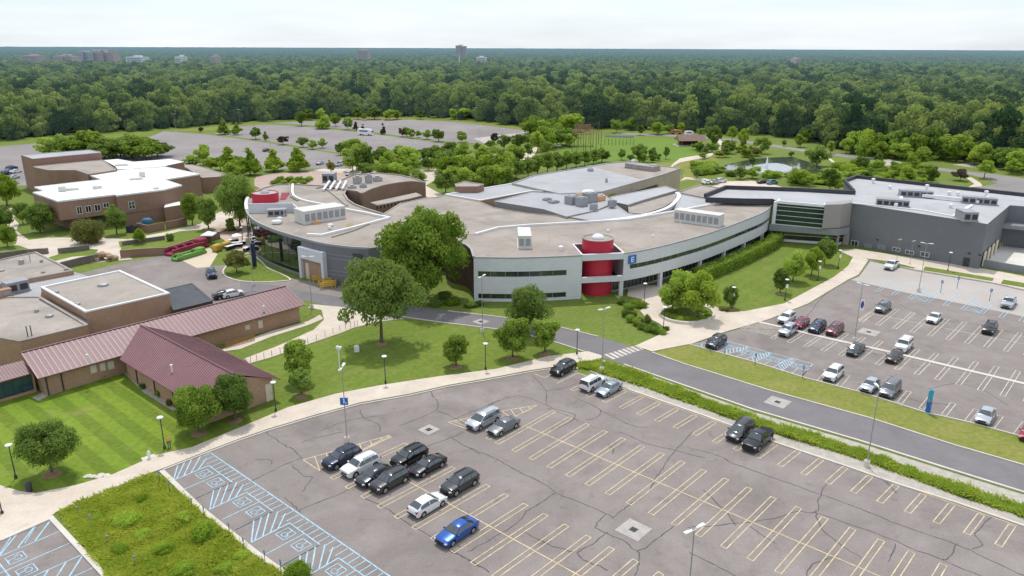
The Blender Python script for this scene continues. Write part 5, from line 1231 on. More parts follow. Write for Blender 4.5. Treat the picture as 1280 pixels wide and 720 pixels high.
    if kind == 'pickup':
        mb = MB(); mb.box((-1.80, 0, 1.165), (1.76, 1.50, .02)); lpart('cargo_bed', mb, M['dark'], root)
    return root
PROTO = {}
def car(kind, col, x, y, label, dirv=None, flip=False, group='cars parked in the near car park', cat=None, name='parked_car', z=.03, yaw=0):
    key = (kind, col)
    if key not in PROTO: PROTO[key] = make_car(kind, col); o = PROTO[key]
    else: o = copy_tree(PROTO[key])
    o.name = name
    d = (dirv or -STALL); a = atan2(d.y, d.x) + (pi if flip else 0) + yaw
    p = P(x, y, z); o.location = (p.x, p.y, z); o.rotation_euler = (0, 0, a); o['label'] = label; o['group'] = group
    o['category'] = cat or ('pickup truck' if kind == 'pickup' else 'minivan' if kind == 'minivan' else 'car')
    return o
g1 = 'cars parked in the near car park'
car('suv', 'navy', 428, 578, 'dark navy car parked at the left end of the near row by the yellow hatching')
car('suv', 'white', 451.5, 587.5, 'white car parked between the navy car and the dark grey ones')
car('hatch', 'charcoal', 468, 600, 'dark grey hatchback squeezed between the white car and a grey crossover')
car('suv', 'charcoal', 488, 606.5, 'dark grey crossover with visible alloy wheels at the front right of the parked cluster')
car('suv', 'black', 512, 576.5, 'black car in the second row of the parked cluster, left of the black sedan')
car('sedan', 'black', 535, 587, 'black sedan at the right end of the second row of the parked cluster')
car('suv', 'charcoal', 575, 610, 'dark charcoal crossover parked alone behind the white hatchback')
car('hatch', 'white', 534.5, 636, 'white hatchback showing its tail, parked left of the bright blue sedan', flip=True)
car('sedan', 'blue', 571.5, 670, 'bright blue sedan, nearest parked car in the photo')
car('minivan', 'silver', 604.5, 530, 'pale silver minivan parked beside the grey sedan and a yellow triangle')
car('sedan', 'grey', 629.5, 537.5, 'grey sedan parked right beside the pale silver minivan')
car('suv', 'black', 704, 465, 'black car parked at the kerb by the path, top of the near car park')
car('jeep', 'white', 741, 484, 'boxy white car showing its tail at the edge of the tall grass', flip=True)
car('sedan', 'iceblue', 761, 490, 'pale blue grey sedan beside the boxy white car')
car('minivan', 'charcoal', 925, 544, 'dark grey minivan backed up to the tall grass beside the black pickup')
car('pickup', 'black', 947, 555, 'black pickup truck parked against the tall grass strip')
g2 = 'cars parked in the east car park'
for k, c, x, y, lab, fl in (('suv', 'charcoal', 895, 432, 'dark car standing in the first blue accessible stall by the plaza', 0), ('suv', 'white', 983, 401.5, 'white car at the left end of the row along the median', 0), ('suv', 'silver', 984.5, 417, 'pale silver car in front of the red hatchback', 0),
        ('hatch', 'red', 1001, 407.5, 'bright red car between the white and dark blue cars', 0), ('suv', 'darkblue', 1021, 413, 'dark blue car parked beside the red one', 0), ('suv', 'maroon', 1043, 416, 'dull maroon car at the right end of the four along the median', 0),
        ('suv', 'grey', 1103, 388, 'dark grey car beside the white hatching under the tall light pole', 0), ('sedan', 'charcoal', 1069, 441, 'charcoal car parked right beneath the tall light pole on the median', 0), ('jeep', 'white', 1129, 436, 'white car with dark windscreen behind the black car on the median', 0),
        ('hatch', 'brown', 1117, 450, 'black brown car nose to nose with the white one on the median', 0), ('suv', 'white', 1041, 471.5, 'white car parked alone at the grass verge right of the blue stalls', 0), ('hatch', 'silver', 1087, 486, 'silver hatchback beside the grey minivan at the verge', 0),
        ('minivan', 'grey', 1112, 491, 'grey minivan parked next to the silver hatchback at the verge', 0), ('sedan', 'silver', 1231, 524, 'silver sedan parked alone right of the blue pillar', 0), ('sedan', 'white', 1167, 401, 'white sedan parked alone in the upper row', 0),
        ('suv', 'black', 1236.5, 414.5, 'dark car in the upper row near the right edge of the photo', 0), ('pickup', 'white', 1114, 335, 'white pickup truck at the end of the car park before the grey hall', 0), ('pickup', 'silver', 1260, 382, 'pale pickup truck on the light paving near the right edge', 0), ('sedan', 'red', 1286, 545, 'red car half cut off at the right edge of the photo', 0)):
    car(k, c, x, y, lab, flip=bool(fl), group=g2)
g3 = 'vehicles in the service yard'
car('pickup', 'darkblue', 264.5, 345, 'dark blue pickup truck standing in the yard near the inflatables', Vector((.5, -1, 0)), group=g3)
car('hatch', 'black', 281, 372, 'black car half hidden behind the red roof', Vector((1, .9, 0)), group=g3); car('hatch', 'white', 291, 370.5, 'white car half hidden behind the red roof', Vector((1, .9, 0)), group=g3)
g4 = 'cars in the far car parks'
fd = Vector((.2, 1, 0))
for k, c, x, y, lab in (('suv', 'black', 6, 219, 'dark car at the left edge beside the brown brick building'), ('suv', 'darkblue', 15, 212, 'dark blue car in the far left row, behind the white ones'), ('sedan', 'white', 20, 216, 'white car in the far left row nearest the brick building'), ('sedan', 'silver', 17, 223.5, 'silver car at the near end of the far left row'), ('sedan', 'blue', 12, 215.5, 'blue car in the far left row'),
        ('suv', 'silver', 53, 186, 'lone silver car far out by the wood left of the brick building'), ('sedan', 'black', 333, 189, 'lone black car in the middle of the far car park'), ('suv', 'black', 255, 200.5, 'black car behind a lone tree of the far car park'), ('sedan', 'silver', 400, 205.5, 'silver car beside the white truck in the far car park'),
        ('pickup', 'white', 425, 207, 'white truck at the corner of the far car park'), ('suv', 'white', 437, 219, 'white car behind the rooftop plant'), ('hatch', 'white', 451, 219.5, 'second white car behind the rooftop plant'),
        ('sedan', 'white', 884, 230, 'white car left of two others behind the long rear block'), ('sedan', 'silver', 893, 229.5, 'silver car between two white ones behind the long rear block'), ('suv', 'white', 901, 228, 'white car nearest the pond behind the long rear block'), ('suv', 'skyblue', 965, 230, 'sky blue car parked by the pond'), ('sedan', 'black', 953, 229, 'low dark car left of the sky blue one by the pond')):
    car(k, c, x, y, lab, fd if x < 800 else Vector((.8, .5, 0)), group=g4)
# motor home and work truck
def boxtruck(name, label, cat, x, y, L, W, H, m, yaw, dark=True):
    p = P(x, y, .05); t = thing(name, label, cat, p, yaw)
    mb = MB(); mb.box((-.4, 0, .6 + H / 2), (L - .8, W, H)); mb.prism([Vector((L / 2 - .8, -W / 2, 0)), Vector((L / 2, -W / 2 + .15, 0)), Vector((L / 2, W / 2 - .15, 0)), Vector((L / 2 - .8, W / 2, 0))], .6, .6 + H * .8); lpart('body', mb, m, t)
    mb = MB()
    for s in (-1, 1): mb.box((-.5, s * (W / 2 + .01), .6 + H * .62), (L * .6, .04, H * .26))
    mb.box((L / 2 + .01, 0, .6 + H * .55), (.04, W * .75, H * .3)); lpart('window', mb, M['car_glass'], t)
    for ax in (-L * .28, L * .3):
        for s in (-1, 1): w = MB(); w.tube((ax, s * (W / 2 - .25), .45), (ax, s * (W / 2 + .02), .45), .45, n=14); lpart('wheel', w, M['tyre'], t, smooth=40)
    mb = MB(); mb.box((-.5, 0, .66 + H), (1.4, 1.0, .25)); lpart('roof_unit', mb, M['unit'], t)
    return t
boxtruck('motor_home', 'white motor home parked by the planted strip of the far car park', 'motor home', 457, 169, 8.5, 2.5, 2.8, M['white'], radians(-18))
boxtruck('work_truck', 'white truck behind the small pavilion at the wood', 'truck', 861, 169.5, 5, 2.0, 1.9, M['white'], radians(20))
boxtruck('site_trailer', 'rust orange trailer left of the small pavilion roof', 'trailer', 845, 167.5, 6.5, 2.2, 1.7, M['timber'] if False else mat('rust_orange', (.42, .17, .06), .7, (.5, .22, .09), .6, 3, .1), radians(5))

# ------------------------------------------------------------------ lamps and signs
def make_tall_lamp(H, heads=2, sign=None, yaw=0.0):
    t = thing('light_pole', 'x', 'light pole')
    mb = MB(); mb.lathe((0, 0, 0), [(.33, 0), (.33, .75), (.30, .80)], 16); lpart('concrete_base', mb, M['kerb'], t, smooth=40)
    mb = MB(); mb.tube((0, 0, .78), (0, 0, H - .1), .07, .045, 10); mb.lathe((0, 0, .8), [(.2, 0), (.2, .05), (.1, .12)], 12); lpart('pole', mb, M['steel'], t, smooth=40)
    for k in range(heads):
        a = yaw + (pi * k if heads == 2 else pi * .5 * k); c, s = cos(a), sin(a)
        mb = MB(); mb.tube((0, 0, H - .15), (c * .45, s * .45, H - .05), .04, n=6); mb.box((c * .80, s * .80, H), (.62, .30, .12), a, ry=-.06); mb.box((c * .35, s * .35, H - .03), (.2, .2, .1), a); lpart('lamp_head', mb, M['white_metal'], t)
    return t
def put(o, x, y, label, group=None, rz=0, s=1, z=0.0):
    p = P(x, y, z); o.location = p; o.rotation_euler = (0, 0, rz); o.scale = (s, s, s); o['label'] = label
    if group: o['group'] = group
    return o
LP = make_tall_lamp(10.0, 2, yaw=.6); gl_ = 'tall car park light poles'
tall = [(752, 465, 'tall grey light pole at the corner of the tall grass by the zebra crossing'), (603, 416, 'tall light pole on the lawn edge across the drive from the white wall'), (1083, 583, 'tall light pole rising from the tall grass strip near the right'), (1067.5, 427.5, 'tall light pole with a white banner sign on the median of the east car park'), (1148, 365, 'tall light pole on the pale paving before the grey hall'), (390, 386, 'light pole on the small lawn patch at the right end of the red roof'), (697, 214, 'tall light pole at the rear roofs beside the row of dark trees'), (618, 229, 'tall light pole behind the small brick shed')]
pt = P(868, 661, 10.0)
o0 = None
for i, (x, y, lab) in enumerate(tall):
    o = LP if i == 0 else copy_tree(LP); put(o, x, y, lab, gl_, .5 * i)
o = copy_tree(LP); o.location = (pt.x, pt.y, 0); o['label'] = 'tall light pole cut off by the bottom edge, showing its two white heads'; o['group'] = gl_
o = copy_tree(LP); put(o, 434, 553, 'tall light pole with a blue square sign and a white camera mast', gl_, .9)
mb = MB(); mb.box((0, -.14, 5.6), (.95, .06, .95)); sg = lpart('square_sign', mb, M['sign_blue'], o); sg.rotation_euler = (0, 0, -.9)
mb = MB(); mb.box((0, -.18, 5.55), (.16, .03, .42)); mb.box((.14, -.18, 5.42), (.3, .03, .14)); mb.box((-.02, -.18, 5.9), (.18, .03, .18)); lpart('emblem', mb, M['white'], sg)
mb = MB(); mb.tube((-.7, -.5, 10.0), (-.7, -.5, 12.6), .06, n=8); mb.box((-.55, -.5, 12.7), (.7, .22, .22), .4); mb.blob((-.8, -.5, 12.85), (.22, .22, .25)); lpart('camera_mast', mb, M['white_metal'], o)
for q in COL.objects:
    if q.get('label', '').startswith('tall light pole with a white banner'): lp = q
mb = MB(); mb.box((.42, 0, 6.4), (.75, .05, 1.9)); bn = lpart('banner', mb, M['white'], lp); bn.rotation_euler = (0, 0, -1.5)
mb = MB(); mb.blob((.42, -.04, 6.5), (.26, .02, .62)); lpart('emblem', mb, M['sign_purple'], bn)
gf = 'light poles round the far car parks'
for x, y in ((220, 165), (300, 158), (461, 149.5), (508, 149), (571, 152), (594, 155), (435, 165), (55, 180), (600, 184), (909, 166), (628, 188), (338, 186)):
    o = copy_tree(LP); put(o, x, y, 'slim light pole standing round the far car parks before the wood', gf)
# gym front slim poles
for x, y, lab in ((1120, 329, 'slim pole on the walk before the grey hall, nearest the white pickup'), (1137, 331, 'slim pole on the walk before the grey hall, right of the pickup')):
    o = copy_tree(LP); put(o, x, y, lab, gl_, 0, .55)
o = copy_tree(LP); put(o, 317.5, 357, 'slim white light pole on the kerbed lawn before the mirror glass', gl_, 0, 1.0)
def make_walk_lamp(panel=False):
    t = thing('path_lamp', 'x', 'street lamp')
    mb = MB(); mb.lathe((0, 0, 0), [(.16, 0), (.16, .35), (.08, .45)], 12); lpart('base', mb, M['dark_metal'], t, smooth=40)
    mb = MB(); mb.tube((0, 0, .3), (0, 0, 4.0), .07, .05, 10); mb.lathe((0, 0, 3.9), [(.05, 0), (.14, .1), (.14, .2)], 10); lpart('pole', mb, M['dark_metal'], t, smooth=40)
    mb = MB(); mb.lathe((0, 0, 4.08), [(.12, -.02), (.36, .06), (.38, .14), (.30, .20), (.02, .24)], 20); lpart('lamp_shade', mb, M['white_metal'], t, smooth=40)
    if panel: mb = MB(); mb.box((.10, -.12, 2.9), (.42, .05, .75)); pn = lpart('banner', mb, M['white'], t)
    return t
WL_ = make_walk_lamp(); WP = make_walk_lamp(True); gw = 'short dark path lamps'
for i, (x, y, lab) in enumerate(((206, 561, 'dark path lamp with a white disc head beside the person on the striped lawn'), (482, 479, 'dark path lamp on the lawn right of the big lone tree, by the path'), (607, 462, 'path lamp between the two small lawn trees by the path'), (721, 443.5, 'path lamp at the tip of the lawn near the zebra crossing'), (345, 514, 'path lamp at the gable end of the red roofed wing'), (20, 598, 'path lamp at the left edge, left of the dark lawn tree'), (3, 643, 'path lamp whose head is cut off by the left edge of the photo'), (805, 381, 'path lamp in the planted bed below the letter sign'), (829, 413, 'path lamp at the right tip of the plaza flower bed'), (1184.5, 339, 'path lamp on the grass verge before the grey hall'), (304, 305, 'path lamp on the plaza beside the clipped cone shrub'))):
    o = WL_ if i == 0 else copy_tree(WL_); put(o, x, y, lab, gw)
for i, (x, y, lab) in enumerate(((915, 386, 'path lamp with a small white panel beside the little lawn tree by the plaza'), (981, 375.5, 'path lamp with a white panel by the nearest tree of the hedge lawn'), (1022, 351, 'path lamp with a white panel between the lawn trees near the glass link'), (1047.5, 336, 'path lamp with a white panel at the corner of the lawn near the grey hall'))):
    o = WP if i == 0 else copy_tree(WP); put(o, x, y, lab, gw)
# accessible stall posts
def make_post():
    t = thing('sign_post', 'x', 'sign'); mb = MB(); mb.tube((0, 0, 0), (0, 0, 1.6), .035, n=6); lpart('post', mb, M['dark_metal'], t)
    mb = MB(); mb.box((0, 0, 1.75), (.32, .03, .46)); pl = lpart('plate', mb, M['sign_blue'], t); mb = MB(); mb.box((0, 0, 1.75), (.14, .04, .2)); lpart('symbol', mb, M['white'], pl); return t
SP = make_post(); first = True
for x, y in ((200.5, 606), (213, 619), (241, 640), (256, 650), (287.5, 672), (305.5, 691), (332, 707.5), (352, 719)):
    o = SP if first else copy_tree(SP); first = False; put(o, x, y, 'accessible parking sign on a thin dark post along the kerb of the meadow', 'accessible parking signs by the meadow', radians(138), .85)
for x, y in ((888, 440), (905.5, 443), (943.5, 457), (1003, 472.5)):
    o = copy_tree(SP); put(o, x, y, 'accessible parking sign on a thin post at the verge of the east car park', 'accessible parking signs of the east car park', radians(138))
for x, y in ((1175.5, 366), (1196, 361), (1236.5, 377)):
    o = copy_tree(SP); put(o, x, y, 'blue accessible parking sign on the pale paving before the grey hall', 'accessible parking signs before the grey hall', radians(138), 1.3)
# blue pillar
p = P(1159.5, 516); hB = HT(1159.5, 516, 487); t = thing('blue_pillar', 'tall square blue pillar standing at the edge of the grass verge', 'emergency pillar', p, radians(40))
mb = MB(); mb.box((0, 0, hB * .25), (.50, .50, hB * .5)); lpart('base', mb, M['sign_blue'], t); mb = MB(); mb.box((0, 0, hB * .72), (.48, .48, hB * .44)); lpart('shaft', mb, M['sign_teal'], t)
mb = MB(); mb.lathe((0, 0, hB * .94), [(.22, 0), (.24, .12), (.12, .25), (.01, .28)], 14); lpart('beacon', mb, M['sign_teal'], t)
mb = MB(); mb.box((-.26, 0, hB * .55), (.02, .26, .4)); mb.box((0, -.26, hB * .3), (.26, .02, .35)); lpart('panel', mb, M['steel'], t)
# small things on the lawns
p = P(187, 574); t = thing('fire_hydrant', 'pale hydrant standing on a concrete pad at the edge of the striped lawn', 'hydrant', p)
mb = MB(); mb.box((0, 0, .05), (1.5, 1.5, .1), .7); lpart('pad', mb, M['kerb'], t)
mb = MB(); mb.lathe((0, 0, .1), [(.14, 0), (.14, .7), (.19, .72), (.19, .8), (.13, .95), (.05, 1.05)], 14); mb.tube((-.25, 0, .65), (.25, 0, .65), .07); mb.tube((0, -.25, .6), (0, 0, .6), .09); lpart('body', mb, M['white_metal'], t, smooth=40)
p = P(446, 439.5); mb = MB(); mb.box((p.x, p.y, .45), (.75, .6, .9), .3); mb.box((p.x, p.y, .96), (.6, .48, .14), .3); solo('utility_box', mb, M['white_metal'], 'small white utility box on the lawn left of the big lone tree', 'utility box', (p.x, p.y, 0))
p = P(37, 614.5); mb = MB(); mb.lathe(p, [(.30, 0), (.34, .9), (.36, .92), (.36, 1.0), (.2, 1.12)], 16); solo('litter_bin', mb, M['dark_metal'], 'dark litter bin at the corner of the pavement near the left edge', 'litter bin', p, smooth=40)
p = P(112, 598); t = None
mb = MB()
for k in range(7): q = P(103 + rnd.random() * 40, 596 + rnd.random() * 4 - k * .5); mb.blob((q.x, q.y, .08), (.5, .35, .14), rz=k)
solo('stone_slab', mb, M['kerb'], 'pale flat stones on the lawn edge above the path', 'stones', (p.x, p.y, 0), smooth=60)
# stakes and fence of the driveway
mb = MB(); fp = [P(x, y) for x, y in ((308, 455), (340, 446), (385, 430), (425, 414), (447, 408))]
fpath = catmull(fp, 4)
t = thing('wire_fence', 'low wire fence with thin posts along the lawn beside the driveway', 'fence', fpath[0])
mb = MB()
for q in fpath: mb.tube((q.x, q.y, 0), (q.x, q.y, 1.1), .035, n=6)
part('post', mb, M['timber'], t); mb = MB()
for a_, b_ in zip(fpath, fpath[1:]):
    for zz in (.4, .75, 1.05): mb.tube((a_.x, a_.y, zz), (b_.x, b_.y, zz), .012, n=4, caps=False)
part('wire', mb, M['steel'], t)
fp = PP([(283, 436), (303, 431), (318, 426)]); t = thing('picket_fence', 'short orange brown picket fence behind the red roofed wing', 'fence', fp[0]); mb = MB()
for k in range(22): q = fp[0].lerp(fp[-1], k / 21); mb.box((q.x, q.y, .55), (.12, .05, 1.1), .7)
part('picket', mb, mat('orange_timber', (.40, .20, .09), .8), t)
for k, (x, y) in enumerate(((98, 645), (114, 656), (136, 682), (170, 708))):
    p = P(x, y); mb = MB(); mb.tube(p, (p.x, p.y, 1.0), .04, n=6); mb.box((p.x, p.y, 1.05), (.3, .06, .22)); solo('garden_stake', mb, M['steel'], 'grey stake with a small tag standing in the wild meadow', 'stake', p, 'stakes in the wild meadow')

# ------------------------------------------------------------------ inflatables and event gear in the yard
def infl(name, label, m, parts, base):
    t = thing(name, label, 'bouncy castle', base)
    for nm, bl in parts.items():
        mb = MB()
        for c, r, rz in bl: mb.blob((c[0], c[1], c[2] * .60), (r[0] * .88, r[1] * .75, r[2] * .62), .6, rz)
        part(nm, mb, m if nm not in ('panel', 'arch') else M['white'], t, smooth=50)
    return t
def pz(x, y, z=0): q = P(x, y); return (q.x, q.y, z)
ra = atan2((P(252, 305) - P(213, 316)).y, (P(252, 305) - P(213, 316)).x)
def lax(p, dx, dy, dz): return (p.x + cos(ra) * dx - sin(ra) * dy, p.y + sin(ra) * dx + cos(ra) * dy, dz)
def bouncy(name, label, m, m2, p, L, W, H, arches):
    t = thing(name, label, 'bouncy castle', p)
    mb = MB(); mb.blob(lax(p, 0, 0, .35), (L / 2, W / 2, .38), .35, ra); part('floor', mb, m, t, smooth=50)
    for s_ in (-1, 1):
        mb = MB(); mb.blob(lax(p, -L * .05, s_ * W * .42, H * .42), (L * .42, .28, H * .34), .5, ra); part('side_wall', mb, m, t, smooth=50)
    mb = MB(); mb.blob(lax(p, L * .34, 0, H * .55), (L * .13, W * .40, H * .5), .5, ra); part('slide_tower', mb, m, t, smooth=50)
    for dx in arches:
        mb = MB(); pts = [lax(p, dx, W * .42 * cos(k * pi / 8), .5 + H * .55 * sin(k * pi / 8)) for k in range(9)]
        for q, r in zip(pts, pts[1:]): mb.tube(q, r, .30, n=10)
        part('arch', mb, m, t, smooth=60)
    for k, dx in enumerate((-.38, -.1, .16)):
        mb = MB(); mb.blob(lax(p, L * dx, -W * .1, H * .34), (.32, .32, H * .30), .8, ra); part('pillar', mb, m2, t, smooth=60)
    mb = MB(); mb.box(lax(p, L * .05, -W * .47, H * .3), (L * .16, .06, H * .42), ra); part('panel', mb, M['white'], t)
bouncy('red_inflatable', 'long crimson inflatable slide lying along the brick retaining wall', M['red_vinyl'], mat('pink_vinyl', (.42, .10, .16), .55), P(235, 313.5), 11.5, 3.2, 2.2, (-3.6, -1.2, 1.4))
bouncy('green_inflatable', 'lime green inflatable obstacle course on the sand paving before the red one', M['green_vinyl'], M['white'], P(237, 321), 9.0, 2.4, 1.5, (-3.4, -2.6, 1.6))
infl('yellow_inflatable', 'yellow inflatable post standing at the end of the red and green ones', M['yellow_vinyl'], {'hull': [(pz(272, 314, 1.4), (1.4, 1.2, 1.5), ra), (pz(284, 309, 1.2), (1.6, 1.0, 1.1), ra)]}, P(273, 315))
def make_table(m):
    t = thing('folding_table', 'x', 'table'); mb = MB(); mb.box((0, 0, .76), (1.9, .8, .05)); lpart('tabletop', mb, m, t)
    for s in (-1, 1): mb = MB(); mb.box((s * .8, 0, .37), (.05, .6, .74)); lpart('leg', mb, M['dark_metal'], t)
    mb = MB(); mb.box((0, -.38, .45), (1.7, .03, .55)); lpart('cloth', mb, M['dark'], t); return t
TB = make_table(M['white'])
for i, (x, y) in enumerate(((291, 308), (297, 310), (292, 304), (301, 307), (288, 312), (309, 314))):
    o = TB if i == 0 else copy_tree(TB); put(o, x, y, 'white topped folding table with dark cloth on the plaza by the mirror glass', 'folding tables on the event plaza', .3 + .2 * i, 1.3)
def make_tent():
    t = thing('event_canopy', 'x', 'canopy'); mb = MB()
    for a in (-1, 1):
        for b in (-1, 1): mb.tube((a * 1.4, b * 1.4, 0), (a * 1.4, b * 1.4, 2.2), .04, n=6)
    lpart('frame', mb, M['steel'], t); mb = MB(); ap = (0, 0, 3.0); c = [(-1.5, -1.5, 2.2), (1.5, -1.5, 2.2), (1.5, 1.5, 2.2), (-1.5, 1.5, 2.2)]
    for i in range(4): mb.face([c[i], c[(i + 1) % 4], ap])
    mb.sides([Vector(q) for q in c], 2.0, 2.2); lpart('cover', mb, M['white'], t); return t
o = make_tent(); put(o, 262, 303.5, 'white pop up canopy at the corner of the retaining wall', 'event canopies'); o = copy_tree(o); put(o, 297, 303, 'white pop up canopy over the tables by the mirror glass', 'event canopies', .3, .8)
# barricades by the portal
def make_barrier():
    t = thing('barricade', 'x', 'barricade'); mb = MB()
    for s in (-1, 1): mb.tube((s * .9, -.3, 0), (s * .9, 0, 1.15), .06, n=6); mb.tube((s * .9, .3, 0), (s * .9, 0, 1.15), .06, n=6)
    lpart('frame', mb, M['yellow_paint'], t); mb = MB()
    for zz in (.45, .75, 1.05): mb.box((0, 0, zz), (2.1, .08, .18))
    lpart('rail', mb, M['yellow_paint'], t); return t
BR = make_barrier()
for i, (x, y, r) in enumerate(((399, 352, .3), (406, 353, -.4), (413, 355.5, .2), (403, 357, 1.2), (412, 359, .1), (420, 358, 1.4), (408, 361, .5))):
    o = BR if i == 0 else copy_tree(BR); put(o, x, y, 'yellow barricade gathered with others beside the entrance portal', 'yellow barricades by the entrance portal', r, 1.25)
# tarp, bins, rubble
p = P(185, 285); mb = MB(); mb.blob((p.x, p.y, 1.3), (1.3, 1.1, 1.4), .6); mb.blob((p.x - 1.1, p.y - .3, .9), (.9, .8, 1.0), .7); solo('covered_equipment', mb, M['tarp'], 'equipment under a blue green tarpaulin behind the brick yard wall', 'tarpaulin', (p.x, p.y, 0), smooth=50)
for k, (x, y, c) in enumerate(((163, 290, 'dark'), (168, 290, 'dark'), (176, 287, 'grey'))):
    p = P(x, y); t = thing('waste_bin', 'wheeled waste container in the yard of the brick building', 'bin', p, .4, 'waste containers in the brick yard'); mb = MB(); mb.box((0, 0, .8), (1.8, 1.2, 1.5)); lpart('body', mb, M['dark_metal'] if c == 'dark' else M['unit_grey'], t); mb = MB(); mb.box((0, 0, 1.6), (1.9, 1.3, .1)); lpart('lid', mb, M['dark'], t)
p = P(134, 325); mb = MB()
for k in range(16): mb.blob((p.x + rnd.uniform(-2, 2), p.y + rnd.uniform(-1.2, 1.2), rnd.uniform(.3, 1.3)), (rnd.uniform(.5, 1.0), rnd.uniform(.4, .8), rnd.uniform(.4, .7)), .7, rnd.random() * 3, 8, 5)
solo('rock_pile', mb, mat('tan_rock', (.32, .21, .13), .9, (.46, .33, .22), 1, 4, .2), 'pile of tan boulders at the end of the stone walls', 'rocks', (p.x, p.y, 0))
p = P(288.5, 290); mb = MB(); q = [p + Vector((cos(a), sin(a), 0)) * 2.6 for a in [k * pi / 2 + .7 for k in range(4)]]; mb.strip([V2(v) for v in q], .4, 0, .5, closed=True); solo('planter_kerb', mb, M['brick'], 'low brick kerb round the clipped cone shrub', 'planter', (p.x, p.y, 0))
# plaza ring planter
pr = catmull(PP([(824.6, 393.5), (830, 399.5), (842, 403.8), (860, 405.8), (878, 403.5), (889, 399), (892, 394), (884, 387), (862, 384), (838, 386)]), 5, True)
mb = MB(); mb.strip(pr, .45, 0, .55, closed=True); solo('ring_planter', mb, M['kerb'], 'oval concrete planter wall holding the plaza trees', 'planter', P(858, 395))
mb = MB(); mb.poly(pr, .40); struct('planter_soil', mb, M['lawn'])
# pavilion
p = P(862, 181.5); t = thing('park_pavilion', 'small open pavilion with a brown gabled roof at the sports field', 'pavilion', p, .12)
mb = MB()
for a in (-5, 0, 5):
    for b in (-3, 3): mb.box((a, b, 1.3), (.3, .3, 2.6))
lpart('post', mb, M['timber'], t); mb = MB(); R_ = [(-6.5, 0, 5.2), (6.5, 0, 5.2)]
mb.face([R_[0], R_[1], (7, -4.6, 2.6), (-7, -4.6, 2.6)]); mb.face([R_[1], R_[0], (-7, 4.6, 2.6), (7, 4.6, 2.6)]); mb.face([R_[0], (-7, -4.6, 2.6), (-7, 4.6, 2.6)]); mb.face([R_[1], (7, 4.6, 2.6), (7, -4.6, 2.6)]); lpart('roof', mb, M['shingle'], t)
mb = MB(); mb.box((0, 2, .9), (9, 2.5, 1.8)); lpart('kiosk', mb, M['brick_dark'], t); mb = MB(); mb.box((0, 0, .06), (15, 9, .12)); lpart('slab', mb, M['kerb'], t)
# rope course
rc = thing('rope_course', 'climbing rope course of tall thin wooden poles on the sports field', 'rope course', P(735, 190))
tops = []
for x, y in ((715, 190), (721, 192), (723, 185), (729, 191), (732, 187), (738, 191), (741, 184), (745, 189), (751, 186), (726, 180), (736, 179), (748, 180), (718, 183)):
    q = P(x, y); h = 9 + rnd.random() * 2.5; mb = MB(); mb.tube(q, (q.x, q.y, h), .17, .13, 8); part('pole', mb, M['timber'], rc); tops.append(Vector((q.x, q.y, h)))
mb = MB()
for i, a_ in enumerate(tops):
    for b_ in tops[i + 1:]:
        if (a_ - b_).length < 22 and rnd.random() < .5: z = min(a_.z, b_.z) - .8; mb.tube((a_.x, a_.y, z), (b_.x, b_.y, z), .05, n=5)
part('cable', mb, M['timber'], rc)
mb = MB(); q = P(728, 182); mb.box((q.x, q.y, 7.5), (9, 5, .3)); mb.box((q.x, q.y + 1, 9.0), (8, .2, 2.6)); part('platform', mb, M['timber'], rc)
for x, y in [(756 + k * 4.5, 181 + (k % 3) * .6) for k in range(9)]:
    q = P(x, y); mb = MB(); mb.tube(q, (q.x, q.y, 3.4), .10, n=6); solo('field_post', mb, M['dark_metal'], 'low dark post in the row on the sports field right of the rope course', 'post', q, 'posts on the sports field')
q0, q1 = P(756, 178), P(792, 179); mb = MB(); mb.tube((q0.x, q0.y, 3.6), (q1.x, q1.y, 3.6), .12, n=6); mb.box(((q0.x + q1.x) / 2, (q0.y + q1.y) / 2, 3.0), ((q1 - q0).length, .3, .8), atan2((q1 - q0).y, (q1 - q0).x)); solo('rope_bridge', mb, M['steel'], 'grey horizontal rope bridge above the row of field posts', 'rope bridge', (q0.x, q0.y, 0))
# fountain
p = P(958, 210.5); hF = HT(958, 210.5, 196); t = thing('fountain', 'white water jet rising from the pond', 'fountain', p)
mb = MB()
for k in range(260):
    a = rnd.random() * 2 * pi; u = rnd.random(); r = (1 - u) * .6 * rnd.random() ** .5 + .06; z = u * hF; s = .07 + .10 * (1 - u)
    c = Vector((p.x + r * cos(a), p.y + r * sin(a), z)); mb.blob(c, (s, s, s * 2.2), nu=5, nv=3)
part('water_jet', mb, M['spray'], t); mb = MB(); mb.lathe(p, [(.5, .02), (.5, .3), (.3, .4)], 12); part('nozzle', mb, M['dark_metal'], t)
# far skyline
hzw = mat('hazed_window', (.30, .34, .39), .6)  # window colour paled, distance haze painted in
def farblock(name, label, x0, x1, yb, yt, cols, cat='building', zroof=None, group=None):
    xc = (x0 + x1) / 2; b = P(xc, yb); D = b.y; h = HT(xc, yb, yt); t = thing(name, label, cat, b, 0, group); n = len(cols)
    for i, m in enumerate(cols):
        xa, xb = P(x0 + (x1 - x0) * i / n, yb).x, P(x0 + (x1 - x0) * (i + 1) / n, yb).x; w = xb - xa
        mb = MB(); mb.box(((xa + xb) / 2, D + (i % 2) * 4, h / 2 * (1 - .04 * (i % 3))), (w - .2, 28, h * (1 - .04 * (i % 3)))); o = part('wall', mb, m, t)
        wn = MB()
        for r in range(max(2, int(h / 3.4))):
            wn.box(((xa + xb) / 2, D + (i % 2) * 4 - 14.05, 2 + r * 3.3), (w * .82, .1, 1.5))
        part('window', wn, hzw, o)
    mb = MB(); mb.box(((P(x0, yb).x + P(x1, yb).x) / 2, D + 4, h + 1.2), ((P(x1, yb).x - P(x0, yb).x) * .4, 10, 2.4)); part('roof_house', mb, cols[0], t)
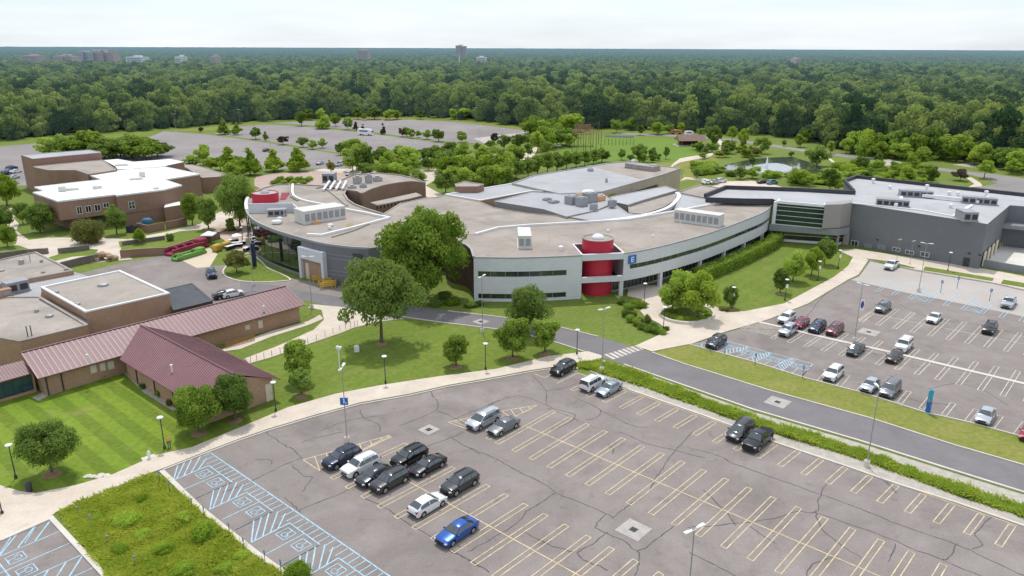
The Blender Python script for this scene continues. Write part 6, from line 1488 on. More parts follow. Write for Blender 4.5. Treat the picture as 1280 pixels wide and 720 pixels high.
hz1 = mat('hazed_concrete', (.42, .46, .52), .9, (.47, .51, .56), .02, .2, .04); hz2 = mat('hazed_brick', (.46, .41, .42), .9, (.50, .45, .45), .02, .2, .04); hz3 = mat('hazed_white', (.60, .64, .66), .9)  # far wall colours with the distance haze painted in
farblock('apartment_tower', 'distant grey and brown apartment slab above the woods at the left', 104, 150, 88, 63.5, [hz1, hz1, hz1, hz2, hz2, hz2, hz2])
farblock('low_distant_building', 'low brown building far left of the apartment slab in the woods', 74, 98, 90, 69.5, [hz2, hz2])
farblock('low_distant_building', 'flat white building right of the apartment slab in the woods', 164, 185, 92, 71, [hz3])
farblock('low_distant_building', 'faint reddish building on the horizon at the left edge of the woods', 33, 56, 88, 69.5, [hz2])
farblock('low_distant_building', 'faint pale building on the horizon at the middle of the woods', 448, 463, 84, 63, [hz2])
farblock('hotel_tower', 'distant square tower with a reddish top standing above the horizon', 570, 583.5, 77, 56.8, [hz2, hz1])
for k, (xa, xb, yb, yt) in enumerate(((225, 233, 94, 70.5), (268, 275, 92, 70), (596, 608, 90, 71.5), (990, 996, 92, 73))):
    farblock('distant_house', 'small pale building poking out of the distant woods', xa, xb, yb, yt, [(hz3, hz2)[k % 2]], 'building', group='small buildings in the distant woods')
b = P(574.5, 94); h = HT(574.5, 94, 67.5); mb = MB(); r = (P(576.3, 94).x - P(574.5, 94).x); mb.lathe(b, [(r * .9, 0), (r * .8, h * .5), (r * .5, h * .75), (.2, h)], 10); solo('church_spire', mb, hz3, 'small white spire below the distant square tower', 'spire', b)
# ------------------------------------------------------------------ the person by the lamp
def person(x, y):
    p = P(x, y); me = bpy.data.meshes.new('person'); J_ = {'pel': (0, 0, .93), 'sp': (0, .01, 1.15), 'ch': (0, .01, 1.36), 'nk': (0, 0, 1.49), 'hd': (0, -.02, 1.60), 'tp': (0, -.01, 1.70)}
    vs = [J_['pel'], J_['sp'], J_['ch'], J_['nk'], J_['hd'], J_['tp']]; rad = [.15, .14, .16, .06, .095, .075]; ed = [(0, 1), (1, 2), (2, 3), (3, 4), (4, 5)]
    for s in (-1, 1):
        b_ = len(vs); vs += [(s * .19, .0, 1.40), (s * .25, .03, 1.12), (s * .25, -.10, .88), (s * .25, -.15, .80)]; rad += [.062, .048, .038, .035]; ed += [(2, b_), (b_, b_ + 1), (b_ + 1, b_ + 2), (b_ + 2, b_ + 3)]
        for k in range(4): vs.append((s * .25 + (k - 1.5) * .022, -.175 - .005 * k, .72 + .006 * abs(k - 1.5))); rad.append(.011); ed.append((b_ + 3, len(vs) - 1))
        vs.append((s * .21, -.20, .77)); rad.append(.012); ed.append((b_ + 3, len(vs) - 1))
        f = len(vs); vs += [(s * .10, 0, .88), (s * .11, -.08 * s - .02, .48), (s * .11, .10 * s, .09), (s * .12, .10 * s - .15, .05)]; rad += [.105, .068, .048, .042]; ed += [(0, f), (f, f + 1), (f + 1, f + 2), (f + 2, f + 3)]
    me.from_pydata(vs, ed, []); o = bpy.data.objects.new('person', me); COL.objects.link(o); o.location = p; o.rotation_euler = (0, 0, .5)
    sk = o.modifiers.new('skin', 'SKIN'); sl = me.skin_vertices[0].data
    for i, r in enumerate(rad): sl[i].radius = (r, r * (.8 if i in (0, 1, 2) else 1)); 
    sl[0].use_root = True; sb = o.modifiers.new('sub', 'SUBSURF'); sb.levels = 1; sb.render_levels = 2
    m = bpy.data.materials.new('clothes_and_skin'); m.use_nodes = True; nt = m.node_tree; tc_ = nt.nodes.new('ShaderNodeTexCoord'); sx = nt.nodes.new('ShaderNodeSeparateXYZ'); rp = nt.nodes.new('ShaderNodeValToRGB'); rp.color_ramp.interpolation = 'CONSTANT'
    mr = nt.nodes.new('ShaderNodeMath'); mr.operation = 'DIVIDE'; mr.inputs[1].default_value = 1.8; nt.links.new(tc_.outputs['Object'], sx.inputs[0]); nt.links.new(sx.outputs['Z'], mr.inputs[0]); nt.links.new(mr.outputs[0], rp.inputs[0]); nt.links.new(rp.outputs[0], nt.nodes['Principled BSDF'].inputs['Base Color'])
    cr = rp.color_ramp; cr.elements[0].color = (.04, .04, .045, 1); cr.elements[1].position = .06; cr.elements[1].color = (.12, .13, .15, 1)
    for ps, c in ((.52, (.62, .42, .06, 1)), (.83, (.55, .33, .22, 1))): e_ = cr.elements.new(ps); e_.color = c
    me.materials.append(m); o['label'] = 'person in a yellow top and grey trousers beside the path lamp on the striped lawn'; o['category'] = 'person'
    mb = MB(); mb.blob((0, .025, 1.64), (.105, .115, .10)); h_ = lpart('hair', mb, mat('blond_hair', (.45, .30, .12), .7), o, smooth=60); return o
person(212, 559.5)
# ------------------------------------------------------------------ foliage
def quads_mesh(name, V, mats, midx=None, ncorn=4):
    n = len(V) // ncorn; me = bpy.data.meshes.new(name)
    me.vertices.add(len(V)); me.vertices.foreach_set('co', np.asarray(V, dtype=np.float32).ravel())
    me.loops.add(n * ncorn); me.loops.foreach_set('vertex_index', np.arange(n * ncorn, dtype=np.int32))
    me.polygons.add(n); me.polygons.foreach_set('loop_start', np.arange(n, dtype=np.int32) * ncorn); me.polygons.foreach_set('loop_total', np.full(n, ncorn, dtype=np.int32))
    for m in (mats if isinstance(mats, (list, tuple)) else [mats]): me.materials.append(m)
    if midx is not None: me.polygons.foreach_set('material_index', midx)
    me.update(calc_edges=True); return me
def leaf_quads(rng, pos, nrm, size, aspect=.7, flop=.75):
    n = len(pos); r = rng.normal(size=(n, 3)); r /= np.linalg.norm(r, axis=1)[:, None]
    nn = nrm + r * flop; nn /= np.linalg.norm(nn, axis=1)[:, None]
    t = np.cross(nn, rng.normal(size=(n, 3))); t /= np.maximum(1e-6, np.linalg.norm(t, axis=1))[:, None]; b = np.cross(nn, t)
    s = size * rng.uniform(.55, 1.35, n)[:, None]
    V = np.empty((n, 4, 3)); V[:, 0] = pos - t * s; V[:, 1] = pos - b * s * aspect; V[:, 2] = pos + t * s; V[:, 3] = pos + b * s * aspect
    return V.reshape(-1, 3)
def lobes_for(rng, shape, n):
    L = []; ph = rng.uniform(0, 6.28, 6)
    for i in range(n):
        for _ in range(200):
            v = rng.uniform(-1, 1, 3)
            if np.linalg.norm(v) <= 1: break
        u = v / max(1e-6, np.linalg.norm(v)); az = math.atan2(u[1], u[0])
        mod = 1 + .16 * sin(2 * az + ph[0] + 2.2 * u[2]) + .13 * sin(3 * az + ph[1] - 3 * u[2]) + .10 * sin(5 * az + ph[2] + 4 * u[2])
        u = u * (np.linalg.norm(v) ** .5) * mod
        if shape == 'round': c = np.array([u[0] * .36, u[1] * .36, .56 + u[2] * .31]); r = rng.uniform(.055, .165)
        elif shape == 'spread': c = np.array([u[0] * .44, u[1] * .44, .63 + u[2] * .25 - .10 * (u[0] ** 2 + u[1] ** 2)]); r = rng.uniform(.055, .13)
        elif shape == 'oval': c = np.array([u[0] * .24, u[1] * .24, .57 + u[2] * .33]); r = rng.uniform(.055, .135)
        elif shape == 'cone':
            z = .16 + .80 * rng.random() ** 1.3; a = rng.random() * 6.28; rr = .30 * (1 - z) ** .75 * rng.uniform(.5, 1); c = np.array([cos(a) * rr, sin(a) * rr, z]); r = .05 + .10 * (1 - z)
        elif shape == 'dome': c = np.array([u[0] * .40, u[1] * .40, .53 + u[2] * .36]); r = rng.uniform(.05, .14)
        elif shape == 'forest': c = np.array([u[0] * .31, u[1] * .31, .50 + u[2] * .40]); r = rng.uniform(.07, .16)
        elif shape == 'bush': c = np.array([u[0] * .40, u[1] * .40, .42 + u[2] * .36]); r = rng.uniform(.15, .26)
        elif shape == 'topiary':
            z = .08 + .86 * rng.random(); a = rng.random() * 6.28; c = np.array([cos(a) * .26, sin(a) * .26, z]) * np.array([1 - .35 * z, 1 - .35 * z, 1]); r = .12
        L.append((c, r))
    return L
HALF = {'dome': .52, 'round': .50, 'spread': .56, 'oval': .34, 'cone': .33, 'bush': .56, 'topiary': .36, 'forest': .42}
MESH = {}
def crown_mesh(name, seed, shape, nl, nleaf, size, m, squash=.8, core=True):
    rng = np.random.default_rng(seed); L = lobes_for(rng, shape, nl); C = np.array([c for c, _ in L]); R = np.array([r for _, r in L])
    w = R ** 2; w /= w.sum(); idx = rng.choice(len(L), nleaf * 2, p=w)
    d = rng.normal(size=(len(idx), 3)); d /= np.linalg.norm(d, axis=1)[:, None]
    keep = (d[:, 2] > -.55) | (rng.random(len(d)) < .35); idx = idx[keep]; d = d[keep]
    rad = R[idx] * rng.uniform(.80, 1.28, len(idx)); sq = np.array([1.08, 1.08, squash]); pos = C[idx] + d * rad[:, None] * sq
    inside = np.zeros(len(pos), bool)
    for c, r in L:
        inside |= (np.linalg.norm((pos - c) / sq, axis=1) < r * .72)
    ok = ~inside; pos = pos[ok][:nleaf]; d = d[ok][:nleaf]
    hb_ = HALF[shape] / np.percentile(np.hypot(pos[:, 0], pos[:, 1]), 96); zt_ = .97 / np.percentile(pos[:, 2], 99.5)
    pos = pos * np.array([hb_, hb_, zt_]); V = leaf_quads(rng, pos, d, size)
    if core:
        ic = MB(); 
        for c, r in L: ic.blob((c[0] * hb_, c[1] * hb_, c[2] * zt_), (r * .66 * hb_, r * .66 * hb_, r * .66 * squash * zt_), nu=7, nv=4)
        qs = []
        for f in ic.f: qs += [ic.v[i] for i in f]
        V = np.concatenate([V, np.array(qs)])
    return quads_mesh(name, V, m)
def trunk_mesh(name, seed, shape, spread):
    r_ = random.Random(seed); mb = MB(); z0 = {'spread': .40, 'round': .30, 'oval': .25, 'cone': .9, 'bush': .3}.get(shape, .3)
    pts = [Vector((0, 0, -.01)), Vector((.008, .004, z0 * .5)), Vector((-.004, .008, z0))]; rr = [.030, .021, .018] if shape != 'cone' else [.022, .014, .004]
    mb.tube((0, 0, -.01), (0, 0, .03), .042, .026, 10)
    for a, b, r0, r1 in zip(pts, pts[1:], rr, rr[1:]): mb.tube(a, b, r0, r1, 9)
    for k in range(7 if shape != 'cone' else 3):
        a = k * 2.4 + r_.random(); e = Vector((cos(a) * spread * r_.uniform(.5, .95), sin(a) * spread * r_.uniform(.5, .95), min(.85, z0 + r_.uniform(.12, .38)))); m_ = pts[-1].lerp(e, .5) + Vector((0, 0, .03))
        mb.tube(pts[-1] * r_.uniform(.85, 1.0), m_, .012, .008, 6); mb.tube(m_, e, .008, .003, 5)
    return mb.mesh(name, M['bark'], (0, 0, 0), 50)
def crown_for(shape, key, res, var):
    airy = res == 'hi' and key == 'd'
    k = (shape, key, res, var)
    if k not in MESH:
        nl, nf, sz = {'hi': (62, 12000, .020), 'mid': (40, 4600, .030), 'lo': (24, 1500, .048)}[res]
        if shape == 'spread': nl = int(nl * 1.7)
        MESH[k] = crown_mesh('crown', hash(k[0]) % 97 * 0 + sum(map(ord, shape + key)) + var * 17, shape, nl, nf, sz, L_[key], .72 if shape == 'spread' else .85, core=not airy)
    return MESH[k]
def trunk_for(shape):
    if ('t', shape) not in MESH: MESH[('t', shape)] = trunk_mesh('trunk', 3, shape, HALF[shape] * .8)
    return MESH[('t', shape)]
def tree(x, yb, yt, wpx, shape, key, label, res='mid', group=None, cat='tree', name='tree', rot=None, crownless=False):
    p = P(x, yb); H = max(.6, HT(x, yb, yt)); dist = p.y * cos(PIT) + CH * sin(PIT); R = wpx / F * dist / 2; R = R * (1.2 if res == 'lo' and yb < 245 else 1.0)
    t = thing(name, label, cat, p, rnd.random() * 6.28 if rot is None else rot, group); t.scale = (R / HALF[shape], R / HALF[shape], H)
    c = bpy.data.objects.new('crown', crown_for(shape, key, res, rnd.randrange(2) if res != 'lo' else rnd.randrange(3))); COL.objects.link(c); c.parent = t
    if shape not in ('bush', 'topiary'):
        tr = bpy.data.objects.new('trunk', trunk_for(shape)); COL.objects.link(tr); tr.parent = t
        k = t.scale[2] / t.scale[0]; tr.scale = (min(1, k ** .3), min(1, k ** .3), 1)
    else: c.name = 'foliage'
    return t
# --- named trees near the camera
tree(477, 429, 322, 94, 'spread', 'd', 'large lone tree with an airy yellow green crown on the lawn left of the drive', 'hi')
tree(532, 376, 263, 106, 'dome', 'a', 'largest dense green tree between the round glass building and the white one', 'hi')
tree(661, 416, 358, 54, 'round', 'd', 'airy light green tree across the drive before the white wall', 'hi')
tree(641, 447, 397, 42, 'round', 'a', 'round young mulched tree between path and drive, left of a slim one', 'mid')
tree(681, 441, 400, 34, 'oval', 'a', 'slim young tree with a mulch ring right of the round one by the drive', 'mid')
tree(570, 458, 418, 30, 'oval', 'a', 'small young tree alone in the middle of the lawn', 'mid')
tree(377, 494, 460, 28, 'oval', 'b', 'small tree with a mulch ring by the path, in front of a taller one', 'mid')
tree(375, 478, 425, 34, 'oval', 'a', 'taller young tree behind a smaller one on the lawn by the gable', 'mid')
tree(65, 592, 527, 66, 'round', 'b', 'dark round tree on the striped lawn at the left', 'hi')
tree(249, 541, 479, 60, 'round', 'a', 'leafy tree at the gable of the red roof, left one of two', 'hi')
tree(294, 525, 468, 50, 'round', 'b', 'darker tree at the gable of the red roof, right one of two', 'hi')
tree(840, 391, 345, 38, 'round', 'a', 'left tree in the oval plaza planter', 'mid')
tree(872, 399, 339, 44, 'round', 'c', 'right bright tree in the oval plaza planter', 'mid')
tree(857, 388, 338, 40, 'round', 'a', 'rear tree in the oval plaza planter', 'mid')
tree(912.5, 385, 357, 20, 'round', 'b', 'little dark lawn tree beside the plaza', 'mid')
tree(991, 352, 313, 31, 'round', 'a', 'full green tree in the middle of the lawn row before the glass link', 'mid')
tree(1014, 344.5, 309, 28, 'round', 'c', 'bright yellow green tree in the lawn row before the glass link', 'mid')
tree(1030, 331, 296, 23, 'oval', 'b', 'tallest dark tree in the lawn row before the glass link', 'mid')
tree(974.5, 366, 335, 19, 'oval', 'b', 'small dark tree at the near end of the lawn row', 'mid')
tree(112, 304, 272, 38, 'bush', 'o', 'broad olive green shrub tree before the brick building', 'mid')
tree(146, 293, 256, 24, 'oval', 'b', 'upright dark tree before the brick building windows', 'mid')
tree(51, 291, 253, 38, 'round', 'b', 'dark spreading tree at the overhanging corner of the brick building', 'mid')
tree(29, 280, 252, 18, 'round', 'b', 'small dark tree left of the overhanging brick corner', 'mid')
tree(9, 257, 217, 36, 'round', 'c', 'bright green tree at the left edge behind the walk', 'mid')
tree(3, 292, 257, 32, 'round', 'b', 'dark tree at the left edge beside the walk', 'mid')
tree(10, 309, 282, 26, 'round', 'a', 'small tree at the left edge on the lawn bed', 'mid')
tree(241, 282, 241, 21, 'oval', 'a', 'left of two slim trees at the right end of the brick building', 'mid')
tree(261, 286, 246, 23, 'oval', 'b', 'right of two slim trees at the right end of the brick building', 'mid')
tree(300, 284, 216, 46, 'round', 'b', 'big dark tree at the left side of the round glass building', 'hi')
tree(296, 341, 313, 32, 'spread', 'o', 'sparse olive tree on the kerbed lawn before the mirror glass', 'mid')
tree(176, 305, 285, 14, 'round', 'c', 'small bright tree on the oval lawn bed', 'mid')
tree(288.5, 289, 273, 11, 'topiary', 'b', 'clipped dark cone shrub in a square brick kerb', 'mid', cat='shrub', name='clipped_shrub')
tree(213, 301, 291, 10, 'bush', 'b', 'round dark shrub on the oval lawn bed', 'mid', cat='shrub', name='shrub')
tree(375, 727, 703, 34, 'bush', 'c', 'small bright shrub at the bottom edge by the blue stalls', 'mid', cat='shrub', name='shrub')
# --- rows round the far car parks
gq = 'trees between the brick building and the far car park'
for i, (x, w) in enumerate(((64, 28), (78, 26), (93, 34), (108, 30), (122, 34), (136, 34), (151, 40), (166, 42), (182, 42), (197, 34), (112, 26), (142, 30))):
    tree(x, 196 + (i % 3) * 2, (172, 168, 174, 166, 163, 172, 170, 168, 171, 178, 162, 176)[i], w, 'round', 'ab'[i % 2], 'leafy tree in the dense clump behind the brick building', 'lo', gq)
gr_ = 'row of trees along the front of the far car park'
for x, yb, yt, w, s, k in ((254, 206, 180, 21, 'round', 'a'), (240, 210, 194, 20, 'round', 'c'), (264, 213, 196, 18, 'round', 'c'), (287, 218, 183, 23, 'cone', 'c'), (300, 214, 194, 16, 'round', 'b'), (313, 219, 185, 23, 'cone', 'c'), (276, 213, 196, 16, 'round', 'a'), (292, 224, 202, 18, 'round', 'a'), (343, 214, 186, 21, 'cone', 'c'), (373, 214, 184, 22, 'cone', 'c')):
    tree(x, yb, yt, w, s, k, 'young tree in the row at the front edge of the far car park', 'lo', gr_)
gs_ = 'small trees on the planted strips of the far car parks'
for x, yb, yt, w, s, k in ((280, 168, 151, 14, 'cone', 'a'), (297, 168.5, 153, 11, 'cone', 'c'), (320, 174, 159, 12, 'oval', 'b'), (332, 176, 164, 6, 'cone', 'b'), (354, 181, 170, 12, 'oval', 'r'), (379, 184, 171, 12, 'round', 'b'), (391, 186.5, 175, 11, 'round', 'a'), (403, 185, 172.5, 10, 'round', 'a'), (426, 194, 178, 11, 'oval', 'b'), (251, 165, 159, 7, 'round', 'r'),
        (377, 157.5, 139, 13, 'round', 'b'), (404, 161, 136, 18, 'cone', 'a'), (420, 158, 144, 11, 'round', 'a'), (435, 162, 147, 11, 'round', 'b'), (445, 163, 152, 6, 'cone', 'r'), (454, 164, 155, 5, 'cone', 'r'), (479, 168, 154, 7, 'cone', 'r'), (503, 171, 160, 10, 'round', 'r'), (509, 171, 159, 10, 'round', 'a'), (515, 173, 161, 9, 'round', 'c'), (523, 172, 163, 7, 'round', 'a'), (534, 174, 162, 11, 'round', 'a'), (548, 177, 161, 14, 'round', 'b'), (578, 178, 164, 12, 'round', 'a'), (613, 186, 175, 12, 'round', 'b'), (618, 180, 166, 8, 'oval', 'r'), (630, 187, 168, 14, 'round', 'b'), (597, 190, 178, 10, 'round', 'b')):
    tree(x, yb, yt, w, s, k, 'small tree on a planted strip between the far car parks', 'lo', gs_)
gm_ = 'trees in the belt behind the roofs at the middle'
for x, yb, yt, w, s, k in ((441, 214, 186, 22, 'round', 'a'), (455, 216, 183, 24, 'round', 'b'), (460, 208, 184, 14, 'round', 'a'), (447, 205, 182, 16, 'round', 'a'), (475, 205, 185, 21, 'round', 'b'), (503, 204, 182, 25, 'round', 'b'), (530, 203, 185, 16, 'round', 'b'), (536, 213, 196, 17, 'round', 'b'), (516, 213, 196, 16, 'round', 'a'), (458, 218, 203, 22, 'round', 'b'), (478, 220, 204, 20, 'bush', 'a'), (494, 220, 203, 22, 'bush', 'a'), (508, 222, 207, 18, 'bush', 'a'), (414, 216, 200, 13, 'round', 'o'), (522, 226, 211, 18, 'bush', 'b'), (500, 212, 198, 18, 'round', 'a'),
        (562, 197, 177, 20, 'round', 'b'), (578, 202, 177, 18, 'round', 'a'), (553, 200, 188, 14, 'round', 'b'), (560, 228, 195, 28, 'round', 'c'), (574, 226, 193, 28, 'round', 'c'), (590, 228, 194, 26, 'round', 'a'), (604, 226, 192, 24, 'round', 'c'), (618, 227, 190, 26, 'round', 'c'), (632, 226, 189, 26, 'round', 'a'), (645, 224, 196, 22, 'round', 'b'), (557, 242, 213, 24, 'round', 'b'), (582, 234, 208, 24, 'round', 'a'), (606, 234, 206, 22, 'round', 'a'), (634, 230, 204, 20, 'round', 'b'),
        (648, 187, 167, 17, 'round', 'b'), (660, 197, 179, 11, 'oval', 'b'), (663, 182, 166, 14, 'round', 'b'), (672, 190, 164, 18, 'round', 'a'), (684, 186, 158, 22, 'round', 'a'), (696, 184, 160, 20, 'round', 'b'), (708, 182, 160, 18, 'round', 'b'), (678, 176, 150, 22, 'round', 'a'), (692, 172, 152, 18, 'round', 'a'), (682, 196, 176, 14, 'round', 'b'), (668, 170, 146, 16, 'round', 'b')):
    tree(x, yb, yt, w, s, k, 'leafy tree in the belt between the roofs and the far car parks', 'lo', gm_)
gn_ = 'dense row of dark trees beside the long rear block'
for x, yb, yt, w in ((660, 222, 197, 16), (672, 219, 193, 17), (684, 217, 190, 18), (696, 215, 190, 17), (708, 212, 189, 17), (720, 210, 189, 16), (731, 208, 188, 16), (742, 205, 187, 15), (752, 203, 185, 17)):
    tree(x, yb, yt, w, 'oval', 'b', 'dark tree in the dense row beside the long rear block', 'lo', gn_)
go_ = 'trees scattered round the sports field'
for x, yb, yt, w, s, k in ((799, 203, 180, 17, 'round', 'b'), (815, 200, 184, 11, 'round', 'b'), (832, 199, 183, 7, 'oval', 'b'), (777, 200, 186, 8, 'oval', 'b'), (815, 203, 192, 9, 'round', 'b'), (822, 201, 192, 7, 'round', 'a'), (788, 202, 193, 8, 'round', 'b'), (803, 204, 191, 12, 'round', 'a'), (771, 166, 149, 14, 'round', 'b'), (788, 163, 147, 14, 'round', 'a'), (800, 169, 156, 9, 'round', 'b'), (822, 168, 152, 18, 'round', 'a'), (836, 167, 155, 10, 'round', 'b'), (852, 166, 153, 10, 'round', 'c'), (863, 164, 152, 9, 'round', 'c'), (876, 171, 160, 10, 'round', 'b'), (891, 186, 157, 15, 'round', 'b'), (928, 186, 160, 12, 'round', 'c'), (928, 190, 172, 11, 'cone', 'b'), (881, 197, 183, 8, 'oval', 'b'), (871, 223, 208, 13, 'round', 'b'), (878, 199, 190, 9, 'round', 'b')):
    tree(x, yb, yt, w, s, k, 'tree standing on the grass round the sports field', 'lo', go_)
gp_ = 'trees round the pond and the park road'
for x, yb, yt, w, s, k in ((952, 192, 171, 17, 'round', 'b'), (911, 192, 177, 14, 'round', 'b'), (940, 195, 181, 13, 'round', 'o'), (925, 224, 208, 15, 'round', 'b'), (940, 223, 208, 16, 'round', 'a'), (991, 231, 210, 15, 'round', 'a'), (1006, 232, 212, 19, 'round', 'a'), (1021, 208, 182, 27, 'round', 'b'), (1000, 184, 167, 12, 'round', 'a'), (980, 183, 175, 6, 'round', 'b'), (1037, 237, 210, 17, 'round', 'b'), (1048, 238, 224, 11, 'round', 'a'), (1097, 209, 190, 9, 'oval', 'b'), (1033, 177, 152, 16, 'round', 'c'), (1058, 192, 172, 15, 'round', 'a'), (1080, 198, 174, 20, 'round', 'c'), (1097, 197, 176, 12, 'round', 'a'), (1038, 192, 176, 8, 'oval', 'a'), (940, 208, 196, 8, 'oval', 'b'), (958, 226, 212, 12, 'round', 'a'),
        (1125, 200, 178, 21, 'round', 'a'), (1149, 207, 184, 26, 'round', 'a'), (1195, 202, 170, 22, 'oval', 'a'), (1230, 223, 200, 21, 'spread', 'a'), (1265, 218, 198, 19, 'spread', 'a'), (1200, 226, 211, 17, 'round', 'r'), (1165, 228, 208, 14, 'round', 'b'), (1075, 202, 173, 14, 'round', 'a'), (1110, 198, 174, 18, 'round', 'a'), (1176, 200, 183, 16, 'round', 'b'), (1218, 206, 192, 16, 'round', 'c'), (1244, 208, 184, 20, 'round', 'b'), (1066, 190, 163, 20, 'oval', 'a'), (1085, 194, 160, 24, 'round', 'c'), (1102, 196, 166, 18, 'oval', 'a'), (1118, 197, 162, 24, 'round', 'b'), (1140, 199, 166, 22, 'round', 'a'), (1160, 198, 158, 26, 'round', 'b'), (1182, 201, 168, 24, 'round', 'a'), (1205, 203, 176, 20, 'oval', 'c'), (1224, 208, 178, 22, 'round', 'a'), (1256, 212, 184, 24, 'round', 'b'), (1274, 216, 186, 24, 'round', 'a'), (1048, 184, 160, 16, 'round', 'a'), (915, 176, 158, 12, 'round', 'a'), (1008, 178, 160, 14, 'round', 'b'), (1132, 228, 206, 18, 'round', 'a')):
    tree(x, yb, yt, w, s, k, 'park tree near the pond and the park road', 'lo', gp_)
# --- fuller belts
rb_ = random.Random(21)
def fill(n, xr, yr, hr, wr, keys, lab, grp, ok=lambda x, y: True):
    k = 0
    while k < n:
        x, y = rb_.uniform(*xr), rb_.uniform(*yr)
        if not ok(x, y): continue
        h = rb_.uniform(*hr); tree(x, y, y - h, rb_.uniform(*wr) * h / sum(hr) * 2, rb_.choice(('round', 'round', 'oval')), rb_.choice(keys), lab, 'lo', grp); k += 1
fill(13, (546, 658), (208, 236), (22, 36), (16, 26), 'aacb', 'leafy tree in the belt between the roofs and the far car parks', gm_, lambda x, y: not (560 < x < 612 and y > 231))
fill(8, (432, 548), (196, 214), (16, 26), (14, 22), 'aab', 'leafy tree in the belt between the roofs and the far car parks', gm_)
fill(12, (650, 722), (164, 194), (16, 28), (12, 20), 'aab', 'leafy tree in the belt between the roofs and the far car parks', gm_, lambda x, y: not (640 < x < 676 and y > 182))
fill(26, (1046, 1285), (186, 206), (14, 34), (12, 24), 'aacb', 'park tree near the pond and the park road', gp_, lambda x, y: y < 186 + (x - 1046) * .08 + 3 or y > 205 + (x - 1046) * .09)
fill(14, (1060, 1180), (212, 228), (10, 18), (9, 15), 'aab', 'park tree near the pond and the park road', gp_)
fill(12, (300, 640), (149, 156), (9, 16), (8, 14), 'ab', 'small tree on a planted strip between the far car parks', gs_, lambda x, y: y < 150.5)
fill(16, (870, 1040), (186, 198), (6, 14), (8, 13), 'abc', 'park tree near the pond and the park road', gp_, lambda x, y: y > 187 + (x - 900) * .085)
# --- shrubs
gh = 'shrubs on the pond banks'
for i in range(125):
    while True:
        x, y = rnd.uniform(868, 1165), rnd.uniform(192, 236)
        if 898 < x < 1036 and 195 < y < 220: continue
        if x < 905 and y < 208: continue
        if 856 < x < 990 and 222 < y < 236: continue
        if y > 232 - max(0, (1000 - x)) * .1: continue
        if y < 196 + (x - 868) * .055: continue
        break
    tree(x, y, y - rnd.uniform(4, 9.5), rnd.uniform(9, 22), 'bush', 'acaacd'[i % 6], 'leafy shrub on the grassy bank round the pond', 'lo', gh, 'shrub', 'shrub')
gb_ = 'low shrubs of the plaza flower bed'
for x, y, h, w, k in ((786, 389, 9, 16, 'a'), (795, 383, 8, 18, 'c'), (803, 385, 7, 13, 'c'), (783, 396, 9, 14, 'b'), (788, 402, 9, 13, 'a'), (796, 407, 8, 13, 'a'), (803, 411, 8, 14, 'b'), (811, 414, 8, 14, 'a'), (819, 416, 8, 14, 'b'), (827, 418, 7, 12, 'a'), (809, 405, 12, 10, 'o'), (832, 413, 5, 10, 'd'), (776, 380, 6, 12, 'b'), (792, 394, 6, 10, 'o'), (800, 402, 5, 11, 'd'), (817, 409, 5, 12, 'd')):
    tree(x, y, y - h, w, 'bush', k, 'low shrub in the curved flower bed on the plaza', 'mid', gb_, 'shrub', 'shrub')
gi_ = 'shrubs inside the oval planter'
for x, y in ((832, 397), (842, 399.5), (850, 401), (860, 402), (868, 403), (878, 401), (885, 398), (838, 392), (852, 394), (880, 392)):
    tree(x, y, y - 6, 13, 'bush', 'c' if x > 855 else 'a', 'low shrub filling the oval plaza planter', 'mid', gi_, 'shrub', 'shrub')
gj_ = 'shrubs along the foot of the white building'
for x, y, h, w, k in ((588, 383, 6, 20, 'b'), (566, 380, 7, 22, 'c'), (545, 382, 6, 18, 'd'), (520, 380, 7, 14, 'b'), (600, 381, 5, 12, 'b'), (556, 372, 8, 20, 'b')):
    tree(x, y, y - h, w, 'bush', k, 'low shrub at the dark foot of the white building under the big tree', 'mid', gj_, 'shrub', 'shrub')
for x, y, h, w, k, lab in ((5, 447, 24, 22, 'b', 'dark shrub at the left edge before the flat brick block'), (18, 444, 18, 14, 'a', 'green shrub at the left edge under the brick wall'), (105, 478, 6, 9, 'b', 'small plant on the gravel under the red roof'), (131, 472, 7, 8, 'a', 'small plant by the cream shutters'), (143, 468, 6, 8, 'b', 'small plant at the inner corner of the red roof'), (178, 486, 7, 8, 'b', 'dark plant on the gravel of the cross wing'), (198, 496, 8, 10, 'b', 'dark shrub on the gravel of the cross wing'), (212, 507, 8, 8, 'o', 'olive plant on the gravel near the leafy gable tree'), (45, 486, 7, 8, 'b', 'small plant at the corner downpipe of the red roof'), (905, 388, 5, 14, 'o', 'low flower clump under the little lawn tree')):
    tree(x, y, y - h, w, 'bush', k, lab, 'lo', None, 'shrub', 'shrub')
gk_ = 'plants on the planting island behind the ring building'
for i in range(12): tree(343 + i * 4, 230 - (i % 3) * 2.4, 225 - (i % 3) * 2.4, 9, 'bush', 'cda'[i % 3], 'low plant on the island in the red paved court', 'lo', gk_, 'shrub', 'shrub')
tree(762, 271, 263, 22, 'bush', 'c', 'green shrub in the small court between the roofs', 'lo', None, 'shrub', 'shrub').location.z = 5.0
# mulch rings
mb = MB()
for x, y in ((641, 448), (681, 442), (570, 459), (377, 495), (65, 593), (249, 542), (294, 526), (477, 430), (974.5, 367), (912.5, 386)):
    p = P(x, y); mb.lathe((p.x, p.y, 0), [(1.0, .012), (.6, .14), (.1, .2)], 14)
struct('mulch_rings', mb, M['mulch'], smooth=50)
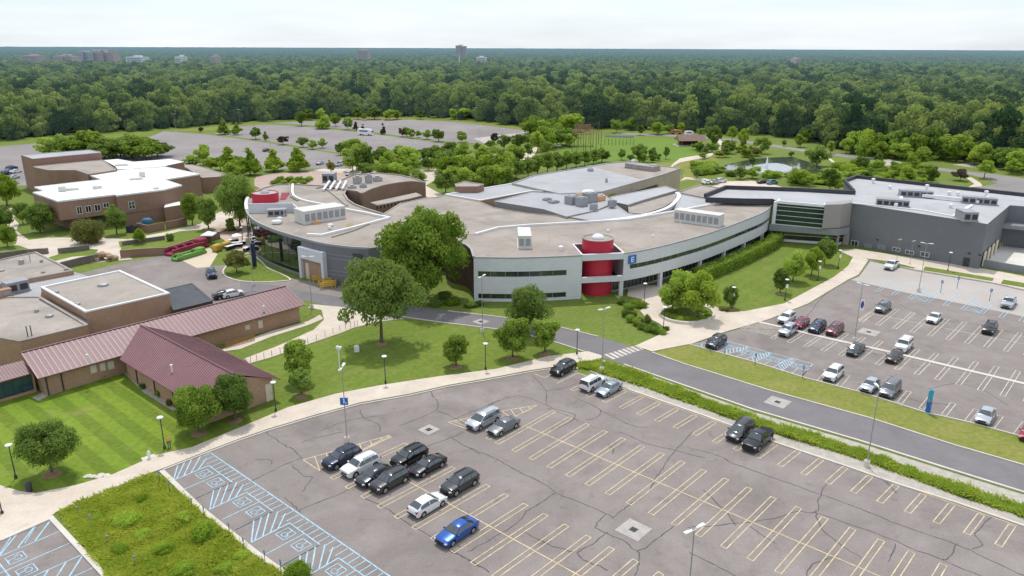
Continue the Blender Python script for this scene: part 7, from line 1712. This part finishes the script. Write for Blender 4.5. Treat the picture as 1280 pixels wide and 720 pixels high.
# clipped hedge along the curved facade
hp = offset(ER, -2.2); hp = [p for p in hp if 872 < pix((p.x, p.y, 0))[0] < 985]
rng = np.random.default_rng(5); hpos = []; hn = []
seg = [(Vector(a), Vector(b)) for a, b in zip(hp, hp[1:])]; tot = sum((b - a).length for a, b in seg)
for a, b in seg:
    k = int(9000 * (b - a).length / tot); d = (b - a).normalized(); n = Vector((d.y, -d.x, 0))
    for _ in range(k):
        t = rng.random(); q = a.lerp(b, t); u = rng.random() * 2 - 1; f = rng.random()
        if f < .5: off = n * (u * 1.3); z = 2.45 + rng.normal() * .20 + .18 * sin(q.x * 1.1) * sin(q.y * .9); nn = (0, 0, 1)
        else: sg_ = -1 if f < .62 else 1; off = n * (1.35 * sg_ + rng.normal() * .20); z = rng.random() * 2.5; nn = tuple(n * sg_)
        hpos.append((q.x + off.x, q.y + off.y, z)); hn.append(nn)
V = leaf_quads(rng, np.array(hpos), np.array(hn), .17)
hb = MB(); hb.strip(hp, 2.3, 0, 2.2); qs = []
for f in hb.f: qs += [hb.v[i] for i in f]
me = quads_mesh('clipped_hedge', np.concatenate([V, np.array(qs)]), L_['a']); o = bpy.data.objects.new('clipped_hedge', me); COL.objects.link(o)
o['label'] = 'long clipped hedge following the foot of the curved white building'; o['category'] = 'hedge'
# --- grasses: nobody could count them
def grass(name, polyf, n, hgt, key, seed, wid=.05, clump=1.0):
    rng = np.random.default_rng(seed); pts = []
    while len(pts) < n:
        p = polyf(rng)
        if p is not None: pts.append((p.x, p.y, 0))
    b = np.array(pts); nb = 6; b = np.repeat(b, nb, 0); m_ = len(b)
    b[:, :2] += rng.normal(size=(m_, 2)) * .16 * clump
    nz = np.sin(b[:, 0] * .55 + 1.3) * np.sin(b[:, 1] * .48) * .4 + np.sin(b[:, 0] * 1.7) * np.sin(b[:, 1] * 1.5 + 2) * .35 + 1
    h = hgt * rng.uniform(.45, 1.2, m_) * nz; a = rng.random(m_) * 6.283; ln = rng.uniform(.4, 1.3, m_) * h; w = wid * rng.uniform(.6, 1.6, m_)
    dx, dy = np.cos(a), np.sin(a); V = np.empty((m_, 4, 3)); V[:, 0] = b + np.stack([-dy * w, dx * w, 0 * w], 1); V[:, 1] = b + np.stack([dy * w, -dx * w, 0 * w], 1)
    mid = b + np.stack([dx * ln * .4, dy * ln * .4, h * .7], 1); V[:, 2] = mid + np.stack([dy * w, -dx * w, 0 * w], 1) * .9; V[:, 3] = b + np.stack([dx * ln, dy * ln, h], 1)
    me = quads_mesh(name, V.reshape(-1, 3), L_[key]); o = bpy.data.objects.new(name, me); COL.objects.link(o); o['kind'] = 'stuff'; o['label'] = {'meadow_grass': 'wild meadow grass between the two near car parks'}.get(name, 'tall green grass strip between the drive and the near car park'); o['category'] = 'grass'
    return o
def inpoly(p, poly):
    c = False; j = len(poly) - 1
    for i in range(len(poly)):
        if (poly[i].y > p.y) != (poly[j].y > p.y) and p.x < (poly[j].x - poly[i].x) * (p.y - poly[i].y) / (poly[j].y - poly[i].y) + poly[i].x: c = not c
        j = i
    return c
mp = PP([(78, 641), (121, 624), (185, 597), (198, 598), (246, 641), (282, 670), (350, 720), (385, 760), (170, 760), (132, 716)])
x0, x1, y0, y1 = min(p.x for p in mp), max(p.x for p in mp), min(p.y for p in mp), max(p.y for p in mp)
def fm(rng):
    p = Vector((rng.uniform(x0, x1), rng.uniform(y0, y1), 0)); return p if inpoly(p, mp) else None
grass('meadow_grass', fm, 16000, .42, 'g', 3, .045)
gm2 = 'weedy bushes in the wild meadow'
L_['w'] = leafmat('leaf_weed', (.15, .26, .02), (.38, .52, .07), trans=.4)
for x, y, h, w, k in ((160, 656, 13, 36, 'w'), (258, 672, 18, 40, 'w'), (232, 716, 10, 36, 'w'), (150, 690, 10, 24, 'w'), (200, 640, 7, 20, 'w'), (205, 690, 10, 26, 'w'), (300, 700, 9, 24, 'w'), (180, 625, 7, 18, 'w'), (178, 672, 8, 22, 'w'), (230, 650, 8, 22, 'w'), (120, 650, 6, 18, 'w'), (280, 715, 9, 26, 'w')):
    tree(x, y, y - h, w, 'bush', k, 'bushy weed clump rising from the wild meadow', 'mid', gm2, 'shrub', 'shrub')
up = PP([(722, 456), (745, 452), (765, 453), (810, 467.5), (860, 490), (927, 514), (1000, 537), (1073, 559), (1193, 601), (1280, 631), (1420, 680)]); lo_ = PP([(722, 459.5), (740, 462), (757, 468), (810, 485), (860, 503), (927, 527), (990, 548), (1073, 573), (1193, 617), (1280, 646), (1420, 695)])
def fs_(rng):
    t = rng.random() ** .8 * (len(up) - 1); i = min(int(t), len(up) - 2); f = t - i; return up[i].lerp(up[i + 1], f).lerp(lo_[i].lerp(lo_[i + 1], f), min(1, max(0, rng.normal(.66, .19))))
grass('tall_grass', fs_, 13000, .50, 't', 4, .055)
# --- the wood
FM = []
for v in range(6):
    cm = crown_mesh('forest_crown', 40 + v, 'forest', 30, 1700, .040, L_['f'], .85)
    FM.append(cm)
fw = [P(x, y) for x, y in FOREST_EDGE]
def edge_y(x):
    for a, b in zip(fw, fw[1:]):
        if a.x <= x <= b.x: return a.y + (b.y - a.y) * (x - a.x) / (b.x - a.x)
    return None
cand = []
rr = random.Random(11)
def edge_az(az):   # distance of the wood's edge along a bearing
    best = 1e9
    for a, b in zip(fw, fw[1:]):
        t0, t1 = atan2(a.x, a.y), atan2(b.x, b.y)
        if t0 <= az <= t1:
            u = (az - t0) / (t1 - t0); best = hypot(a.x + (b.x - a.x) * u, a.y + (b.y - a.y) * u)
    return best
near, far_ = [], []
az0, az1 = radians(-39), radians(39)
def occupied(grid, x, y, s): return None
d = 0.0
rows_ = []
def scatter(dmin, dmax, sp, out):
    x = -dmax
    n = int((az1 - az0) * (dmax ** 2 - dmin ** 2) / 2 / (sp * sp))
    for k in range(n):
        r = sqrt(dmin ** 2 + (dmax ** 2 - dmin ** 2) * rr.random()); a = az0 + (az1 - az0) * rr.random(); out.append((r, a))
# a jittered grid keeps crowns from piling up
def grid_scatter(dmin, dmax, sp):
    out = []; k0, k1 = int(-dmax / sp), int(dmax / sp)
    for i in range(k0, k1 + 1):
        for j in range(0, k1 + 1):
            x = (i + (j % 2) * .5 + rr.uniform(-.38, .38)) * sp; y = (j + rr.uniform(-.38, .38)) * sp; r = hypot(x, y)
            if not (dmin <= r < dmax): continue
            a = atan2(x, y)
            if a < az0 or a > az1: continue
            out.append((x, y, r, a))
    return out
pts = []
for x, y, r, a in grid_scatter(250, 1500, 9.4):
    e = edge_az(a)
    if r < e + 3: continue
    pts.append((x, y, r - e, r))
pts.sort(key=lambda t: t[2] + rr.uniform(0, 4))
NIND = 290
gf_ = 'trees at the front of the great wood'
def treesize(depth): return min(25, max(9, rr.gauss(17.5, 3.0))) if depth > 15 else rr.uniform(5, 11) if depth < 7 else rr.uniform(8, 18)
for x, y, dp, r in pts[:NIND]:
    o = bpy.data.objects.new('forest_tree', FM[rr.randrange(6)]); COL.objects.link(o); h = treesize(dp); w = min(19, h * rr.uniform(.65, 1.1))
    o.location = (x, y, -.5 if dp > 8 else -1.5); o.scale = (w, w, h); o.rotation_euler = (0, 0, rr.random() * 6.28); o['label'] = 'broad leafed tree at the front edge of the great wood'; o['category'] = 'tree'; o['group'] = gf_
    if len(cand) < 6 and o.data not in [c.data for c in cand]: cand.append(o)
rest = [(x, y, treesize(50), rr.uniform(.65, 1.2)) for x, y, dp, r in pts[NIND:]]
for x, y, r, a in grid_scatter(1500, 3400, 15): rest.append((x, y, rr.uniform(13, 21), rr.uniform(.75, 1.2)))
for x, y, r, a in grid_scatter(3400, 7000, 40): rest.append((x, y, rr.uniform(15, 21), rr.uniform(1.6, 2.6)))
me = bpy.data.meshes.new('woodland'); me.from_pydata([(x, y, -.5) for x, y, h, w in rest], [], [])
at = me.attributes.new('tree_scale', 'FLOAT_VECTOR', 'POINT'); at.data.foreach_set('vector', np.array([(h * w, h * w, h) for x, y, h, w in rest], dtype=np.float32).ravel())
at = me.attributes.new('tree_turn', 'FLOAT_VECTOR', 'POINT'); at.data.foreach_set('vector', np.array([(0, 0, rr.random() * 6.28) for _ in rest], dtype=np.float32).ravel())
at = me.attributes.new('tree_kind', 'INT', 'POINT'); at.data.foreach_set('value', np.array([rr.randrange(6) for _ in rest], dtype=np.int32))
wo = bpy.data.objects.new('woodland', me); COL.objects.link(wo); wo['kind'] = 'stuff'; wo['label'] = 'great green wood stretching to the horizon'; wo['category'] = 'woodland'
ng = bpy.data.node_groups.new('plant_wood', 'GeometryNodeTree'); ng.interface.new_socket('Geometry', in_out='INPUT', socket_type='NodeSocketGeometry'); ng.interface.new_socket('Geometry', in_out='OUTPUT', socket_type='NodeSocketGeometry')
gi = ng.nodes.new('NodeGroupInput'); go = ng.nodes.new('NodeGroupOutput'); ip = ng.nodes.new('GeometryNodeInstanceOnPoints'); jn = ng.nodes.new('GeometryNodeJoinGeometry')
for c in cand:
    oi = ng.nodes.new('GeometryNodeObjectInfo'); oi.inputs['Object'].default_value = c; oi.inputs['As Instance'].default_value = True; oi.transform_space = 'ORIGINAL'; ng.links.new(oi.outputs['Geometry'], jn.inputs[0])
def attr(nm, ty): a_ = ng.nodes.new('GeometryNodeInputNamedAttribute'); a_.data_type = ty; a_.inputs['Name'].default_value = nm; return a_.outputs['Attribute']
ng.links.new(gi.outputs[0], ip.inputs['Points']); ng.links.new(jn.outputs[0], ip.inputs['Instance']); ip.inputs['Pick Instance'].default_value = True
ng.links.new(attr('tree_kind', 'INT'), ip.inputs['Instance Index']); ng.links.new(attr('tree_turn', 'FLOAT_VECTOR'), ip.inputs['Rotation']); ng.links.new(attr('tree_scale', 'FLOAT_VECTOR'), ip.inputs['Scale'])
ng.links.new(ip.outputs[0], go.inputs[0]); md = wo.modifiers.new('plant_wood', 'NODES'); md.node_group = ng
# canopy of the farthest woods as one rolling sheet
from mathutils import noise as mn
na, nr = 260, 120; vs = []
for j in range(nr):
    r = 3600 * (24000 / 3600) ** (j / (nr - 1))
    for i in range(na):
        a = az0 + (az1 - az0) * i / (na - 1); x, y = r * sin(a), r * cos(a)
        z = 12 + 7 * mn.noise(Vector((x / 180, y / 240, 0))) + 5 * mn.noise(Vector((x / 60, y / 90, 3))) + (r / 24000) ** 2 * 6
        z += 14 * exp(-((a - .377) / .022) ** 2) * (1 if 9000 < r < 13000 else 0) 
        vs.append((x, y, z))
fs = [(j * na + i, j * na + i + 1, (j + 1) * na + i + 1, (j + 1) * na + i) for j in range(nr - 1) for i in range(na - 1)]
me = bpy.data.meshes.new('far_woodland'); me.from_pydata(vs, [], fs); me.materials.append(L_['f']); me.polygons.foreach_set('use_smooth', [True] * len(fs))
o = bpy.data.objects.new('far_woodland', me); COL.objects.link(o); o['kind'] = 'stuff'; o['label'] = 'hazy blue woods at the horizon'; o['category'] = 'woodland'
# ------------------------------------------------------------------ sky, sun, camera
w = bpy.data.worlds.new('World'); scene.world = w; w.use_nodes = True
nt = w.node_tree; N = nt.nodes; L = nt.links; bg = N['Background']
SUN_EL, SUN_AZ = radians(66), radians(-10)      # azimuth from straight ahead (+Y), positive to the right
sky = N.new('ShaderNodeTexSky'); sky.sky_type = 'NISHITA'; sky.sun_disc = False; sky.sun_elevation = SUN_EL; sky.sun_rotation = SUN_AZ; sky.air_density = 1.2; sky.dust_density = 1.0; sky.altitude = 200
tc = N.new('ShaderNodeTexCoord'); mp = N.new('ShaderNodeMapping'); mp.inputs['Scale'].default_value = (1.2, 1.2, 9.0); L.new(tc.outputs['Generated'], mp.inputs['Vector'])
nz = N.new('ShaderNodeTexNoise'); nz.inputs['Scale'].default_value = 3.4; nz.inputs['Detail'].default_value = 6; nz.inputs['Roughness'].default_value = .55; L.new(mp.outputs[0], nz.inputs['Vector'])
rp = N.new('ShaderNodeValToRGB'); rp.color_ramp.elements[0].position = .32; rp.color_ramp.elements[0].color = (.55, .55, .55, 1); rp.color_ramp.elements[1].position = .66; rp.color_ramp.elements[1].color = (.97, .97, .97, 1); L.new(nz.outputs['Fac'], rp.inputs['Fac'])
mx = N.new('ShaderNodeMix'); mx.data_type = 'RGBA'; L.new(rp.outputs['Color'], mx.inputs['Factor']); tn = N.new('ShaderNodeVectorMath'); tn.operation = 'MULTIPLY'; tn.inputs[1].default_value = (1.05, 1.3, 1.75); L.new(sky.outputs['Color'], tn.inputs[0]); L.new(tn.outputs[0], mx.inputs[6]); mx.inputs[7].default_value = (9.75, 10.3, 10.9, 1)
L.new(mx.outputs[2], bg.inputs['Color']); bg.inputs['Strength'].default_value = .10
sd = bpy.data.lights.new('sun', 'SUN'); sd.energy = 2.65; sd.angle = radians(1.5); sd.color = (1, .96, .90)
so = bpy.data.objects.new('sun', sd); COL.objects.link(so)
sv = Vector((sin(SUN_AZ) * cos(SUN_EL), cos(SUN_AZ) * cos(SUN_EL), sin(SUN_EL))); so.rotation_euler = sv.to_track_quat('Z', 'Y').to_euler(); so.location = (0, 60, 120)
cd_ = bpy.data.cameras.new('camera'); cam = bpy.data.objects.new('camera', cd_); COL.objects.link(cam); scene.camera = cam
cd_.sensor_width = 36; cd_.lens = F / 1280 * 36; cd_.clip_start = .5; cd_.clip_end = 60000
cam.location = (0, 0, CH)
cam.rotation_mode = 'QUATERNION'
# view axis first, then the small roll measured from the horizon
fwd = Vector((0, cos(PIT), -sin(PIT))); right = Vector((1, 0, 0)); up_ = right.cross(fwd)
r2 = right * cos(ROLL) - up_ * -sin(ROLL) * 1.0; 
r2 = right * cos(ROLL) + up_ * sin(ROLL); u2 = -right * sin(ROLL) + up_ * cos(ROLL)
mt = Matrix((r2, u2, -fwd)).transposed(); cam.rotation_quaternion = mt.to_quaternion()
scene.view_settings.view_transform = 'Standard'; scene.view_settings.look = 'None'; scene.view_settings.exposure = 0; scene.view_settings.gamma = 1
scene.render.engine = 'CYCLES'
cy = scene.cycles; cy.max_bounces = 5; cy.diffuse_bounces = 2; cy.glossy_bounces = 2; cy.transmission_bounces = 2; cy.transparent_max_bounces = 4; cy.caustics_reflective = False; cy.caustics_refractive = False
cy.use_denoising = True; cy.use_adaptive_sampling = True; cy.adaptive_threshold = .015
